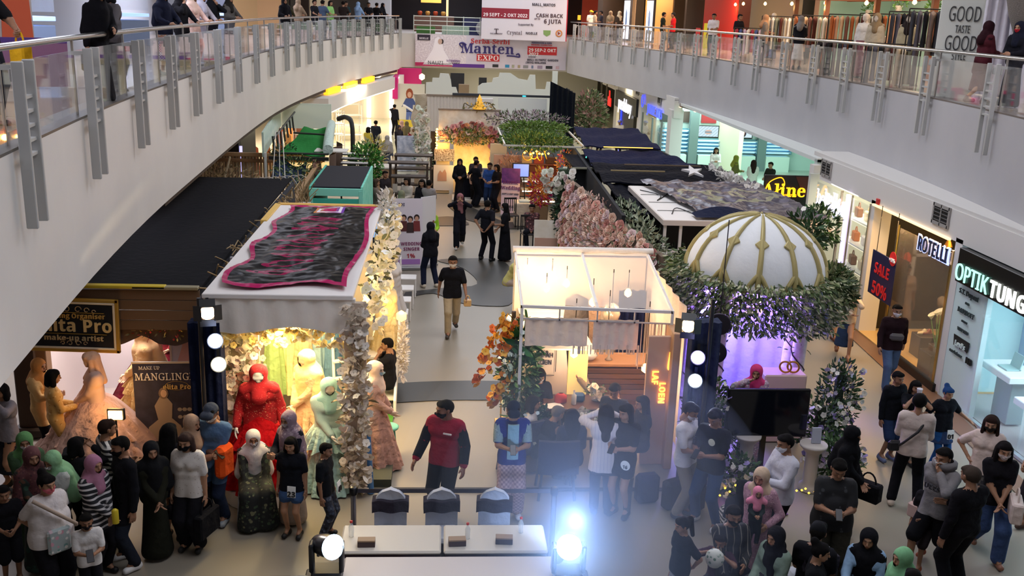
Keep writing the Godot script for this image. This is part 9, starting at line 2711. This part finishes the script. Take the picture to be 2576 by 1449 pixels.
	P("person in a black hooded top and dark jeans standing with back turned in the aisle",V(-.305,0,-23.856),1.66,200,"f","long","#17171d","pants","#1a2034","hijab","#17171d","front","front",{"shoe": "#c8bca8","legs": "apart"})
	P("person in a pale headscarf and lime green vest behind the roll-up banner",V(-.338,0,-26.117),1.6,20,"f","long","#c8c8a8","robe","#7a7468","hijab","#8a5c50","front","front",{"mask": "#e0dcd8","tc": "#8ab82c"})
	P("person in a mauve headscarf and dark suit walking in the far aisle",V(.474,0,-28.199),1.62,0,"f","coat","#17171f","wide","#14151c","shawl","#8a5c60","up","up",{"legs": "walk","shoe": "#c8c0b8"})
	P("person in a dark shirt standing with hands behind at the right of the aisle",V(1.198,0,-26.681),1.7,150,"m","short","#15161d","pants","#15151c","short","#120f0e","back","back",{"legs": "apart"})
	P("person with long black hair in a black dress beside the dark shirt",V(1.712,0,-26.716),1.62,-95,"f","short","#15151a","robe","#121217","long","#100e0f","front","clasp",{"mask": "#a8a0a0"})
	P("person in a red batik shirt sitting on the black chair",V(2.596,0,-28.363)+V(0,0,-.05),1.68,-5,"m","long",dots("#4a2a2c",["#b88a84","#1a1216","#8a4a48"],60,6,.4),"pants","#15151c","short","#0f0d0c","clasp","clasp",{"legs": "sit"})
	P("person in a pale yellow shirt sitting bent forward behind the tent",V(1.623,0,-22.743),1.66,70,"m","short","#c8c078","pants","#b8a89a","short","#120f0e","knee","knee",{"legs": "sit","tilt":25})
	var far:={"far":true}
	var B:=[["person in a black headscarf standing behind the black reception desk",V(.552,0,-34.701),0,"f","long",K,"robe",K,"hijab_long","#15151a","front","front"],["person behind the laptop at the reception desk",V(1.131,0,-35.327),0,"m","short","#3a3438","pants",K,"short","#15100e","front","front"],["person in a blue shirt at the right of the reception desk",V(1.584,0,-33.958),-20,"m","short","#2c4a86","pants","#20304e","short","#15100e","down","front"],["person in a black uniform before the reception desk, turned away",V(1.114,0,-34.43),120,"m","short","#14151b","wide","#15161c","crop","#15100e","back","front"],["person in black holding papers by the violet banner",V(1.824,0,-33.648),-60,"f","short","#191418","pants","#1a1a22","bob","#15100f","front","front"],["person in a white shirt and mask at the left aisle shelves",V(-1.142,0,-30.502),-30,"f","long","#b8aca0","wide","#a8988a","bob","#1a1412","front","front"],["smiling person in black with long hair at the left aisle shelves",V(-.669,0,-30.226),-15,"f","long","#1a181c","pants",K,"long","#15110f","down","front"],["person in a grey vest turned away at the left aisle",V(-.459,0,-30.09),160,"m","short","#8a8280","pants","#1f2028","short","#120f0e","front","front"],["person in a sage headscarf seen from behind at the left aisle",V(-1.213,0,-28.193),175,"f","long","#6a6a54","robe","#5a5a48","hijab_long","#7a7a62","front","front"],["person in a beige headscarf seen from behind, left of the sage headscarf",V(-1.574,0,-28.548),170,"f","long","#8a7a62","robe","#7a6a56","hijab_long","#a08c70","front","front"],["person with a white mask sitting at the cream counter",V(-1.898,0,-31.671),40,"f","long","#2a262a","pants",K,"short","#15110f","front","front"],["person in grey sitting beside the cream counter",V(-2.084,0,-30.109),90,"f","long","#6a6058","pants",K,"bob","#4a3a30","front","front"],["person in a navy shirt seen from behind by the green shrub",V(-3.182,0,-46.159),170,"m","short","#20242f","pants","#1a1c24","short","#120f0e","front","front"],["person in yellow beside the navy shirt by the green shrub",V(-3.331,0,-43.551),150,"f","short","#c8b84a","pants","#2a2a30","bob","#1a1412","front","front"],["person in a grey headscarf walking away on the left walkway",V(-2.343,0,-40.749),175,"f","long","#5a6070","robe","#4a505e","hijab_long","#a09a94","down","down"],["person in a red robe in the group at the far left walkway",V(-2.007,0,-46.403),150,"f","long","#a82430","robe","#a02028","hijab","#c8a090","front","front"],["person in an olive headscarf beside the red robes",V(-1.758,0,-46.131),170,"f","long","#5a5038","robe","#4a4230","hijab_long","#6a6044","front","front"],["person in a dark red robe at the right of the far left group",V(-1.413,0,-43.981),20,"f","long","#8a1c28","robe","#7a1822","hijab","#d8c8b4","front","front"],["person in black by the painted woman panel",V(-2.734,0,-54.249),160,"m","long","#1a1a20","pants",K,"short","#120f0e","up","down"],["person in a bright blue uniform at the far left stall",V(-1.926,0,-71.542),60,"m","long","#1c34b0","pants","#1a2a6a","short","#120f0e","front","front"],["second person in a blue uniform at the far left stall",V(-1.889,0,-63.811),-40,"m","long","#1c2c90","pants","#1a2a6a","short","#120f0e","front","front"],["person in a white mask and dark coat at the far left group",V(-2.052,0,-44.593),30,"f","coat","#26242a","pants",K,"hijab","#3a363a","front","front"],["person with long hair and white mask in the blue-lit eyewear shop",V(11.055,0,-39.596),-10,"f","long","#d0c8c4","midi","#15161c","long","#17120f","phone","phone"],["person in an olive headscarf before the blue-lit eyewear shop",V(11.241,0,-37.408),100,"f","long","#6a6a3a","robe","#3a3a2c","hijab","#8a8a38","front","front"],["person with a white cap and long hair before the eyewear shop",V(11.607,0,-36.271),170,"f","short","#d8d4cc","pants","#2a2a30","long","#2a1c18","front","front"],["person with short hair in dark clothes before the eyewear shop",V(12.123,0,-35.817),-60,"m","short","#26241f","pants",K,"short","#120f0e","front","front"],["person in a cap and pale shirt before the black menswear shop",V(8.76,0,-49.383),-30,"m","short","#d8ccb8","pants","#2a2a30","cap","#8a8ac8","front","front"],["person with dark hair by the yellow-lit far right shop",V(7.829,0,-49.712),20,"f","short","#4a3a3a","pants",K,"bob","#120f0e","front","front"]]
	# upper galleries
	B.append_array([["person in a navy headscarf and mint mask leaning on the left gallery rail",V(-5.554,5.25,-20.5),55,"f","long","#1b1e30","midi",checks("#20222c","#b8b8c0",.05),"hijab_long","#1b1e30","rail","rail"],["person in black leaning on the rail beside the mint mask",V(-5.651,5.25,-22.2),60,"f","long","#17161b","pants",K,"hijab","#1c1a1e","rail","chin"],["person in a pale pink jacket over a red shirt at the left rail",V(-5.743,5.25,-23.6),60,"f","coat","#d8b4a8","pants","#d8643c","hijab","#d8b8a8","rail","rail"],["person in a pale grey headscarf behind the pink jacket",V(-5.869,5.25,-25),60,"f","long","#a8a0a8","robe","#8a8490","hijab","#b8b4c4","rail","rail"],["person in a black headscarf with hand at chin on the left rail",V(-5.918,5.25,-26.3),60,"f","long","#15151a","robe",K,"hijab_long","#15151a","chin","rail"],["person in grey holding a red cup at the left rail",V(-6.048,5.25,-29),60,"f","long","#5a5654","robe","#5a5a60","hijab","#2a2624","rail","front"]])
	for e in [[-38.0,736,"black headscarf","#17161b","hijab_long"],[-39.1,752,"yellow bag and dark clothes","#3a3420","hijab"],[-40.8,776,"beige robe","#8a7460","hijab"],[-44.4,828,"black printed T-shirt","#15151a","short"],[-45.4,842,"grey-blue shirt","#4a5870","short"],[-46.9,864,"light green top","#8ac070","bob"],[-49.0,893,"dark brown shirt","#2c2422","short"],[-50.2,910,"dark teal shirt","#20363a","short"],[-51.7,932,"light blue shirt","#8aa8d0","hijab"],[-54.6,973,"black shirt","#17171b","short"],[-56.3,998,"black hooded top","#1a1a1e","short"],[-57.0,1008,"black clothes and white mask","#15151a","hijab"]]:
		B.append(["person in %s standing at the far left gallery rail" % e[2],V(soft_edge(LEFT,e[0])-.6+.12*sin(e[1]),F2,e[0]),[60,20,150,180,30,170][int(e[1]) % 6],"f" if e[4]!="short" else "m","long" if e[4].begins_with("hij") else "short",e[3],"pants","#23232b",e[4],e[3] if e[4].begins_with("hij") else "#15100e","front","rail"])
	for e in [[V(8.149,5.25,-57.5),"white clothes and a yellow cap","#d8d0c4","cap","#d8b030"],[V(8.252,5.25,-56.5),"beige clothes","#b8a488","short",K],[V(8.456,5.25,-55.5),"a dark jacket","#2c2c38","short",K],[V(8.879,5.25,-55),"a beige headscarf","#8a7860","hijab","#a89478"],[V(9.102,5.25,-53.5),"a cream headscarf and orange bag","#4a4038","hijab","#d8c8a8"],[V(10.065,5.25,-47),"a black printed T-shirt","#1a201a","short",K],[V(10.326,5.25,-46),"a red T-shirt","#c01c24","short",K],[V(10.873,5.25,-41),"a white floral shirt","#d4ccd0","short",K],[V(11.343,5.25,-39),"dark clothes before the red shoe wall","#1c1a22","short",K],[V(11.094,5.25,-35),"a taupe coat and pale headscarf","#7a6c60","hijab","#a87a58"]]:
		B.append(["person in %s on the right gallery" % e[1],e[0],-90+60*(B.size() % 4),"f" if e[3]=="hijab" else "m","short",e[2],"pants","#23232b",e[3],e[4],"front","down"])
	for e in B:
		P(e[0],e[1],e.back() if e.back() is float else 1.64,e[2],e[3],e[4],e[5],e[6],e[7],e[8],e[9],e[10],e[11],far)
	P("person in a black top and white skirt with a grey headscarf before the clothes shop",V(10.965,5.25,-31),1.62,150,"f","long","#17161b","midi","#d0ccc8","hijab","#7a7470","front","front",far)
	P("person in a maroon headscarf and sweater walking along the right gallery",V(10.546,5.25,-19.262),1.62,100,"f","hem","#4a1c24","midi","#5a3c44","hijab","#2a1218","front","front",{"legs": "walk2","mask": "#c8c0c0","shoe": "#5a4440"})
	P("person in a black jacket and headscarf at the upper right edge",V(10.815,5.25,-18.6),1.6,-60,"f","coat","#15151c","robe","#2a2a30","hijab","#1a1c2a","front","front",{"mask": "#a82430"})
	o=P("person in a black T-shirt with a red striped sleeve at the top left corner",V(-4.656,5.25,-11.424)+V(-.55,0,-.3),1.76,60,"m","short","#1a181b","pants","#20202c","short",K,"rail","down",{"w":1.1})
	bag(o,"yellow shopping bag held by the person at the top left corner",1,.3,.38,.12,"#d8a41c")
	o=P("person in a long black veil bending over the left gallery rail",V(-4.953,5.25,-14.8),1.64,50,"f","long","#121116","robe","#121116","hijab_long","#111015","front","down",{"tilt":10})
	bag(o,"bag with a lime green strap beside the black-veiled person",0,.3,.3,.1,"#3a2a2c")
	P("person in grey with a dark bag beside the black veil",V(-5.252,5.25,-16.4),1.62,150,"f","long","#5a565a","pants","#26262c","bob",K,"down","back")
	for e in [["mannequin in a white blouse and mauve skirt in the clothes shop",V(11.548,5.25,-27.5),"#d8d0c8","#8a5a60","none",K],["mannequin in a pale dress and beige headscarf in the clothes shop",V(11.474,5.25,-26.6),"#b8aa94","#a89c86","hijab","#8a7458"],["mannequin in a long beige coat and black headscarf in the clothes shop",V(11.437,5.25,-24.6),"#b0a284","#a89a7c","hijab","#2a2220"],["mannequin in a grey denim jacket before the mint wall",V(12.545,5.25,-38.5),"#6a7078","#4a4a50","none",K]]:
		P(e[0],e[1],1.74,-40,"f","coat",e[2],"robe",e[3],e[4],e[5],"down","down",{"doll":true,"blank":true,"skin": "#d8c8b8","far":true})
